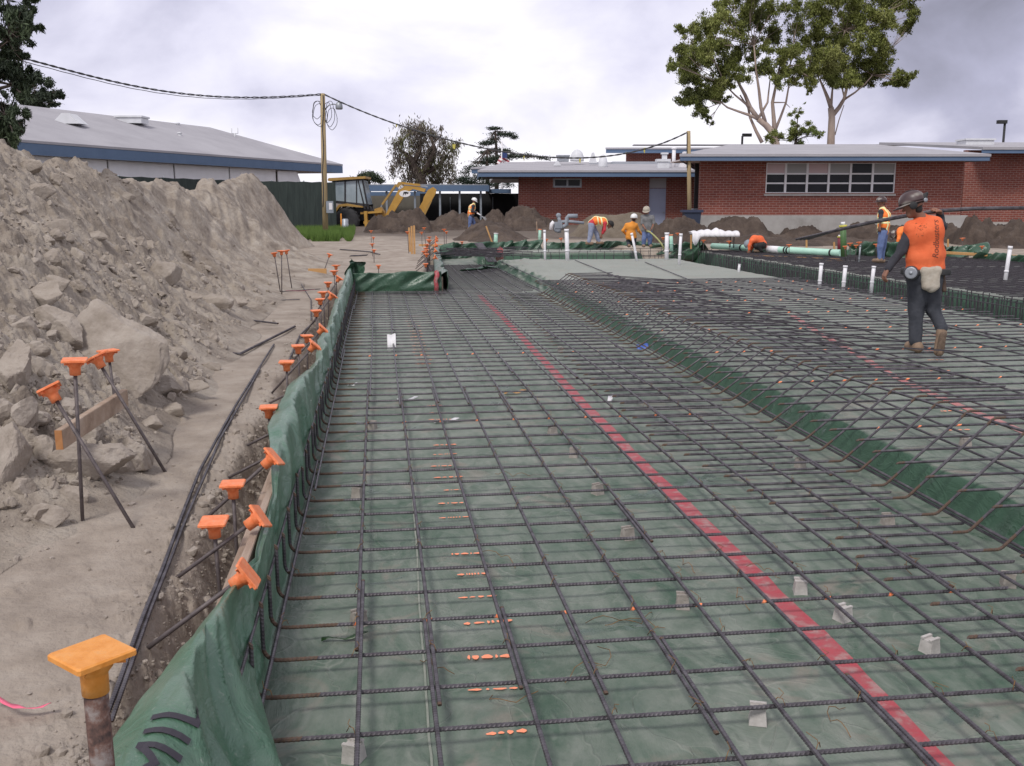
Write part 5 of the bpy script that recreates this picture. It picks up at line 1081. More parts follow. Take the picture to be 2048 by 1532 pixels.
e, L = frame('screen_fence', 66., 930, 'black screened fence beyond the walkway, left of the middle brick building', 'fence')
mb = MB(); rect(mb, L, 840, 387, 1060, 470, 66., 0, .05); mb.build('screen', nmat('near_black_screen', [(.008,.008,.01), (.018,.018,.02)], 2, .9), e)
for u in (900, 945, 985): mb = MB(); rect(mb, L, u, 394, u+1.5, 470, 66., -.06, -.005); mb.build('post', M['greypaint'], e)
e, L = frame('covered_walkway', 64., 995, 'short lower walkway roof between the trees and the middle building', 'walkway')
mb = MB(); rect(mb, L, 975, 378, 1022, 386, 64., 0, 3); mb.build('fascia', M['blue'], e)
mb = MB(); rect(mb, L, 962, 386, 964, 465, 64., 0.1, .2); mb.build('post', M['greypaint'], e)
# ------------------------------------------------------------------ poles, lamps and wires
def pole(u, v0, ub, vb, zg, r, label):
    b = Z(ub, vb, zg); t = H(u, v0, (b-CP)@FH); e = empty('utility_pole', tuple(b), 0, label, 'pole'); mb = MB(); mb.tube([(0, 0, -.3), tuple((t-b)*.5), tuple(t-b)], [r, r*.9, r*.8], 12); mb.build('shaft', M['polewood'], e); return e, b, t
P1, b1, t1 = pole(645, 187, 651, 472, .45, .125, 'tall pale wooden pole left of the machine, hung with coiled wire and a lamp')
d1 = (b1-CP)@FH
def rel(u, v, d, b): return tuple(H(u, v, d)-b)
mb = MB(); a = np.array(rel(654, 414, d1-.15, b1)); mb.box(tuple(a+np.array([.12, -.02, 0])), (.30, .16, .50)); mb.build('meter_box', M['greypaint'], P1)
mb = MB(); mb.box(tuple(a+np.array([.16, -.11, .03])), (.14, .012, .28)); mb.build('notice', M['white'], P1)
mb = MB(); mb.tube([rel(650, 219, d1, b1), rel(658, 210, d1, b1), rel(668, 208, d1, b1), rel(677, 212, d1, b1)], .025, 6); lm_ = mb.build('lamp_arm', M['galv'], P1)
mb = MB(); c = rel(678, 206, d1, b1); mb.lathe([(.02, .12), (.05, .05), (.12, 0), (.15, -.1), (.155, -.22), (.13, -.26)][::-1], c, 12); mb.build('lamp_head', M['galv'], P1)
for k, (cu, cv, ru, rv) in enumerate(((636,226,11,24),(640,230,14,23),(634,220,9,18),(660,228,9,26),(664,238,10,22),(655,225,8,20))):
    mb = MB(); n = 26; mb.tube([rel(cu+ru*math.cos(2*math.pi*q/n)+.8*math.sin(q), cv+rv*math.sin(2*math.pi*q/n), d1+.1*math.sin(q*.7+k), b1) for q in range(n+1)], .012, 5); mb.build('wire_coil', M['cable'], P1)
mb = MB(); mb.tube([rel(646, 190, d1-.12, b1)]+[rel(646+1.0*math.sin(q), 190+q*14, d1-.12, b1) for q in range(1, 17)], .022, 5); mb.build('riser_cable', M['cable'], P1)
P2, b2, t2 = pole(1377, 263, 1379, 447, .8, .11, 'shorter wooden pole standing at the corner between the two brick buildings')
P2.location = tuple(H(1379, 432, 41.)); b2 = H(1379, 432, 41.)
for ch in P2.children: bpy.data.objects.remove(ch)
mb = MB(); mb.tube([rel(1379, 450, 41, b2), rel(1378, 345, 41, b2), rel(1377, 262, 41, b2)], [.09, .085, .08], 12); mb.build('shaft', M['polewood'], P2)
mb = MB(); mb.tube([rel(1374, 300+q*12, 40.9, b2) for q in range(-3, 4)], .02, 5); mb.build('riser_cable', M['cable'], P2)
def wire(px, d0, d1_, r, label, n=60, tw=True, name='overhead_wire', wob=.6):
    u = np.array([p[0] for p in px], float); v = np.array([p[1] for p in px], float); t = np.linspace(0, 1, n); s = (u-u[0])/(u[-1]-u[0])
    # smooth curve through the points
    c = np.polyfit(s, v, min(4, len(px)-1)); uu = u[0]+(u[-1]-u[0])*t; vv = np.polyval(c, t); e = empty(name, tuple(H(u[0], v[0], d0)), 0, label, 'wire'); o = H(u[0], v[0], d0)
    for k in range(2 if tw else 1):
        mb = MB(); mb.tube([tuple(H(a, b+wob*math.sin(i*1.3+k*3.1), d0+(d1_-d0)*f)-o) for i, (a, b, f) in enumerate(zip(uu, vv, t))], r, 5); mb.build('strand', M['cable'], e)
    return e
wire([(-30,98),(65,121),(180,152),(300,178),(440,193),(520,195),(580,193),(644,188)], 24, d1, .017, 'thick twisted cable sagging from the tree at the left to the tall pole', 90, wob=1.3)
wire([(-30,106),(65,127),(180,158),(300,184),(440,196),(520,198),(580,196),(644,190)], 24, d1, .011, 'thinner cable just below the thick one, left of the tall pole', 70, tw=False, wob=.3)
wire([(645,188),(700,211),(780,244),(840,264),(900,281),(950,293),(1010,304),(1090,313),(1160,315),(1230,311),(1290,299),(1340,280),(1376,264)], d1, 41, .022, 'long twisted cable sagging between the two wooden poles', 110, wob=.8)
for i, (u, v, w_, h_, d) in enumerate(((793,249,3,5,43.8),(908,289,6,9,43.5),(1289,296,4,10,41.8),(1160,318,4,8,42.4),(1048,312,2,10,42.8),(1252,305,2,5,42))):
    a = H(u, v, d); mb = MB(); s = w_/FPX*d; h = h_/FPX*d; mb.add([(-s/2, 0, 0), (s/2, .02, .02), (s*.3, .03, -h), (-s*.4, -.02, -h*.8)], [(0, 1, 2, 3)]); o = mb.build('flagging_strip', nmat('yellow_flagging', [(.62,.55,.12)], 1), None, tuple(a)); md = o.modifiers.new('thick', 'SOLIDIFY'); md.thickness = .004
    tag(o, f'faded yellow strip tied to the overhead cable, {ordw([1,2,6,4,3,5][i])} from the tall pole', 'flagging', 'strips tied to the overhead cable')
def street_lamp(u, v, ub, vb, d, side, label):
    b = H(ub, vb, d); e = empty('street_lamp', tuple(b), -YAW, label, 'street lamp'); t = H(u, v, d)-b; h = t[2]; mb = MB(); mb.tube([(0, 0, -3), (0, 0, h)], .09, 8); mb.build('post', M['black'], e); mb = MB(); mb.boxb(-.55 if side < 0 else 0, .1 if side < 0 else .75, -.18, .18, h-.05, h+.2); mb.build('lamp_head', M['black'], e)
street_lamp(2009, 246, 2006, 290, 75, -1, 'dark flat-headed street lamp over the right roof'); street_lamp(1484, 272, 1484, 292, 85, 1, 'small dark street lamp left of the two tall gum trees')
# flag
b = H(1004, 420, 80.); e = empty('flagpole', tuple(b), -YAW, 'white flagpole with a drooping striped flag behind the middle building', 'flagpole'); mb = MB(); t = H(1004, 283, 80.)-b; mb.tube([(0, 0, -1), (0, 0, t[2])], .06, 8); mb.build('pole', M['white'], e)
Fm = bpy.data.materials.new('flag_cloth'); Fm.use_nodes = True
def flagmat():
    nt = Fm.node_tree; N = nt.nodes; L_ = nt.links; tc = N.new('ShaderNodeTexCoord'); sp = N.new('ShaderNodeSeparateXYZ'); L_.new(tc.outputs['Object'], sp.inputs[0]); m = N.new('ShaderNodeMath'); m.operation = 'MULTIPLY'; m.inputs[1].default_value = 1/.30; L_.new(sp.outputs[2], m.inputs[0]); f = N.new('ShaderNodeMath'); f.operation = 'FRACT'; L_.new(m.outputs[0], f.inputs[0]); g = N.new('ShaderNodeMath'); g.operation = 'GREATER_THAN'; g.inputs[1].default_value = .5; L_.new(f.outputs[0], g.inputs[0]); mx = N.new('ShaderNodeMix'); mx.data_type = 'RGBA'; L_.new(g.outputs[0], mx.inputs[0]); mx.inputs['A'].default_value = (.75,.72,.72,1); mx.inputs['B'].default_value = (.35,.06,.08,1); L_.new(mx.outputs['Result'], N['Principled BSDF'].inputs['Base Color'])
flagmat(); z = H(1004, 303, 80.)[2]-b[2]; mb = MB(); vs = []; n = 12
for i in range(n+1):
    for j in range(7): f = j/6; vs.append((.05+i/n*.85, .12*math.sin(i*1.0+j*.3), z-f*.95-i/n*.35))
mb.add(vs, [(i*7+j, i*7+7+j, i*7+8+j, i*7+1+j) for i in range(n) for j in range(6)], smooth=True); o = mb.build('flag', Fm, e)
o.rotation_euler = (0, .5, 0); o.location = (-z*math.sin(.5)*1., 0, z-z*math.cos(.5)); mb = MB(); mb.box((.22, -.16, z-.25), (.4, .02, .5)); mb.build('canton', nmat('navy', [(.03,.05,.16)], 1), e)
# ------------------------------------------------------------------ dirt piles of the background
def pile(px, d, depth, mat, label, sd, vb=None, rough=.10):
    """px: skyline (u, v) left to right, d distance of the crest; falls off to both sides"""
    u = np.array([p[0] for p in px], float); v = np.array([p[1] for p in px], float); n = 110; m = 70; uu = np.linspace(u[0], u[-1], n); vv = np.interp(uu, u, v)
    cr = np.array([H(a, b, d) for a, b in zip(uu, vv)]); g = H0(cr[:, 0], cr[:, 1])-.08; hh = np.maximum(cr[:, 2]-g, .0); kk = np.ones(5)/5; hh = np.convolve(np.pad(hh, 2, 'edge'), kk, 'valid')*np.minimum(1, np.minimum(np.arange(n), n-1-np.arange(n))/9.)**.8
    s = np.linspace(-1, 1, m); V = np.zeros((m, n, 3)); o = cr[n//2].copy(); o[2] = 0
    for i, q in enumerate(s):
        f = (1-abs(q))**1.15 if abs(q) < 1 else 0; f = f*(1.0+.0*q); w_ = depth*(.35+.65*np.sqrt(hh/max(hh.max(), .1))); P = cr+FH*(q*w_)[:, None]; x, y = P[:, 0], P[:, 1]
        g = g-.12*(hh < .02); r = rough*(fbm(x*.9, y*.9, 6, sd, .6)*2.2+clods(x, y, .5, sd+1, .5)*1.5+clods(x, y, .22, sd+2, .6)*1.6)*np.minimum(1, 4*f)*min(1, 1)*np.minimum(hh*2.2, 1)
        V[i] = np.stack([x, y, g+hh*f+r*1.3], 1)
    V = V.reshape(-1, 3)-o; me = np_mesh('dirt_pile', V, grid_faces(m, n)[:, ::-1], mat)
    if me.polygons[len(me.polygons)//2].normal.z < 0: me.flip_normals()
    return tag(link('dirt_pile', me, None, tuple(o)), label, 'dirt pile')
pile([(712,472),(728,466),(745,444),(770,428),(800,420),(825,424),(850,440),(880,455),(905,470),(930,482)], 47, 3.2, M['dark_dirt'], 'dark dug-out heap under the arm of the digging machine', 201, rough=.3)
pile([(850,455),(872,437),(900,424),(925,424),(945,434),(965,440),(985,452)], 50, 2.6, M['dark_dirt'], 'dark heap behind the man spraying water, left of him', 203, rough=.2)
pile([(955,448),(968,430),(985,416),(1000,424),(1015,440)], 52, 2, M['dark_dirt'], 'small pointed dark heap right of the man spraying water', 205, rough=.2)
pile([(1000,445),(1018,425),(1042,416),(1065,421),(1090,432),(1115,447),(1130,455)], 49, 2.6, M['dark_dirt'], 'rounded dark heap against the left end of the middle brick wall', 207, rough=.2)
pile([(885,484),(915,474),(940,455),(965,446),(1000,447),(1025,458),(1050,473),(1075,482)], 40, 2.6, M['dark_dirt'], 'low dark heap in front of the man spraying water', 209, rough=.12)
pile([(1105,482),(1140,468),(1165,440),(1190,427),(1222,428),(1250,425),(1280,425),(1300,432),(1320,450),(1345,466),(1385,478)], 43, 2.8, M['olive_dirt'], 'big smooth olive heap behind the three standing workers', 211, rough=.06)
pile([(1300,462),(1330,450),(1360,440),(1385,441),(1410,452),(1435,468)], 38, 1.6, M['dark_dirt'], 'dark heap between the blue door and the right building', 213, rough=.2)
pile([(1400,462),(1425,452),(1450,447),(1480,446),(1505,453),(1530,463),(1560,468),(1590,462),(1620,458),(1640,463),(1670,474)], 39.5, 2.2, M['dark_dirt'], 'long uneven dark heap along the base of the right building', 215, rough=.2)
pile([(1640,476),(1680,462),(1720,455),(1760,460),(1800,462),(1850,458),(1900,462),(1930,470)], 39.5, 2.4, M['dark_dirt'], 'long dark heap behind the striped-vest man', 217, rough=.2)
pile([(1915,482),(1930,458),(1945,441),(1980,440),(2020,441),(2070,443),(2130,450)], 36, 2.6, M['dark_dirt'], 'tall dark heap at the right edge of the photo', 219, rough=.25)
pile([(1435,478),(1500,472),(1570,474),(1640,476),(1720,478),(1800,480)], 36.5, 2.0, M['dark_dirt'], 'low dark spread of soil behind the long mint pipe', 221, rough=.1)
# grass by the tall pole
def grass(name, us, n, label):
    V = []; F = []; b = 0; r = np.random.default_rng(9)
    for k in range(n):
        u = r.uniform(*us[0]); v = r.uniform(*us[1]); f = (u-us[0][0])/(us[0][1]-us[0][0])
        if abs(f-.5)*2 > 1-.5*((v-us[1][0])/(us[1][1]-us[1][0]))**2 + .25*math.sin(u*.2): continue
        p = Z(u, v, .42); h = r.uniform(.12, .42); a = r.uniform(0, 6.28); w_ = .014; l = r.uniform(-.1, .1, 2); c, s = math.cos(a)*w_, math.sin(a)*w_
        V += [p+[c, s, -.03], p+[-c, -s, -.03], p+[l[0], l[1], h]]; F.append((b, b+1, b+2)); b += 3
    me = np_mesh(name, np.array(V), np.array(F), M['grass'], smooth=False); tag(link(name, me), label, 'grass', kind='stuff')
grass('grass', ((575, 722), (462, 482)), 26000, 'bright green grass patch around the foot of the tall pole')
# ------------------------------------------------------------------ trees
def leaf_cloud(name, C, mats, n, size, parent=None, r=None, droop=0, flat=1, origin=(0,0,0), shell=.35, pinn=1.6, sub=0):
    """C: rows (x, y, z, rx, rz, weight); many small leaf faces in each clump"""
    r = r or np.random.default_rng(1); C = np.asarray(C, float)
    if sub:
        E_ = []
        for c in C:
            for q in range(sub):
                dd = r.normal(size=3); dd = dd/np.linalg.norm(dd)*r.uniform(.35, 1.1); sc = r.uniform(.28, .5); E_.append([c[0]+dd[0]*c[3], c[1]+dd[1]*c[3], c[2]+dd[2]*c[4], c[3]*sc, c[4]*sc*1.1, c[5]])
        C = np.array(E_)
    w_ = C[:, 5]*C[:, 3]**2; w_ = w_/w_.sum(); ci = r.choice(len(C), n, p=w_)
    d = r.normal(size=(n, 3)); d /= np.linalg.norm(d, axis=1)[:, None]; rad = np.abs(r.normal(.62, .33, n)); P = C[ci, :3]+d*rad[:, None]*np.stack([C[ci, 3], C[ci, 3], C[ci, 4]], 1)
    keep = vn(P[:, 0]*1.6/(C[ci, 3].mean()*(2.5 if sub else 1)), P[:, 2]*1.6/(C[ci, 3].mean()*(2.5 if sub else 1))+P[:, 1], 77) > -.28; P = P[keep]; n = len(P); ci = ci[keep]
    a = r.normal(size=(n, 3)); a[:, 2] = a[:, 2]*flat-droop; a /= np.linalg.norm(a, axis=1)[:, None]; b = np.cross(a, r.normal(size=(n, 3))); b /= np.linalg.norm(b, axis=1)[:, None]
    s = size*r.uniform(.6, 1.3, n)[:, None]; A = P-a*s*pinn*.5; B = P+a*s*pinn*.5; V = np.stack([A, P+b*s*.32, B, P-b*s*.32], 1).reshape(-1, 3)-np.array(origin)
    F = np.arange(4*n).reshape(-1, 4); mi = (np.floor((vn(P[:, 0]*.9, P[:, 2]*.9+P[:, 1]*.3, 78)+.5)*len(mats)*.7+r.uniform(0, .5, n)*len(mats)*.6)).astype(int).clip(0, len(mats)-1)
    return link(name, np_mesh(name, V, F, mats, smooth=False, mi=mi), parent)
G1 = [leafmat('gum_leaf_dark', (.055,.066,.012), (.08,.095,.018)), leafmat('gum_leaf', (.12,.14,.024), (.155,.18,.034)), leafmat('gum_leaf_light', (.19,.21,.045), (.25,.265,.08))]
G2 = [leafmat('dark_leaf', (.012,.022,.010), (.022,.036,.015)), leafmat('dark_leaf_b', (.028,.045,.02), (.04,.06,.026))]
G3 = [leafmat('brown_olive_leaf', (.095,.085,.05), (.14,.125,.065)), leafmat('dusky_leaf', (.085,.068,.055), (.125,.10,.082)), leafmat('olive_leaf', (.10,.105,.04), (.15,.15,.06))]
G4 = [leafmat('cedar_needle', (.014,.026,.018), (.024,.042,.026)), leafmat('cedar_needle_b', (.03,.05,.03), (.045,.065,.04))]
BK = nmat('gum_bark', [(.26,.19,.155), (.42,.34,.29)], 1.5, .8, .01, 12, stretch=(1,1,.3)); BD = nmat('dark_bark', [(.05,.035,.03), (.10,.075,.06)], 3, .9, .02, 14)
def tree(name, d, limbs, clumps, mats, n, size, label, bark=BD, seed=1, jit=1.2, droop=0, flat=1, pinn=1.6, twigs=True, sub=0):
    """limbs: list of (px points, r0, r1); clumps: (u, v, r px u, r px v, weight)"""
    r = np.random.default_rng(seed); u0, v0 = limbs[0][0][0]; b = H(u0, v0, d); b[2] = min(b[2], .5); e = empty(name, tuple(b), 0, label, 'tree'); k = d/FPX
    C = []; 
    for q in clumps:
        off = r.normal()*jit; c = H(q[0], q[1], d+off); C.append((*c, q[2]*k, q[3]*k, q[4] if len(q) > 4 else 1))
    tr = MB()
    for i, (px, r0, r1) in enumerate(limbs):
        o2 = r.normal()*jit*.5 if i else 0; m = len(px); pts = [H(a, c_, d+o2*j/m)-b for j, (a, c_) in enumerate(px)]
        if i == 0: pts = [np.array([pts[0][0], pts[0][1], -.3])]+pts
        rr = np.linspace(r0, r1, len(pts)); tr.tube([tuple(p) for p in pts], list(rr), 7)
    if twigs:
        ends = [H(px[-1][0], px[-1][1], d)-b for px, _, _ in limbs]
        for c in C:
            p = np.array(c[:3])-b; j = np.argmin([np.linalg.norm(p-q) for q in ends]); q = ends[j]; md = (p+q)/2+r.normal(size=3)*.15*c[3]; tr.tube([tuple(q), tuple(md), tuple(p)], [.05*size*7, .035*size*7, .012*size*7], 5)
            for s in range(3): z = p+r.normal(size=3)*np.array([c[3], c[3], c[4]])*.55; tr.tube([tuple(md), tuple((md+z)/2+r.normal(size=3)*.1*c[3]), tuple(z)], [.02*size*7, .014*size*7, .006*size*7], 4)
    tr.build('trunk', bark, e); leaf_cloud('crown', C, mats, n, size, e, r, droop, flat, b, pinn=pinn, sub=sub); return e
DG = 78.
def cl(u0, v0, u1, v1, n, r0, r1, seed, keep=lambda u, v: True):
    r = random.Random(seed); out = []
    while len(out) < n:
        u = r.uniform(u0, u1); v = r.uniform(v0, v1)
        if keep(u, v): rr = r.uniform(r0, r1); out.append((u, v, rr, rr*.8))
    return out
CA = [(1385,70,22,20),(1365,100,22,18),(1362,135,20,18),(1375,155,26,20),(1400,120,30,26),(1420,60,28,24),(1440,30,26,20),(1460,10,26,20),(1500,-10,30,20),(1440,90,26,22),(1455,130,30,24),(1420,165,26,20),(1400,185,26,18),(1430,180,24,18),(1380,200,24,14),(1395,222,20,12),(1372,190,16,12),(1475,60,28,24),(1490,110,26,20),(1475,150,28,20),(1450,165,22,16),(1520,40,28,24),(1510,90,24,20),(1535,130,26,20),(1500,20,28,22),(1550,10,26,22),(1545,70,24,22),(1560,110,24,20),(1575,140,22,14),(1590,60,24,22),(1585,100,24,20),(1600,20,24,20),(1605,135,22,20),(1622,160,14,16),(1590,165,14,10),(1415,240,12,10),(1345,130,10,14),(1440,200,20,10),(1560,160,18,14),(1410,100,24,20),(1360,60,14,10)]
tree('gum_tree', DG, [([(1552,290),(1548,268),(1532,250),(1516,238)], .38, .20), ([(1516,238),(1500,215),(1490,190),(1478,168),(1470,150)], .2, .07), ([(1516,238),(1498,230),(1480,224),(1455,215),(1442,205)], .13, .05), ([(1532,250),(1522,215),(1518,180),(1512,140),(1508,90)], .16, .05),
      ([(1550,270),(1548,240),(1545,205),(1552,170),(1560,130)], .2, .06), ([(1550,262),(1562,232),(1572,205),(1578,170),(1580,130)], .12, .04), ([(1524,285),(1512,262),(1500,235),(1496,215),(1480,190)], .15, .05), ([(1500,215),(1470,190),(1450,170)], .09, .04), ([(1516,238),(1535,205),(1540,160)], .12, .04), ([(1545,205),(1570,205),(1580,215)], .06, .02)],
     CA, G1, 120000, .115, 'wider of the two tall gum trees, on the left, with several slanting pale trunks', BK, 3, 1.4, droop=1.3, sub=15)
CB = [(1640,30,26,24),(1665,10,26,22),(1700,0,28,22),(1740,-5,28,20),(1780,5,26,20),(1810,10,26,20),(1825,30,16,14),(1830,-5,18,16),(1650,75,24,22),(1675,55,26,24),(1710,40,28,24),(1745,40,28,24),(1775,45,22,20),(1640,115,24,24),(1620,150,16,20),(1665,110,26,24),(1690,90,28,24),(1725,85,28,24),(1755,80,22,22),(1650,145,26,22),(1685,140,28,22),(1720,135,28,22),(1750,125,26,22),(1770,105,18,18),(1765,145,20,16),(1740,160,22,14),(1700,160,24,14),(1790,165,20,10),(1815,160,16,12),(1825,150,10,8),(1800,150,12,10),(1620,180,8,10),(1812,60,14,14),(1818,52,12,14),(1670,165,20,12),(1612,90,16,20)]
tree('gum_tree', DG+2, [([(1662,290),(1663,262),(1664,235),(1662,215)], .34, .24), ([(1662,215),(1655,195),(1648,178),(1640,160)], .18, .07), ([(1662,215),(1664,190),(1666,165)], .13, .05), ([(1664,232),(1678,215),(1688,198),(1695,170),(1700,130)], .2, .07), ([(1690,198),(1710,185),(1730,168),(1745,150)], .09, .04), ([(1690,200),(1684,175),(1682,140)], .08, .03), ([(1670,270),(1678,240),(1688,210)], .05, .03), ([(1668,165),(1675,110),(1690,60)], .07, .03)],
     CB, G1, 105000, .115, 'rounder gum tree on the right of the pair, on one straight pale trunk', BK, 5, 1.4, droop=1.3, sub=15)
tree('shrub_tree', 66, [([(1590,300),(1592,280)], .15, .1), ([(1592,280),(1595,240),(1598,225)], .05, .02)], [(1580,270,20,16),(1605,268,22,18),(1628,266,18,14),(1595,255,14,10),(1555,272,18,14),(1540,274,14,10),(1610,255,16,10),(1640,268,10,8),(1590,225,12,10),(1600,212,14,8),(1588,240,6,8)], [leafmat('lime_leaf', (.11,.15,.03), (.15,.19,.05)), G1[1]], 9000, .085, 'low bushy light green tree showing over the roof between the gum trunks', BD, 7, sub=5)
CP_ = [(800,285,24,26),(820,262,24,22),(845,262,24,20),(835,290,28,26),(865,275,20,18),(800,320,22,26),(830,330,30,30),(860,310,28,26),(885,320,26,26),(905,300,16,20),(890,285,16,14),(870,345,30,26),(840,355,26,24),(900,340,18,26),(785,340,12,24),(790,300,10,16),(915,290,10,12),(815,355,18,16),(880,258,8,8),(875,365,22,14),(900,360,12,16),(843,247,8,8)]
tree('pepper_tree', 74, [([(845,378),(840,355),(825,330),(815,310)], .55, .25), ([(840,355),(860,325),(870,300),(862,275)], .3, .1), ([(825,330),(840,300),(842,270)], .25, .08), ([(815,310),(800,300),(795,290)], .15, .05), ([(845,350),(880,330),(895,310)], .22, .08), ([(862,300),(868,285),(880,275),(885,258)], .08, .03)], CP_, G3, 13500, .10, 'brownish drooping tree behind the machine arm', BD, 9, 1.4, droop=2.5, pinn=2.4)
def cedar(px, d, tiers, n, label, seed):
    return tree('cedar_tree', d, [(px, .22, .07)], [(u, v, ru, rv, 1) for u, v, ru, rv in tiers], G4, n, .10, label, BD, seed, .8, flat=.3)
cedar([(993,340),(993,310),(992,285),(990,262)], 90, [(985,257,14,3.5),(995,257,10,3),(1000,268,22,5),(1015,268,16,6),(1028,274,10,5),(980,285,14,5),(968,287,12,5),(972,305,16,4),(995,300,20,4),(1010,302,14,4),(990,278,14,5),(962,295,6,3)], 8000, 'tall flat-tiered cedar behind the middle roof', 11)
cedar([(975,345),(974,330),(974,300)], 86, [(970,325,30,5),(950,336,26,6),(935,345,20,6),(985,318,28,6),(1005,315,26,6),(1030,312,24,6),(1055,312,18,6),(1085,315,14,4),(930,358,26,7),(960,355,30,8),(990,352,30,10),(940,365,30,8),(975,368,34,9),(1010,345,20,14),(1015,368,20,10),(915,362,14,6),(1095,318,8,4)], 14000, 'wide dark layered cedar left of the middle brick building', 13)
tree('dark_tree', 84, [([(738,375),(738,360)], .2, .1)], [(725,355,18,9),(745,355,18,10),(738,349,14,7),(760,362,10,6),(712,360,12,5)], G2, 5000, .11, 'small dark tree just above the cab of the digging machine', BD, 15)
tree('dark_tree', 62, [([(70,240),(72,200)], .3, .15)], [(60,170,26,26),(85,160,22,20),(100,185,22,18),(118,185,14,12),(85,205,26,14),(60,200,30,20),(110,205,14,8),(30,190,40,30)], G2, 16000, .11, 'dark tree behind the left end of the pale roof', BD, 17, sub=5)
r_ = random.Random(4); NC = []
for q in range(90):
    v = r_.uniform(-60, 325); w_ = float(np.interp(v, [-60, 40, 110, 150, 180, 230, 290, 325], [58, 66, 52, 40, 50, 52, 28, 14])); u = r_.uniform(-170, w_-16); NC.append((u, v, r_.uniform(20, 34), r_.uniform(18, 30)))
NC += [(62,-20,18,16),(66,20,14,12),(62,50,16,14),(30,140,24,20),(46,150,18,16),(36,120,20,18),(52,190,16,14),(20,240,26,22),(40,270,18,16),(52,10,20,16),(58,42,18,14),(48,62,18,14),(45,85,16,14),(40,110,16,12),(40,170,22,20),(50,200,18,16),(44,225,18,14),(30,255,20,16),(30,285,16,14),(18,305,16,12)]
tree('broadleaf_tree', 15.5, [([(-150,330),(-140,150),(-90,20)], .2, .12), ([(-140,150),(-60,120),(20,80)], .08, .02), ([(-145,250),(-60,240),(10,230)], .07, .02), ([(-140,180),(-50,190),(25,170)], .06, .02)], NC, G2+[leafmat('glossy_leaf', (.045,.07,.03), (.07,.10,.045))], 90000, .042, 'leafy dark tree overhanging the mound at the top left corner', BD, 19, .6, droop=1.2, pinn=2.6, sub=4)
# ------------------------------------------------------------------ pipes, meter, table, drums
def vpipe(u0, v0, u1, v1, z, r, mat, label, name='vent_pipe', cap=None, group='white vent pipes rising from the slab'):
    b = Z(u1, v1, z); t = H(u0, v0, (b-CP)@FH); d = t-b; e = empty(name, tuple(b), 0, label, 'pipe', group); mb = MB(); mb.tube([(0, 0, -.1), tuple(d*.5), tuple(d)], r, 12); mb.build('pipe', mat, e)
    mb = MB(); d1 = d*.0; mb.tube([tuple(d*.92), tuple(d*1.0)], r*1.18, 12); mb.build('sleeve', cap or mat, e); mb = MB(); mb.tube([tuple(d*.30), tuple(d*.35)], r*1.16, 12); mb.build('coupling', mat, e); return e
for i, q in enumerate(((1089,460,1090,522,.035),(1133,458,1135,522,.06),(1263,466,1275,523,.035),(1334,465,1333,520,.06),(1362,467,1358,530,.04),(1643,526,1638,578,.035),(1691,531,1686,580,.037),(1748,532,1742,580,.035),(2021,492,2009,567,.04))):
    vpipe(*q[:4], .2, q[4], M['pvc'], f'white plastic pipe standing in the slab, {ordw(i+1)} from the left')
vpipe(1721, 490, 1717, 530, .2, .022, M['galv'], 'thin grey steel pipe left of the striped-vest man', group=None); vpipe(1479, 528, 1477, 545, .2, .03, M['pvc'], 'very short white stub at the trench edge', group=None)
vpipe(992, 466, 991, 490, .35, .07, M['mint'], 'short mint pipe with white cap at the far left corner', 'drain_pipe', M['white'], None); vpipe(1080, 458, 1079, 480, .45, .055, M['mint'], 'short mint pipe with red rim left of the gas meter', 'drain_pipe', M['cap'], None); vpipe(1342, 469, 1343, 496, .42, .06, M['mint'], 'short mint pipe with orange rim behind the slab pipes', 'drain_pipe', M['cap'], None)
a = Z(1425, 492, .40); b = Z(1682, 506, .40); e = empty('drain_pipe', tuple(a), 0, 'long pale mint drain pipe lying along the far form', 'pipe'); mb = MB(); mb.tube([(0, 0, 0), tuple((b-a)*.5), tuple(b-a)], .10, 14); mb.build('pipe', M['mint'], e)
for f in (.25, .42, .60, .62, .93): mb = MB(); mb.tube([tuple((b-a)*f), tuple((b-a)*(f+.012))], .107, 14); mb.build('band', M['black'], e)
mb = MB(); mb.tube([tuple((b-a)*.46), tuple((b-a)*.56)], .108, 14); mb.build('wrapped_joint', M['white'], e)
# table with a white sheet
b0 = Z(1430, 496, .42); dT = (b0-CP)@FH; e = empty('folding_table', tuple(b0), -YAW, 'folding table under a rumpled white sheet beside the right building', 'table'); kx = dT/FPX
mb = MB(); h = H(1430, 466, dT)[2]-b0[2]; mb.boxb(-44*kx, 46*kx, 0, .7, h-.04, h); mb.build('table_top', M['white'], e)
for x in (-30, 38):
    for y in (.08, .62): mb = MB(); mb.tube([(x*kx, y, 0), (x*kx, y, h-.04)], .018, 6); mb.build('leg', M['black'], e)
n = 60; vs = []
for i in range(n+1):
    for j in range(14):
        x = (-46+94*i/n)*kx; f = j/13; y = -.02+.75*f; zz = h+.02+.05*abs(math.sin(i*.35))*math.sin(f*3.1)+.10*math.exp(-((i-34)/5)**2)*math.sin(f*3.1)+.05*math.exp(-((i-20)/8)**2)
        if j < 3: y = -.03-.01*math.sin(i); zz = h-.02-(2-j)*.05-(.28*math.exp(-((i-4)/4.5)**2))*(2-j)/2
        vs.append((x, y, zz))
mb = MB(); mb.add(vs, [(i*14+j, i*14+14+j, i*14+15+j, i*14+1+j) for i in range(n) for j in range(13)], smooth=True); mb.v = [tuple(q) for q in mb.v]; o = mb.build('white_sheet', M['white'], None, tuple(b0)); o.rotation_euler = (0, 0, -YAW); md = o.modifiers.new('t', 'SOLIDIFY'); md.thickness = .01; tag(o, 'rumpled white sheet heaped over the folding table', 'sheet')
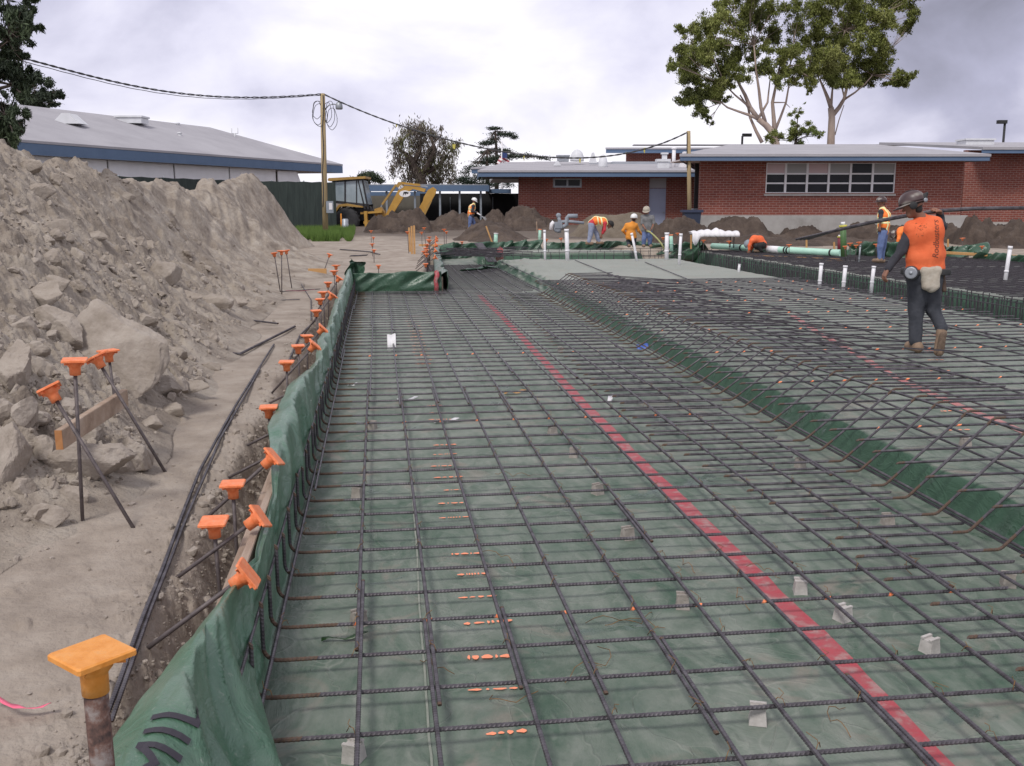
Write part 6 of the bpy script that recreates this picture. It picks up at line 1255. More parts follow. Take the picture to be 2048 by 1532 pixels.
# gas meter and pipe elbows
b0 = Z(1118, 468, .62); dM = (b0-CP)@FH; e = empty('gas_meter', tuple(b0), 0, 'grey gas meter with bent supply pipes in front of the middle brick wall', 'gas meter'); g = lambda u, v, o=0: tuple(H(u, v, dM+o)-b0)
mb = MB(); mb.lathe([(.08, -.1), (.15, -.08), (.15, .08), (.08, .1)], g(1115, 458), 14, R=Matrix.Rotation(math.pi/2, 3, 'X')); mb.box(g(1116, 450), (.3, .25, .25)); mb.build('meter_body', M['greypaint'], e)
mb = MB(); mb.tube([g(1119, 466), g(1119, 440), g(1117, 434)], .07, 10); mb.lathe([(.05, -.08), (.10, -.05), (.10, .05), (.05, .08)], g(1117, 431), 12, R=Matrix.Rotation(math.pi/2, 3, 'X')); mb.build('regulator', M['greypaint'], e)
mb = MB(); mb.tube([g(1112, 452), g(1128, 453), g(1133, 449), g(1134, 436), g(1137, 432), g(1155, 432)], .085, 10); mb.build('bent_pipe', M['greypaint'], e); mb = MB(); mb.tube([g(1116, 444), g(1140, 443), g(1168, 446)], .06, 8); mb.build('straight_pipe', M['greypaint'], e); mb = MB(); mb.tube([g(1102, 460), g(1104, 448), g(1108, 444)], .09, 8); mb.build('white_hose', M['white'], e)
b0 = H(1385, 446, 40.3); e = empty('waste_bin', tuple(b0), -YAW, 'dark lidded bin at the foot of the second wooden pole', 'bin'); mb = MB(); mb.prism([(-.28, 0, -.4), (.28, 0, -.4), (.34, 0, .42), (-.34, 0, .42)], (0, .5, 0)); mb.build('body', nmat('dark_blue_bin', [(.02,.03,.06)], 1, .6), e); mb = MB(); mb.boxb(-.42, .42, -.05, .55, .42, .52); mb.build('lid', nmat('dark_blue_lid', [(.03,.04,.08)], 1, .5), e)
b0 = H(1403, 446, 43.5); mb = MB(); mb.boxb(-.35, .4, 0, .8, -.6, .55); mb.boxb(-.38, .43, -.03, .83, .55, .62); o = mb.build('utility_box', M['greypaint'], None, tuple(b0)); o.rotation_euler = (0, 0, -YAW); tag(o, 'grey box in the shady gap between the brick buildings', 'utility box')
# bollard and cylinder beside the tall pole
for (u, v, w_, h_, mat, lab) in ((691,459,14,26,M['galv'],'short grey cylinder standing in the grass right of the tall pole'),(683,457,3,34,M['orange2'],'thin orange post in the grass beside the grey cylinder')):
    b0 = Z(u, v+5, .45); dd = (b0-CP)@FH; k = dd/FPX; mb = MB(); mb.lathe([(w_*k/2, -.1), (w_*k/2, h_*k*.6), (w_*k*.46, h_*k*.62), (w_*k*.46, h_*k*.95), (w_*k*.3, h_*k)], n=12); o = mb.build('post', mat, None, tuple(b0)); tag(o, lab, 'post')
# green and red standpipes
for (u, v, u1, v1, r, mat, lab) in ((1686,444,1688,506,.085,nmat('green_paint', [(.06,.13,.045), (.09,.18,.06)], 3, .6),'tall green standpipe with a yellow collar and white valve behind the far form'),(1679,470,1678,500,.05,nmat('maroon_paint', [(.16,.015,.03)], 3, .6),'short dark red pipe beside the green standpipe')):
    b0 = Z(u1, v1, .45); t = H(u, v, (b0-CP)@FH); e = empty('standpipe', tuple(b0), 0, lab, 'pipe'); d = t-b0; mb = MB(); mb.tube([(0, 0, -.1), tuple(d*.9)], r, 12); mb.build('pipe', mat, e); mb = MB(); mb.tube([tuple(d*.84), tuple(d*.9)], r*1.3, 12); mb.build('collar', nmat('yellow_collar', [(.6,.55,.1)], 1), e); mb = MB(); mb.tube([tuple(d*.9), tuple(d)], r*.7, 10); mb.build('valve', M['white'], e)
# ------------------------------------------------------------------ backhoe
DB = 53.
e, L = frame('backhoe', DB, 705, 'yellow backhoe digger with glazed cab, its boom bent over the dark heap', 'digger')
def pl(name, px, y0, y1, mat, par=None, d=DB): mb = MB(); poly(mb, L, px, d, y0, y1); return mb.build(name, mat, par or e)
for y0 in (-1.15, .75):
    c = L(700, 440); t = MB(); t.lathe([(.30, -.22), (.56, -.24), (.64, -.16), (.655, 0), (.64, .16), (.56, .24), (.30, .22)], (c[0], y0+.22, c[2]), 28, R=Matrix.Rotation(math.pi/2, 3, 'X')); 
    for k in range(18): a = 2*math.pi*k/18; t.box((c[0]+math.cos(a)*.65, y0+.22+(.1 if k % 2 else -.1), c[2]+math.sin(a)*.65), (.07, .24, .1), R=Matrix.Rotation(-a, 3, 'Y'))
    w_ = t.build('wheel', M['black'], e); m2 = MB(); m2.lathe([(.02, -.17), (.12, -.17), (.14, -.10), (.30, -.08), (.345, -.16), (.345, -.05)], (c[0], y0+.22, c[2]), 20, R=Matrix.Rotation(-math.pi/2, 3, 'X')); m2.build('rim', M['yellow'], w_)
BKM = nmat('cab_black', [(.02,.02,.024)], 2, .5)
pl('cab_frame', [(670,362),(673,362),(674,405),(671,405)], -.85, .85, BKM); 
for q in ([(694,360),(697,360),(697,408),(694,408)], [(717,360),(719,360),(719,410),(717,410)], [(728,360),(731,360),(742,418),(739,418)], [(720,361),(722,361),(736,418),(733,418)], [(671,401),(742,408),(742,413),(671,406)], [(671,361),(732,358),(732,361.5),(671,364)]):
    pl('cab_frame', q, -.86, -.78, BKM); pl('cab_frame', q, .78, .86, BKM)
GL = nmat('cab_glass', [(.20,.25,.28), (.34,.40,.44)], 1.2, .15, spec=.6)
for q in ([(673,365),(694,364),(694,403),(674,401)], [(697,364),(717,362),(717,407),(697,404)], [(719,362),(728,361),(739,410),(719,408)]): pl('cab_window', q, -.83, -.81, GL); pl('cab_window', q, .81, .83, GL)
pl('cab_window', [(729,361),(731,361),(741,409),(739,409)], -.77, .77, GL); pl('cab_interior', [(684,405),(706,405),(708,385),(702,374),(690,376)], -.3, .3, BKM)
pl('cab_roof', [(662,361),(664,357),(700,355),(736,353.5),(737,358),(700,360),(664,363)], -1.0, 1.0, M['yellowd'])
pl('fender', [(672,440),(677,420),(684,409),(700,407),(730,412),(732,415),(700,412),(687,413),(680,423),(676,440)], -1.12, -.55, M['yellowd']); pl('fender', [(672,440),(677,420),(684,409),(700,407),(730,412),(732,415),(700,412),(687,413),(680,423),(676,440)], .55, 1.12, M['yellowd'])
pl('chassis', [(640,418),(742,414),(748,440),(640,444)], -.42, .42, BKM); pl('hood', [(600,398),(668,400),(668,424),(600,424)], -.45, .45, M['yellow'])
for y0 in (-1.05, .83):
    c = L(612, 446); t = MB(); t.lathe([(.2, -.14), (.40, -.15), (.45, 0), (.40, .15), (.2, .14)], (c[0], y0+.12, c[2]), 22, R=Matrix.Rotation(math.pi/2, 3, 'X')); w_ = t.build('wheel', M['black'], e); m2 = MB(); m2.lathe([(.02, -.12), (.2, -.1), (.22, -.02)], (c[0], y0+.12, c[2]), 16, R=Matrix.Rotation(-math.pi/2, 3, 'X')); m2.build('rim', M['yellow'], w_)
for y0 in (-1.0, .7):
    pl('stabilizer_post', [(733,422),(739,422),(741,452),(735,452)], y0, y0+.3, M['yellow']); pl('stabilizer_foot', [(736,446),(741,448),(738,462),(732,462)], y0+.05, y0+.25, M['yellowd'])
for a in ([(726,424),(768,421),(768,425),(726,428)], [(732,442),(770,436),(770,441),(732,447)]): pl('rear_crossbeam', a, -.9, .9, M['yellow'])
pl('swing_frame', [(750,418),(763,414),(770,424),(774,441),(752,442)], -.3, .3, M['yellowd'])
pl('boom', [(766,437),(776,440),(785,430),(812,387),(826,378),(849,384),(852,378),(836,373),(812,371),(799,376),(795,384),(770,432)], -.16, .16, M['yellow'])
pl('boom_cylinder', [(763,408),(766,410),(794,371),(791,368)], -.12, .12, M['yellowd']); pl('cylinder_rod', [(759,417),(761,418),(766,409),(764,408)], -.05, .05, M['galv'])
pl('boom_bracket', [(792,372),(797,364),(806,364),(808,372),(801,380)], -.14, .14, M['yellowd'])
pl('stick_cylinder', [(804,364),(840,368),(842,373),(805,368.5)], -.2, -.06, M['yellow']); pl('cylinder_rod', [(840,369),(856,372),(856,375),(840,373)], -.1, .0, M['galv'])
pl('dipper_stick', [(848,394),(856,380),(866,374),(873,379),(871,388),(843,437),(836,440),(825,438),(846,402)], -.13, .13, M['yellow']); pl('bucket_link', [(860,403),(865,401),(846,440),(840,440)], -.18, -.14, M['yellowd'])
# plates: white number plate and oval emblem on the boom
pl('name_plate', [(796,375),(805,369),(808,374),(799,379.5)], -.175, -.162, M['white'])
def text_part(body, size, loc, par, mat, rx=math.pi/2, ry=0, shear=0):
    fc = bpy.data.curves.new('t', 'FONT'); fc.body = body; fc.size = size; fc.align_x = 'CENTER'; fc.align_y = 'CENTER'; fc.extrude = .002; to = bpy.data.objects.new('t', fc); COL.objects.link(to); bpy.context.view_layer.update()
    me = bpy.data.meshes.new_from_object(to.evaluated_get(bpy.context.evaluated_depsgraph_get())); bpy.data.objects.remove(to); me.materials.clear(); me.materials.append(mat)
    for q in split_loose(me, 'letter', par): q.location = loc; q.rotation_euler = (rx, ry, 0)
c = L(802, 374.3); text_part('CAT', .17, (c[0], -.182, c[2]), e, BKM, ry=-.5)
c = L(810.5, 387.5); mb = MB(); n = 24; A = [(c[0]+(math.cos(t)*.30), -.163, c[2]+math.sin(t)*.17) for t in [2*math.pi*q/n for q in range(n)]]; mb.prism(A, (0, -.008, 0)); mb.build('oval_emblem', M['white'], e)
mb = MB(); mb.prism([(c[0]-.12, -.172, c[2]-.12), (c[0]-.02, -.172, c[2]+.02), (c[0]+.02, -.172, c[2]-.08), (c[0]+.1, -.172, c[2]+.10), (c[0]+.22, -.172, c[2]+.05), (c[0]+.12, -.172, c[2]-.02), (c[0]+.0, -.172, c[2]+.10), (c[0]-.06, -.172, c[2]+.10)], (0, -.006, 0)); mb.build('emblem_figure', BKM, e)
# ------------------------------------------------------------------ people: smooth implicit bodies turned into one mesh per garment
def field_mesh(name, prims, h, mat, parent, origin, k=.025, folds=0, fs=14, cut=None, pad=.05):
    """prims: (a, b, ra, rb[, k]) tapered capsules, metres, world coordinates; returns one continuous smooth mesh"""
    A = np.array([p[0] for p in prims], float); B = np.array([p[1] for p in prims], float); R = np.array([(p[2], p[3]) for p in prims], float)
    lo = np.minimum(A-R[:, :1], B-R[:, 1:]).min(0)-pad; hi = np.maximum(A+R[:, :1], B+R[:, 1:]).max(0)+pad
    n = np.ceil((hi-lo)/h).astype(int)+1; ax = [lo[i]+h*np.arange(n[i]) for i in range(3)]; D = np.full(n, 1.0)
    for q, p in enumerate(prims):
        a, b, (ra, rb) = A[q], B[q], R[q]; kk = p[4] if len(p) > 4 else k
        l2 = np.minimum(a-ra, b-rb)-.09; h2 = np.maximum(a+ra, b+rb)+.09; sl = tuple(slice(max(0, int((l2[i]-lo[i])/h)), min(n[i], int((h2[i]-lo[i])/h)+2)) for i in range(3))
        X, Y, Z_ = np.meshgrid(ax[0][sl[0]], ax[1][sl[1]], ax[2][sl[2]], indexing='ij'); ab = b-a; l = ab@ab+1e-9
        t = np.clip(((X-a[0])*ab[0]+(Y-a[1])*ab[1]+(Z_-a[2])*ab[2])/l, 0, 1)
        d = np.sqrt((X-a[0]-t*ab[0])**2+(Y-a[1]-t*ab[1])**2+(Z_-a[2]-t*ab[2])**2)-(ra+(rb-ra)*t)
        o = D[sl]; g = np.clip(.5+.5*(o-d)/kk, 0, 1); D[sl] = o*(1-g)+d*g-kk*g*(1-g)
    if folds:
        X, Y, Z_ = np.meshgrid(*ax, indexing='ij'); D = D+folds*(fbm(X*fs+Y*fs*.7, Z_*fs*.55+Y*fs*.3, 3, 5))
    if cut:
        X, Y, Z_ = np.meshgrid(*ax, indexing='ij')
        for p0, nn in cut: nn = np.array(nn, float); nn /= np.linalg.norm(nn); D = np.maximum(D, (X-p0[0])*nn[0]+(Y-p0[1])*nn[1]+(Z_-p0[2])*nn[2])
    D[0] = D[-1] = 1; D[:, 0] = D[:, -1] = 1; D[:, :, 0] = D[:, :, -1] = 1
    s = D < 0; c = [m-1 for m in n]; acc = np.zeros((*c, 3)); cnt = np.zeros(c); faces = []; idx3 = np.indices(n)
    quads = []
    for axis in range(3):
        o1, o2 = [(1, 2), (2, 0), (0, 1)][axis]; s0 = [slice(None)]*3; s1 = [slice(None)]*3; s0[axis] = slice(0, -1); s1[axis] = slice(1, None)
        cr = np.argwhere(s[tuple(s0)] != s[tuple(s1)])
        e = np.zeros(3, int); e[axis] = 1; d0 = D[tuple(cr.T)]; d1 = D[tuple((cr+e).T)]; t = d0/(d0-d1); P = cr.astype(float); P[:, axis] += t
        e1 = np.zeros(3, int); e1[o1] = 1; e2 = np.zeros(3, int); e2[o2] = 1; cells = []
        for q in (0*e1, e1, e1+e2, e2):
            cc = cr-q; cells.append(cc); np.add.at(acc, tuple(cc.T), P); np.add.at(cnt, tuple(cc.T), 1)
        quads.append((cells, s[tuple(cr.T)]))
    m = cnt > 0; vid = np.full(c, -1); vid[m] = np.arange(m.sum()); V = acc[m]/cnt[m][:, None]*h+lo-np.array(origin)
    F = []
    for cells, ins in quads:
        q = np.stack([vid[tuple(cc.T)] for cc in cells], 1); q[~ins] = q[~ins][:, ::-1]; F.append(q)
    me = np_mesh(name, V, np.concatenate(F), mat); return link(name, me, parent)
def chain(P, R, k=None):
    return [(P[i], P[i+1], R[i], R[i+1])+((k,) if k else ()) for i in range(len(P)-1)]
def fingers(wr, hd, side, curl, s=1.0):
    """palm and five fingers; wr wrist, hd unit direction of the hand, side unit direction towards the thumb, curl unit direction of closing"""
    wr = np.array(wr, float); hd, side, curl = [np.array(q, float)/np.linalg.norm(q) for q in (hd, side, curl)]; pr = []
    kn = wr+hd*.085*s
    for j, (o, l) in enumerate(((.030, .072), (.011, .082), (-.010, .076), (-.029, .060))):
        a = wr+side*o*.55*s+hd*.01*s; b = kn+side*o*s; pr.append((a, b, .017*s, .0125*s, .012))
        c = b+(hd*.85+curl*(.35+.08*j))*l*.45*s; d = c+(hd*.45+curl*.85)*l*.33*s; e = d+(hd*.1+curl)*l*.26*s
        pr += [(b, c, .0105*s, .0095*s, .004), (c, d, .0095*s, .0088*s, .004), (d, e, .0088*s, .0075*s, .004)]
    t0 = wr+side*.02*s+hd*.025*s; t1 = t0+(side*.75+hd*.6+curl*.2)*.042*s; t2 = t1+(side*.25+hd*.9+curl*.4)*.030*s; pr += [(t0, t1, .015*s, .0115*s, .010), (t1, t2, .0112*s, .009*s, .004)]
    return pr
def head_prims(c, face, up, s=1.0):
    """c centre of the skull; face unit direction of the nose"""
    c = np.array(c, float); f = np.array(face, float); f /= np.linalg.norm(f); u = np.array(up, float); u /= np.linalg.norm(u); r = np.cross(f, u); r /= np.linalg.norm(r); u = np.cross(r, f)
    P = [(c+f*-.022*s+u*.03*s, c+f*.025*s+u*.03*s, .084*s, .078*s), (c+f*.02*s-u*.03*s, c+f*.045*s-u*.075*s, .060*s, .040*s), (c+f*.045*s-u*.082*s-r*.012*s, c+f*.045*s-u*.082*s+r*.012*s, .030*s, .030*s),
         (c+f*.088*s+u*.006*s, c+f*.105*s-u*.024*s, .009*s, .014*s, .008), (c+f*.078*s-u*.052*s-r*.018*s, c+f*.078*s-u*.052*s+r*.018*s, .009*s, .009*s, .006), (c+f*.080*s+u*.022*s-r*.034*s, c+f*.080*s+u*.022*s+r*.034*s, .012*s, .012*s, .010)]
    for q in (-1, 1): P += [(c+r*q*.080*s+u*.012*s-f*.008*s, c+r*q*.082*s-u*.026*s-f*.002*s, .014*s, .010*s, .006)]
    return P, f, u, r
def hardhat(e, c, f, u, r, mat, o, s=1.0, brim=1):
    s = s*.94
    c = np.array(c, float); mb = MB(); n = 20; prof = [(.128, 0), (.126, .02), (.122, .05), (.108, .085), (.080, .112), (.042, .128), (.001, .133)]
    c0 = c+u*.035*s; vs = []
    for rr, z in prof:
        for j in range(n): a = 2*math.pi*j/n; vs.append(c0+(f*math.cos(a)*1.12+r*math.sin(a)*.94)*rr*s+u*z*s-o)
    mb.add(vs, [(i*n+j, i*n+(j+1) % n, (i+1)*n+(j+1) % n, (i+1)*n+j) for i in range(len(prof)-1) for j in range(n)], smooth=True)
    vs = []; 
    for k in range(2):
        for j in range(n): a = 2*math.pi*j/n; ex = .0 if k == 0 else .014+.055*max(0, math.cos(a))**2*brim; vs.append(c0+(f*math.cos(a)*1.12+r*math.sin(a)*.94)*(.127+ex)*s-u*(.0 if k == 0 else .012+.012*max(0, math.cos(a)))*s-o)
    mb.add(vs, [(j, (j+1) % n, n+(j+1) % n, n+j) for j in range(n)], smooth=True)
    for q in (-.02, 0, .02): mb.tube([tuple(c0+(f*math.cos(t)*1.10*.118+r*q)*s+u*(.012+.130*math.sin(t))*s-o) for t in np.linspace(.25, 2.6, 12)], .006*s, 5)
    ob = mb.build('hard_hat', mat, e); md = ob.modifiers.new('t', 'SOLIDIFY'); md.thickness = .004*s; return ob
def person(px, d, label, cl, h=.012, s=1.0, group=None, hat='whitehat', face=None, off={}, extra=None, up=(0,0,1), foldz=.004, loc=None, vest=False, bare=(), brim=1, hatflip=False):
    """px: joint name -> (u, v[, metres nearer(-)/farther(+)]); builds body, shirt, trousers, boots, hat"""
    J = {k: H(q[0], q[1], d+(q[2] if len(q) > 2 else 0)) for k, q in px.items()}
    f0 = np.array([*(J['footL']+J['footR'])[:2]/2, min(J['footL'][2], J['footR'][2])]); e = empty('person', tuple(f0), 0, label, 'person', group); o = f0
    R_ = {'up': s}
    side = J['shR']-J['shL']; side = side/np.linalg.norm(side); tor = (J['chest']-J['pelvis']); tor /= np.linalg.norm(tor); fwd = np.cross(tor, side); fwd /= np.linalg.norm(fwd)
    if face is None: face = fwd
    face = np.array(face, float)
    hp, f, u, r = head_prims(J['head'], face, up, s)
    neck = [(J['neck'], J['head']-u*.03*s, .058*s, .055*s)]
    torso = lambda g: ([(J['waist']+q_*side*.085*s, J['chest']+q_*side*.07*s, (.104+g)*s, (.110+g)*s, .05) for q_ in (-1, 1) if cl.get('boxy') and g > 0]+[(J['waist']-side*.095*s, J['waist']+side*.095*s, (.104+g)*s, (.104+g)*s, .06), (J['pelvis']+tor*.05-side*.085*s, J['pelvis']+tor*.05+side*.085*s, (.106+g)*s, (.106+g)*s, .04)] if cl.get('boxy') and g > 0 else [])+[(J['pelvis']-side*.07*s, J['pelvis']+side*.07*s, (.115+g)*s, (.115+g)*s, .06), (J['pelvis'], J['waist'], (.125+g)*s, (.125+g)*s, .06), (J['waist']-side*.045*s, J['waist']+side*.045*s, (.105+g)*s, (.105+g)*s, .06), (J['waist'], J['chest'], (.125+g)*s, (.13+g)*s, .06), (J['chest']-side*.075*s, J['chest']+side*.075*s, (.115+g)*s, (.115+g)*s, .06), (J['chest'], J['neck'], (.12+g)*s, (.065+g)*s, .05), (J['shL'], J['shR'], (.062+g)*s, (.062+g)*s, .05)]
    arm = lambda q, g, t=1.0: [(J['sh'+q], J['el'+q], (.056+g)*s, (.044+g)*s, .03)]+([(J['el'+q], J['el'+q]+(J['wr'+q]-J['el'+q])*t, (.044+g)*s, (.044-.014*t+g)*s, .02)] if t > 0 else [])
    leg = lambda q, g: [(J['hip'+q], J['kn'+q], (.088+g)*s, (.058+g)*s, .03), (J['kn'+q], J['an'+q], (.057+g)*s, (.042+g)*s, .03)]
    hands = []
    for q in 'LR':
        hd = J['ha'+q]-J['wr'+q]; hd /= np.linalg.norm(hd)+1e-9; c = fwd-hd*(fwd@hd); sd_ = np.cross(hd, c)*(-1 if q == 'L' else 1); curl = side*(1 if q == 'L' else -1)
        curl = curl-hd*(curl@hd); curl /= np.linalg.norm(curl)+1e-9; th = fwd-hd*(fwd@hd); th /= np.linalg.norm(th)+1e-9; hands += fingers(J['wr'+q], hd, th, curl, s)
    body = hp+neck+torso(-.03)+arm('L', -.008)+arm('R', -.008)+leg('L', -.012)+leg('R', -.012)+hands
    field_mesh('body', body, h*.62, M[cl.get('skin', 'skin')], e, o, k=.018, pad=.03)
    sl = cl.get('sleeve', 1.0)
    if cl.get('shirt'):
        if cl.get('armcol'):
            for q in 'LR': field_mesh('sleeve', arm(q, .006, 1.0), h*.8, M[cl['armcol']], e, o, folds=foldz*4, fs=16)
            field_mesh('shirt', torso(.004), h*.8, M[cl['shirt']], e, o, folds=foldz*4.5, fs=9, cut=cl.get('cut') and cl['cut'](J))
        else: field_mesh('shirt', torso(.004)+arm('L', .007, sl)+arm('R', .007, sl), h*.8, M[cl['shirt']], e, o, folds=foldz*4, fs=9, cut=cl.get('cut') and cl['cut'](J))
    field_mesh('trousers', [(J['pelvis']-side*.06*s, J['pelvis']+side*.06*s, .122*s, .122*s, .05), (J['pelvis'], J['waist']*.5+J['pelvis']*.5, .125*s, .12*s, .05)]+[(a_, b_, r1_+.012*s, r2_+(.012+(.004 if j_ else 0))*s, .03) for q_ in 'LR' for j_, (a_, b_, r1_, r2_, _) in enumerate(leg(q_, .008))], h*.8, M[cl['pants']], e, o, folds=foldz*6, fs=9)
    for q in 'LR':
        a, t = J['an'+q], J['foot'+q]; dv = t-a; fo = cl.get('foot'+q, f*1.0); fo = np.array(fo, float); fo /= np.linalg.norm(fo)
        heel = t-fo*.06*s+np.array([0, 0, .045])*s*(0 if cl.get('lift'+q) else 1); toe = t+fo*.13*s+np.array([0, 0, .04])*s*(0 if cl.get('lift'+q) else 1)
        field_mesh('boot', [(a, heel, .054*s, .052*s, .02), (heel, toe, .050*s, .047*s, .02), ((heel+toe)/2+np.cross(fo, [0, 0, 1])*.012, toe+np.cross(fo, [0, 0, 1])*.0, .044*s, .042*s, .02)], h*.8, M[cl.get('boot', 'boot')], e, o)
        if cl.get('sole'+q) is not None: sn = np.array(cl['sole'+q], float); sn /= np.linalg.norm(sn); field_mesh('sole', [(heel+sn*.030, toe+sn*.030, .040*s, .043*s, .01)], h*.7, M['sole'], e, o, cut=[((heel+toe)/2+sn*.064, sn)])
    if hat: hardhat(e, J['head'], f, u, r, M[hat], o, s, brim)
    hair = [(J['head']-f*.03*s+u*.0, J['head']-f*.035*s-u*.045*s, .072*s, .05*s)]
    field_mesh('hair', hair, h*.8, M['hair'], e, o)
    if vest:
        g = .016; P = torso(g)[1:-1]; field_mesh('vest', P+[(J['shL']*.7+J['neck']*.3, J['chest'], .07*s, .10*s, .04), (J['shR']*.7+J['neck']*.3, J['chest'], .07*s, .10*s, .04)], h*.8, M['vest'], e, o, folds=foldz, fs=10)
        g2 = g+.010
        def band(a, b, ra, rb): return (a, b, ra, rb, .01)
        wz = J['waist']; c_ = J['chest']
        for fq in (.25, .75) if vest != 'short' else (.4,):
            m_ = wz*(1-fq)+c_*fq; n_ = tor; field_mesh('reflective_band', [(wz-side*.045*s, wz+side*.045*s, (.105+g2)*s, (.105+g2)*s, .06), (wz, c_, (.125+g2)*s, (.13+g2)*s, .06), (c_-side*.075*s, c_+side*.075*s, (.115+g2)*s, (.115+g2)*s, .06)], h*.8, M['lime'], e, o, cut=[(m_+n_*.028, n_), (m_-n_*.028, -n_)])
        for q in (-1, 1): m_ = c_+side*q*.085*s; field_mesh('reflective_band', [(wz, c_, (.128+g2)*s, (.133+g2)*s, .06), (c_-side*.075*s, c_+side*.075*s, (.118+g2)*s, (.118+g2)*s, .06), (c_, J['neck'], (.12+g2)*s, (.07+g2)*s, .05), (J['pelvis'], wz, (.128+g2)*s, (.128+g2)*s, .05), (J['shL'], J['shR'], (.066+g2)*s, (.066+g2)*s, .05)], h*.8, M['lime'], e, o, cut=[(m_+side*.025, side), (m_-side*.025, -side)])
    return e, J, o, f, u, r, side, fwd
FW = FH; RT = _r
# --- worker carrying bars on the shoulder, nearest
dn = (Z(1845, 702, .30)-CP)@FH
W1 = {'head': (1826, 412, .02), 'neck': (1842, 437, .02), 'chest': (1848, 465, 0), 'waist': (1850, 512, 0), 'pelvis': (1850, 545, 0), 'shL': (1822, 455, 0), 'shR': (1872, 445, .03), 'elL': (1803, 500, -.02), 'wrL': (1776, 537, -.03), 'haL': (1764, 560, -.03),
      'elR': (1884, 452, .28), 'wrR': (1880, 428, .20), 'haR': (1876, 418, .12), 'hipL': (1835, 560, 0), 'hipR': (1866, 560, 0), 'knL': (1833, 625, .04), 'anL': (1832, 683, .02), 'footL': (1830, 702, .03), 'knR': (1866, 620, .02), 'anR': (1883, 656, -.06), 'footR': (1881, 679, -.08)}
e1, J, o, f, u, r, side, fwd = person(W1, dn, 'person in sleeveless orange shirt and dark trousers carrying bars on the shoulder, walking away', dict(shirt='orange', boxy=1, armcol='darkcloth', pants='darkpants', footL=FW*.95-RT*.12, footR=np.array([0,0,-1])*.9-RT*.12-FW*.1, liftR=True, soleR=-FW+np.array([0,0,-.1]),
      cut=lambda J: [(J['pelvis']+np.array([0,0,.03]), (0,0,-1))]), h=.0125, hat='brownhat', face=-RT*.80+FW*.55+np.array([0,0,-.30]), foldz=.0045)
P = lambda u_, v_, o_=0: H(u_, v_, dn+o_)
# ear muffs / dark headgear band, brim
mb = MB(); c = np.array(J['head']); mb.lathe([(.001, 0), (.036, .004), (.042, .022), (.036, .034), (.001, .036)], tuple(c-f*.02-r*0+(-r if (-r)@FW < r@FW else r)*.095-o), 14, R=Vector((0,0,1)).rotation_difference(Vector(-FW)).to_matrix()); mb.build('ear_muff', M['black'], e1)
mb = MB(); q = c-f*.115-FW*.05+u*.03; mb.lathe([(.010, 0), (.022, 0), (.022, .008), (.010, .008)], tuple(q-o), 14, R=Vector((0,0,1)).rotation_difference(Vector(-FW)).to_matrix()); mb.build('ratchet_knob', M['galv'], e1)
field_mesh('hat_band', [(c-f*.02+u*.03-r*.06, c-f*.12+u*.045, .05, .03), (c-f*.02+u*.03+r*.06, c-f*.12+u*.045, .05, .03), (c-f*.10+u*.05, c-f*.16+u*.085, .028, .018)], .009, M['black'], e1, o)
# belt, tape reel, canvas pouch, pliers
field_mesh('tool_belt', [(P(1828,543), P(1875,545), .135, .135, .05)], .011, M['black'], e1, o, cut=[(P(1850,537), (0,0,1)), (P(1850,549), (0,0,-1))])
mb = MB(); mb.lathe([(.02, -.03), (.068, -.03), (.075, -.02), (.075, .02), (.068, .03), (.02, .03)], tuple(P(1822,546,-.13)-o), 20, R=Vector((0,0,1)).rotation_difference(Vector(-FW*.8-RT*.5)).to_matrix()); mb.build('wire_reel', nmat('dark_reel', [(.03,.03,.035), (.09,.09,.10)], 30, .5, metal=.3), e1)
field_mesh('canvas_pouch', [(P(1845,541,-.12), P(1877,541,-.12), .034, .034, .03), (P(1850,541,-.12), P(1853,572,-.13), .044, .046, .03), (P(1862,541,-.12), P(1862,576,-.13), .044, .048, .03), (P(1873,541,-.12), P(1870,572,-.13), .044, .044, .03)], .010, M['pouch'], e1, o, k=.03, folds=.010, fs=22)
field_mesh('side_pouch', [(P(1884,550,-.02), P(1888,580,-.03), .032, .026, .02)], .010, M['rust'], e1, o, folds=.005, fs=30)
mb = MB(); q0 = P(1822,546,-.166)-o; Rr = Vector((0,0,1)).rotation_difference(Vector(-FW*.8-RT*.5)).to_matrix(); mb.lathe([(.050, .0), (.062, .0), (.062, .006), (.050, .006)], tuple(q0), 20, R=Rr); mb.lathe([(.002, 0), (.020, 0), (.018, .012), (.002, .014)], tuple(q0), 12, R=Rr); mb.build('reel_hub', M['galv'], e1)
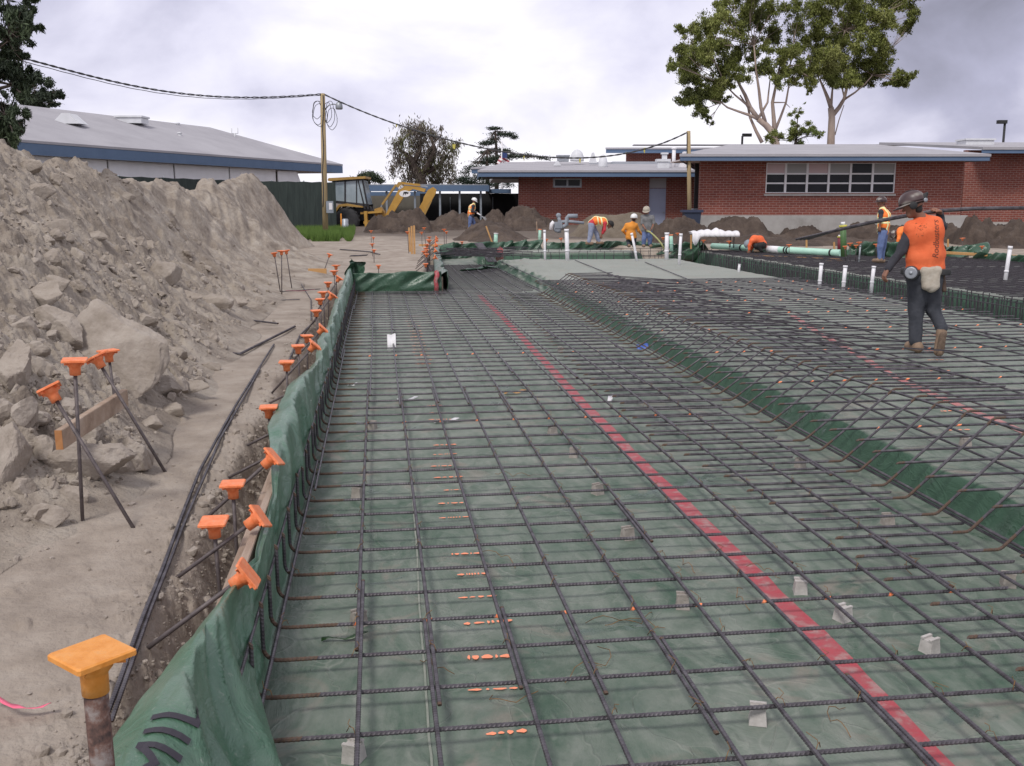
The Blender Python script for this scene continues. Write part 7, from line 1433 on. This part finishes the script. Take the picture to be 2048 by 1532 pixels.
# lettering on the shirt back
def shirt_text():
    fc = bpy.data.curves.new('t', 'FONT'); fc.body = 'Rodbusters'; fc.size = .095; fc.shear = .25; fc.extrude = .0; to = bpy.data.objects.new('t', fc); COL.objects.link(to); bpy.context.view_layer.update()
    me = bpy.data.meshes.new_from_object(to.evaluated_get(bpy.context.evaluated_depsgraph_get())); bpy.data.objects.remove(to); bm = bmesh.new(); bm.from_mesh(me); bmesh.ops.triangulate(bm, faces=bm.faces)
    bmesh.ops.subdivide_edges(bm, edges=[q for q in bm.edges if q.calc_length() > .02], cuts=2); wmax = max(v.co.x for v in bm.verts)
    sh = next(c_ for c_ in e1.children if c_.name.startswith('shirt')); from mathutils.bvhtree import BVHTree
    bv = BVHTree.FromPolygons([v.co[:] for v in sh.data.vertices], [p.vertices[:] for p in sh.data.polygons])
    for v in bm.verts:
        t = v.co.x/wmax; uu = 1876-v.co.y*181+(1-t)*0+2*math.sin(t*3); vv = 517-t*78; w0 = P(uu, vv, -.5)-o; hit = bv.ray_cast(Vector(w0), Vector(ray(uu, vv)).normalized())
        if hit[0] is None: hit = (Vector(P(uu, vv, -.10)-o),)
        v.co = hit[0]-Vector(FW)*.004
    bm.to_mesh(me); bm.free(); me.materials.clear(); me.materials.append(nmat('shirt_print', [(.16,.045,.03), (.40,.12,.05)], 30, .9, contrast=(.45,.75))); list(split_loose(me, 'letter', e1))
    # worn patch of print over the left shoulder blade
    mb = MB(); rr = random.Random(5); 
    for k in range(34):
        uu = rr.gauss(1840, 6); vv = rr.gauss(455, 7); hit = bv.ray_cast(Vector(P(uu, vv, -.5)-o), Vector(ray(uu, vv)).normalized())
        if hit[0] is None: continue
        p = hit[0]-Vector(FW)*.004; s_ = rr.uniform(.004, .014); a = rr.uniform(0, 3); dx = Vector(RT)*math.cos(a)*s_+Vector((0,0,1))*math.sin(a)*s_; dz = Vector(RT)*-math.sin(a)*s_*.35+Vector((0,0,1))*math.cos(a)*s_*.35; mb.add([p-dx, p-dz, p+dx, p+dz], [(0, 1, 2, 3)])
    mb.build('worn_print', nmat('worn_print', [(.30,.09,.04)], 10, .9), e1)
shirt_text()
# the carried bars: own things resting on the shoulder
for i in range(4):
    dv = .9*i; mb = MB(); pts = [(1592+8*i,479-dv*.3,.95),(1660,463+dv*.6,.70),(1740,444+dv,.42),(1806,431+dv*1.2,.20),(1850,424+dv*1.2,.13),(1880,420+dv,.13),(1950,415.5+dv,.1),(2048,414.5+dv,.05),(2200,422+dv,0)]
    mb.tube([tuple(P(a, b, c_*1.6+.03*(i % 2))) for a, b, c_ in pts], .013, 8); ob = mb.build('carried_bar', M['rebar']); tag(ob, f'long bar on the shoulder of the nearest person, {ordw(i+1)} from the top', 'rebar', 'bars carried on the shoulder')
# --- striped vest man
d2 = (Z(1762, 524, .32)-CP)@FH
e2 = person({'head': (1763,405), 'neck': (1766,419), 'chest': (1768,432), 'waist': (1767,450), 'pelvis': (1766,462), 'shL': (1762,424,-.16), 'shR': (1770,424,.16), 'elL': (1761,440,-.22), 'wrL': (1759,454,-.2), 'haL': (1759,461,-.19), 'elR': (1775,442,.2), 'wrR': (1772,456,.2), 'haR': (1771,463,.2), 'hipL': (1765,466,-.09), 'hipR': (1768,466,.09), 'knL': (1761,493,-.1), 'knR': (1766,494,.1), 'anL': (1759,516,-.1), 'anR': (1763,517,.1), 'footL': (1757,524,-.1), 'footR': (1762,525,.1)},
       d2, 'person in striped orange safety vest and blue jeans standing side-on behind the carrying worker', dict(shirt='darkcloth', pants='denim', sleeve=.1, footL=-RT, footR=-RT*.9), h=.02, hat='brownhat', face=-RT, vest=True)
# --- person bent over, orange and jeans, behind the near worker
e3 = person({'head': (1790,470,.1), 'neck': (1797,468), 'chest': (1803,463), 'waist': (1810,462), 'pelvis': (1816,468), 'shL': (1799,466,-.15), 'shR': (1799,466,.15), 'elL': (1797,478,-.2), 'wrL': (1793,490,-.2), 'haL': (1792,495,-.2), 'elR': (1797,478,.2), 'wrR': (1793,490,.2), 'haR': (1792,495,.2), 'hipL': (1815,472,-.09), 'hipR': (1815,472,.09), 'knL': (1806,486,-.1), 'knR': (1808,487,.1), 'anL': (1813,502,-.1), 'anR': (1815,502,.1), 'footL': (1812,508,-.1), 'footR': (1814,508,.1)},
       30.5, 'person in orange top and blue jeans bending down, half hidden behind the carrying worker', dict(shirt='vest', pants='denim', sleeve=1, footL=-RT, footR=-RT), h=.022, hat='brownhat', face=-RT*.5+np.array([0,0,-.8]), up=-RT+np.array([0,0,.3]))
# --- crouched orange worker
d4 = (Z(1510, 503, .32)-CP)@FH
e4 = person({'head': (1498,489,-.05), 'neck': (1503,482), 'chest': (1509,479), 'waist': (1519,480), 'pelvis': (1525,488), 'shL': (1503,482,-.16), 'shR': (1504,481,.16), 'elL': (1499,491,-.18), 'wrL': (1498,500,-.2), 'haL': (1497,506,-.2), 'elR': (1507,491,.2), 'wrR': (1503,499,.2), 'haR': (1501,504,.2), 'hipL': (1524,490,-.1), 'hipR': (1524,490,.1), 'knL': (1512,492,-.18), 'knR': (1513,493,.2), 'anL': (1522,501,-.14), 'anR': (1523,501,.14), 'footL': (1518,504,-.14), 'footR': (1520,504,.14)},
       d4, 'person in plain orange jacket crouching over the far mat in front of the mint pipe', dict(shirt='orange', pants='hair', sleeve=1, footL=-RT, footR=-RT), h=.022, hat='greypaint', face=-RT*.5+np.array([0,0,-.9]), up=-RT+np.array([0,0,.2]))
# --- vest man bending forward
d5 = (Z(1195, 488, .42)-CP)@FH
e5 = person({'head': (1219,450), 'neck': (1213,447), 'chest': (1206,443), 'waist': (1192,441), 'pelvis': (1184,447), 'shL': (1210,447,.15), 'shR': (1210,447,-.15), 'elL': (1207,460,.18), 'wrL': (1203,470,.1), 'haL': (1202,477,.05), 'elR': (1209,460,-.18), 'wrR': (1203,470,-.12), 'haR': (1201,477,-.1), 'hipL': (1184,451,.1), 'hipR': (1183,451,-.1), 'knL': (1194,468,.14), 'knR': (1181,469,-.1), 'anL': (1197,482,.14), 'anR': (1178,483,-.1), 'footL': (1198,488,.14), 'footR': (1177,489,-.1)},
       d5, 'person in orange striped vest, red shirt and pale jeans bending forward near the olive heap', dict(shirt='red', pants='paledenim', sleeve=.6, footL=RT, footR=RT), h=.02, hat='hair', face=RT*.7+np.array([0,0,-.7]), up=RT+np.array([0,0,.5]), vest=True)
# --- amber jacket with white hat, seen from behind
d6 = (Z(1262, 493, .42)-CP)@FH
e6 = person({'head': (1268,437), 'neck': (1266,445), 'chest': (1262,454), 'waist': (1262,467), 'pelvis': (1262,474), 'shL': (1254,450), 'shR': (1272,450), 'elL': (1246,461,.0), 'wrL': (1252,469,.12), 'haL': (1257,472,.18), 'elR': (1277,461,.05), 'wrR': (1283,468,.15), 'haR': (1287,471,.2), 'hipL': (1259,476), 'hipR': (1266,476), 'knL': (1257,482,.12), 'knR': (1268,483,.12), 'anL': (1258,491,-.05), 'anR': (1268,491,-.05), 'footL': (1258,494,-.05), 'footR': (1268,494,-.05)},
       d6, 'person in amber jacket and white hard hat seen from behind, beside the grey-shirted one', dict(shirt='orange2', pants='darkpants', sleeve=1, footL=FW, footR=FW), h=.02, hat='whitehat', face=FW+RT*.4)
# --- grey shirt man holding the hose
d7 = (Z(1300, 494, .42)-CP)@FH
e7 = person({'head': (1293,422), 'neck': (1294,430), 'chest': (1295,439), 'waist': (1295,452), 'pelvis': (1294,460), 'shL': (1305,434), 'shR': (1285,434), 'elL': (1308,446,-.05), 'wrL': (1303,457,-.15), 'haL': (1301,462,-.2), 'elR': (1284,447,-.05), 'wrR': (1290,457,-.2), 'haR': (1293,461,-.24), 'hipL': (1298,463), 'hipR': (1290,463), 'knL': (1300,477,-.04), 'knR': (1288,477,-.04), 'anL': (1300,489), 'anR': (1287,489), 'footL': (1301,494), 'footR': (1287,494)},
       d7, 'person in grey T-shirt and jeans facing us and holding a thin hose', dict(shirt='greyshirt', pants='denim', sleeve=.05, footL=-FW, footR=-FW), h=.02, hat='pouch', face=-FW-RT*.35+np.array([0,0,-.35]))
mb = MB(); mb.tube([tuple(H(a, b, d7-.25)) for a, b in ((1293,461),(1300,464),(1308,471),(1316,479),(1323,488),(1328,497))], .028, 6); ob = mb.build('hose', nmat('yellow_hose', [(.45,.45,.2)], 1)); tag(ob, 'pale yellow hose curving down from the hands of the grey-shirted person', 'hose')
# --- man spraying water
d8 = (Z(945, 458, .62)-CP)@FH
e8 = person({'head': (948,402), 'neck': (947,409), 'chest': (944,416), 'waist': (942,426), 'pelvis': (942,432), 'shL': (943,412,.16), 'shR': (947,412,-.16), 'elL': (949,422,.18), 'wrL': (954,425,.0), 'haL': (957,427,-.05), 'elR': (944,423,-.2), 'wrR': (952,424,-.2), 'haR': (956,427,-.15), 'hipL': (943,435,.08), 'hipR': (941,435,-.08), 'knL': (948,445,.1), 'knR': (940,446,-.1), 'anL': (945,455,.1), 'anR': (939,455,-.1), 'footL': (946,458,.1), 'footR': (939,459,-.1)},
       d8, 'person in orange safety vest and white hard hat spraying water near the dark heaps', dict(shirt='darkcloth', pants='denim', sleeve=1, footL=RT, footR=RT), h=.024, hat='whitehat', face=RT+np.array([0,0,-.4]), vest=True)
mb = MB(); mb.tube([tuple(H(a, b, d8-.2)) for a, b in ((954,426),(959,429),(962,431))], .03, 6); ob = mb.build('hose_nozzle', M['white']); tag(ob, 'hose nozzle in the hands of the person spraying water', 'nozzle')
WM = nmat('water_spray', [(.7,.72,.75)], 4, .3); WM.node_tree.nodes['Principled BSDF'].inputs['Alpha'].default_value = .5
mb = MB(); rr = random.Random(2)
for k in range(160):
    t = rr.random(); a = 962+t*9+rr.gauss(0, 1.2)*t; b = 431+t*6+rr.gauss(0, 1.8)*t; p = H(a, b, d8-.2); s_ = .02; mb.add([p, p+np.array([s_, 0, -s_]), p+np.array([0, s_, -s_*2])], [(0, 1, 2)])
ob = mb.build('water_spray', WM); tag(ob, 'fan of sprayed water drops', 'water', kind='stuff')
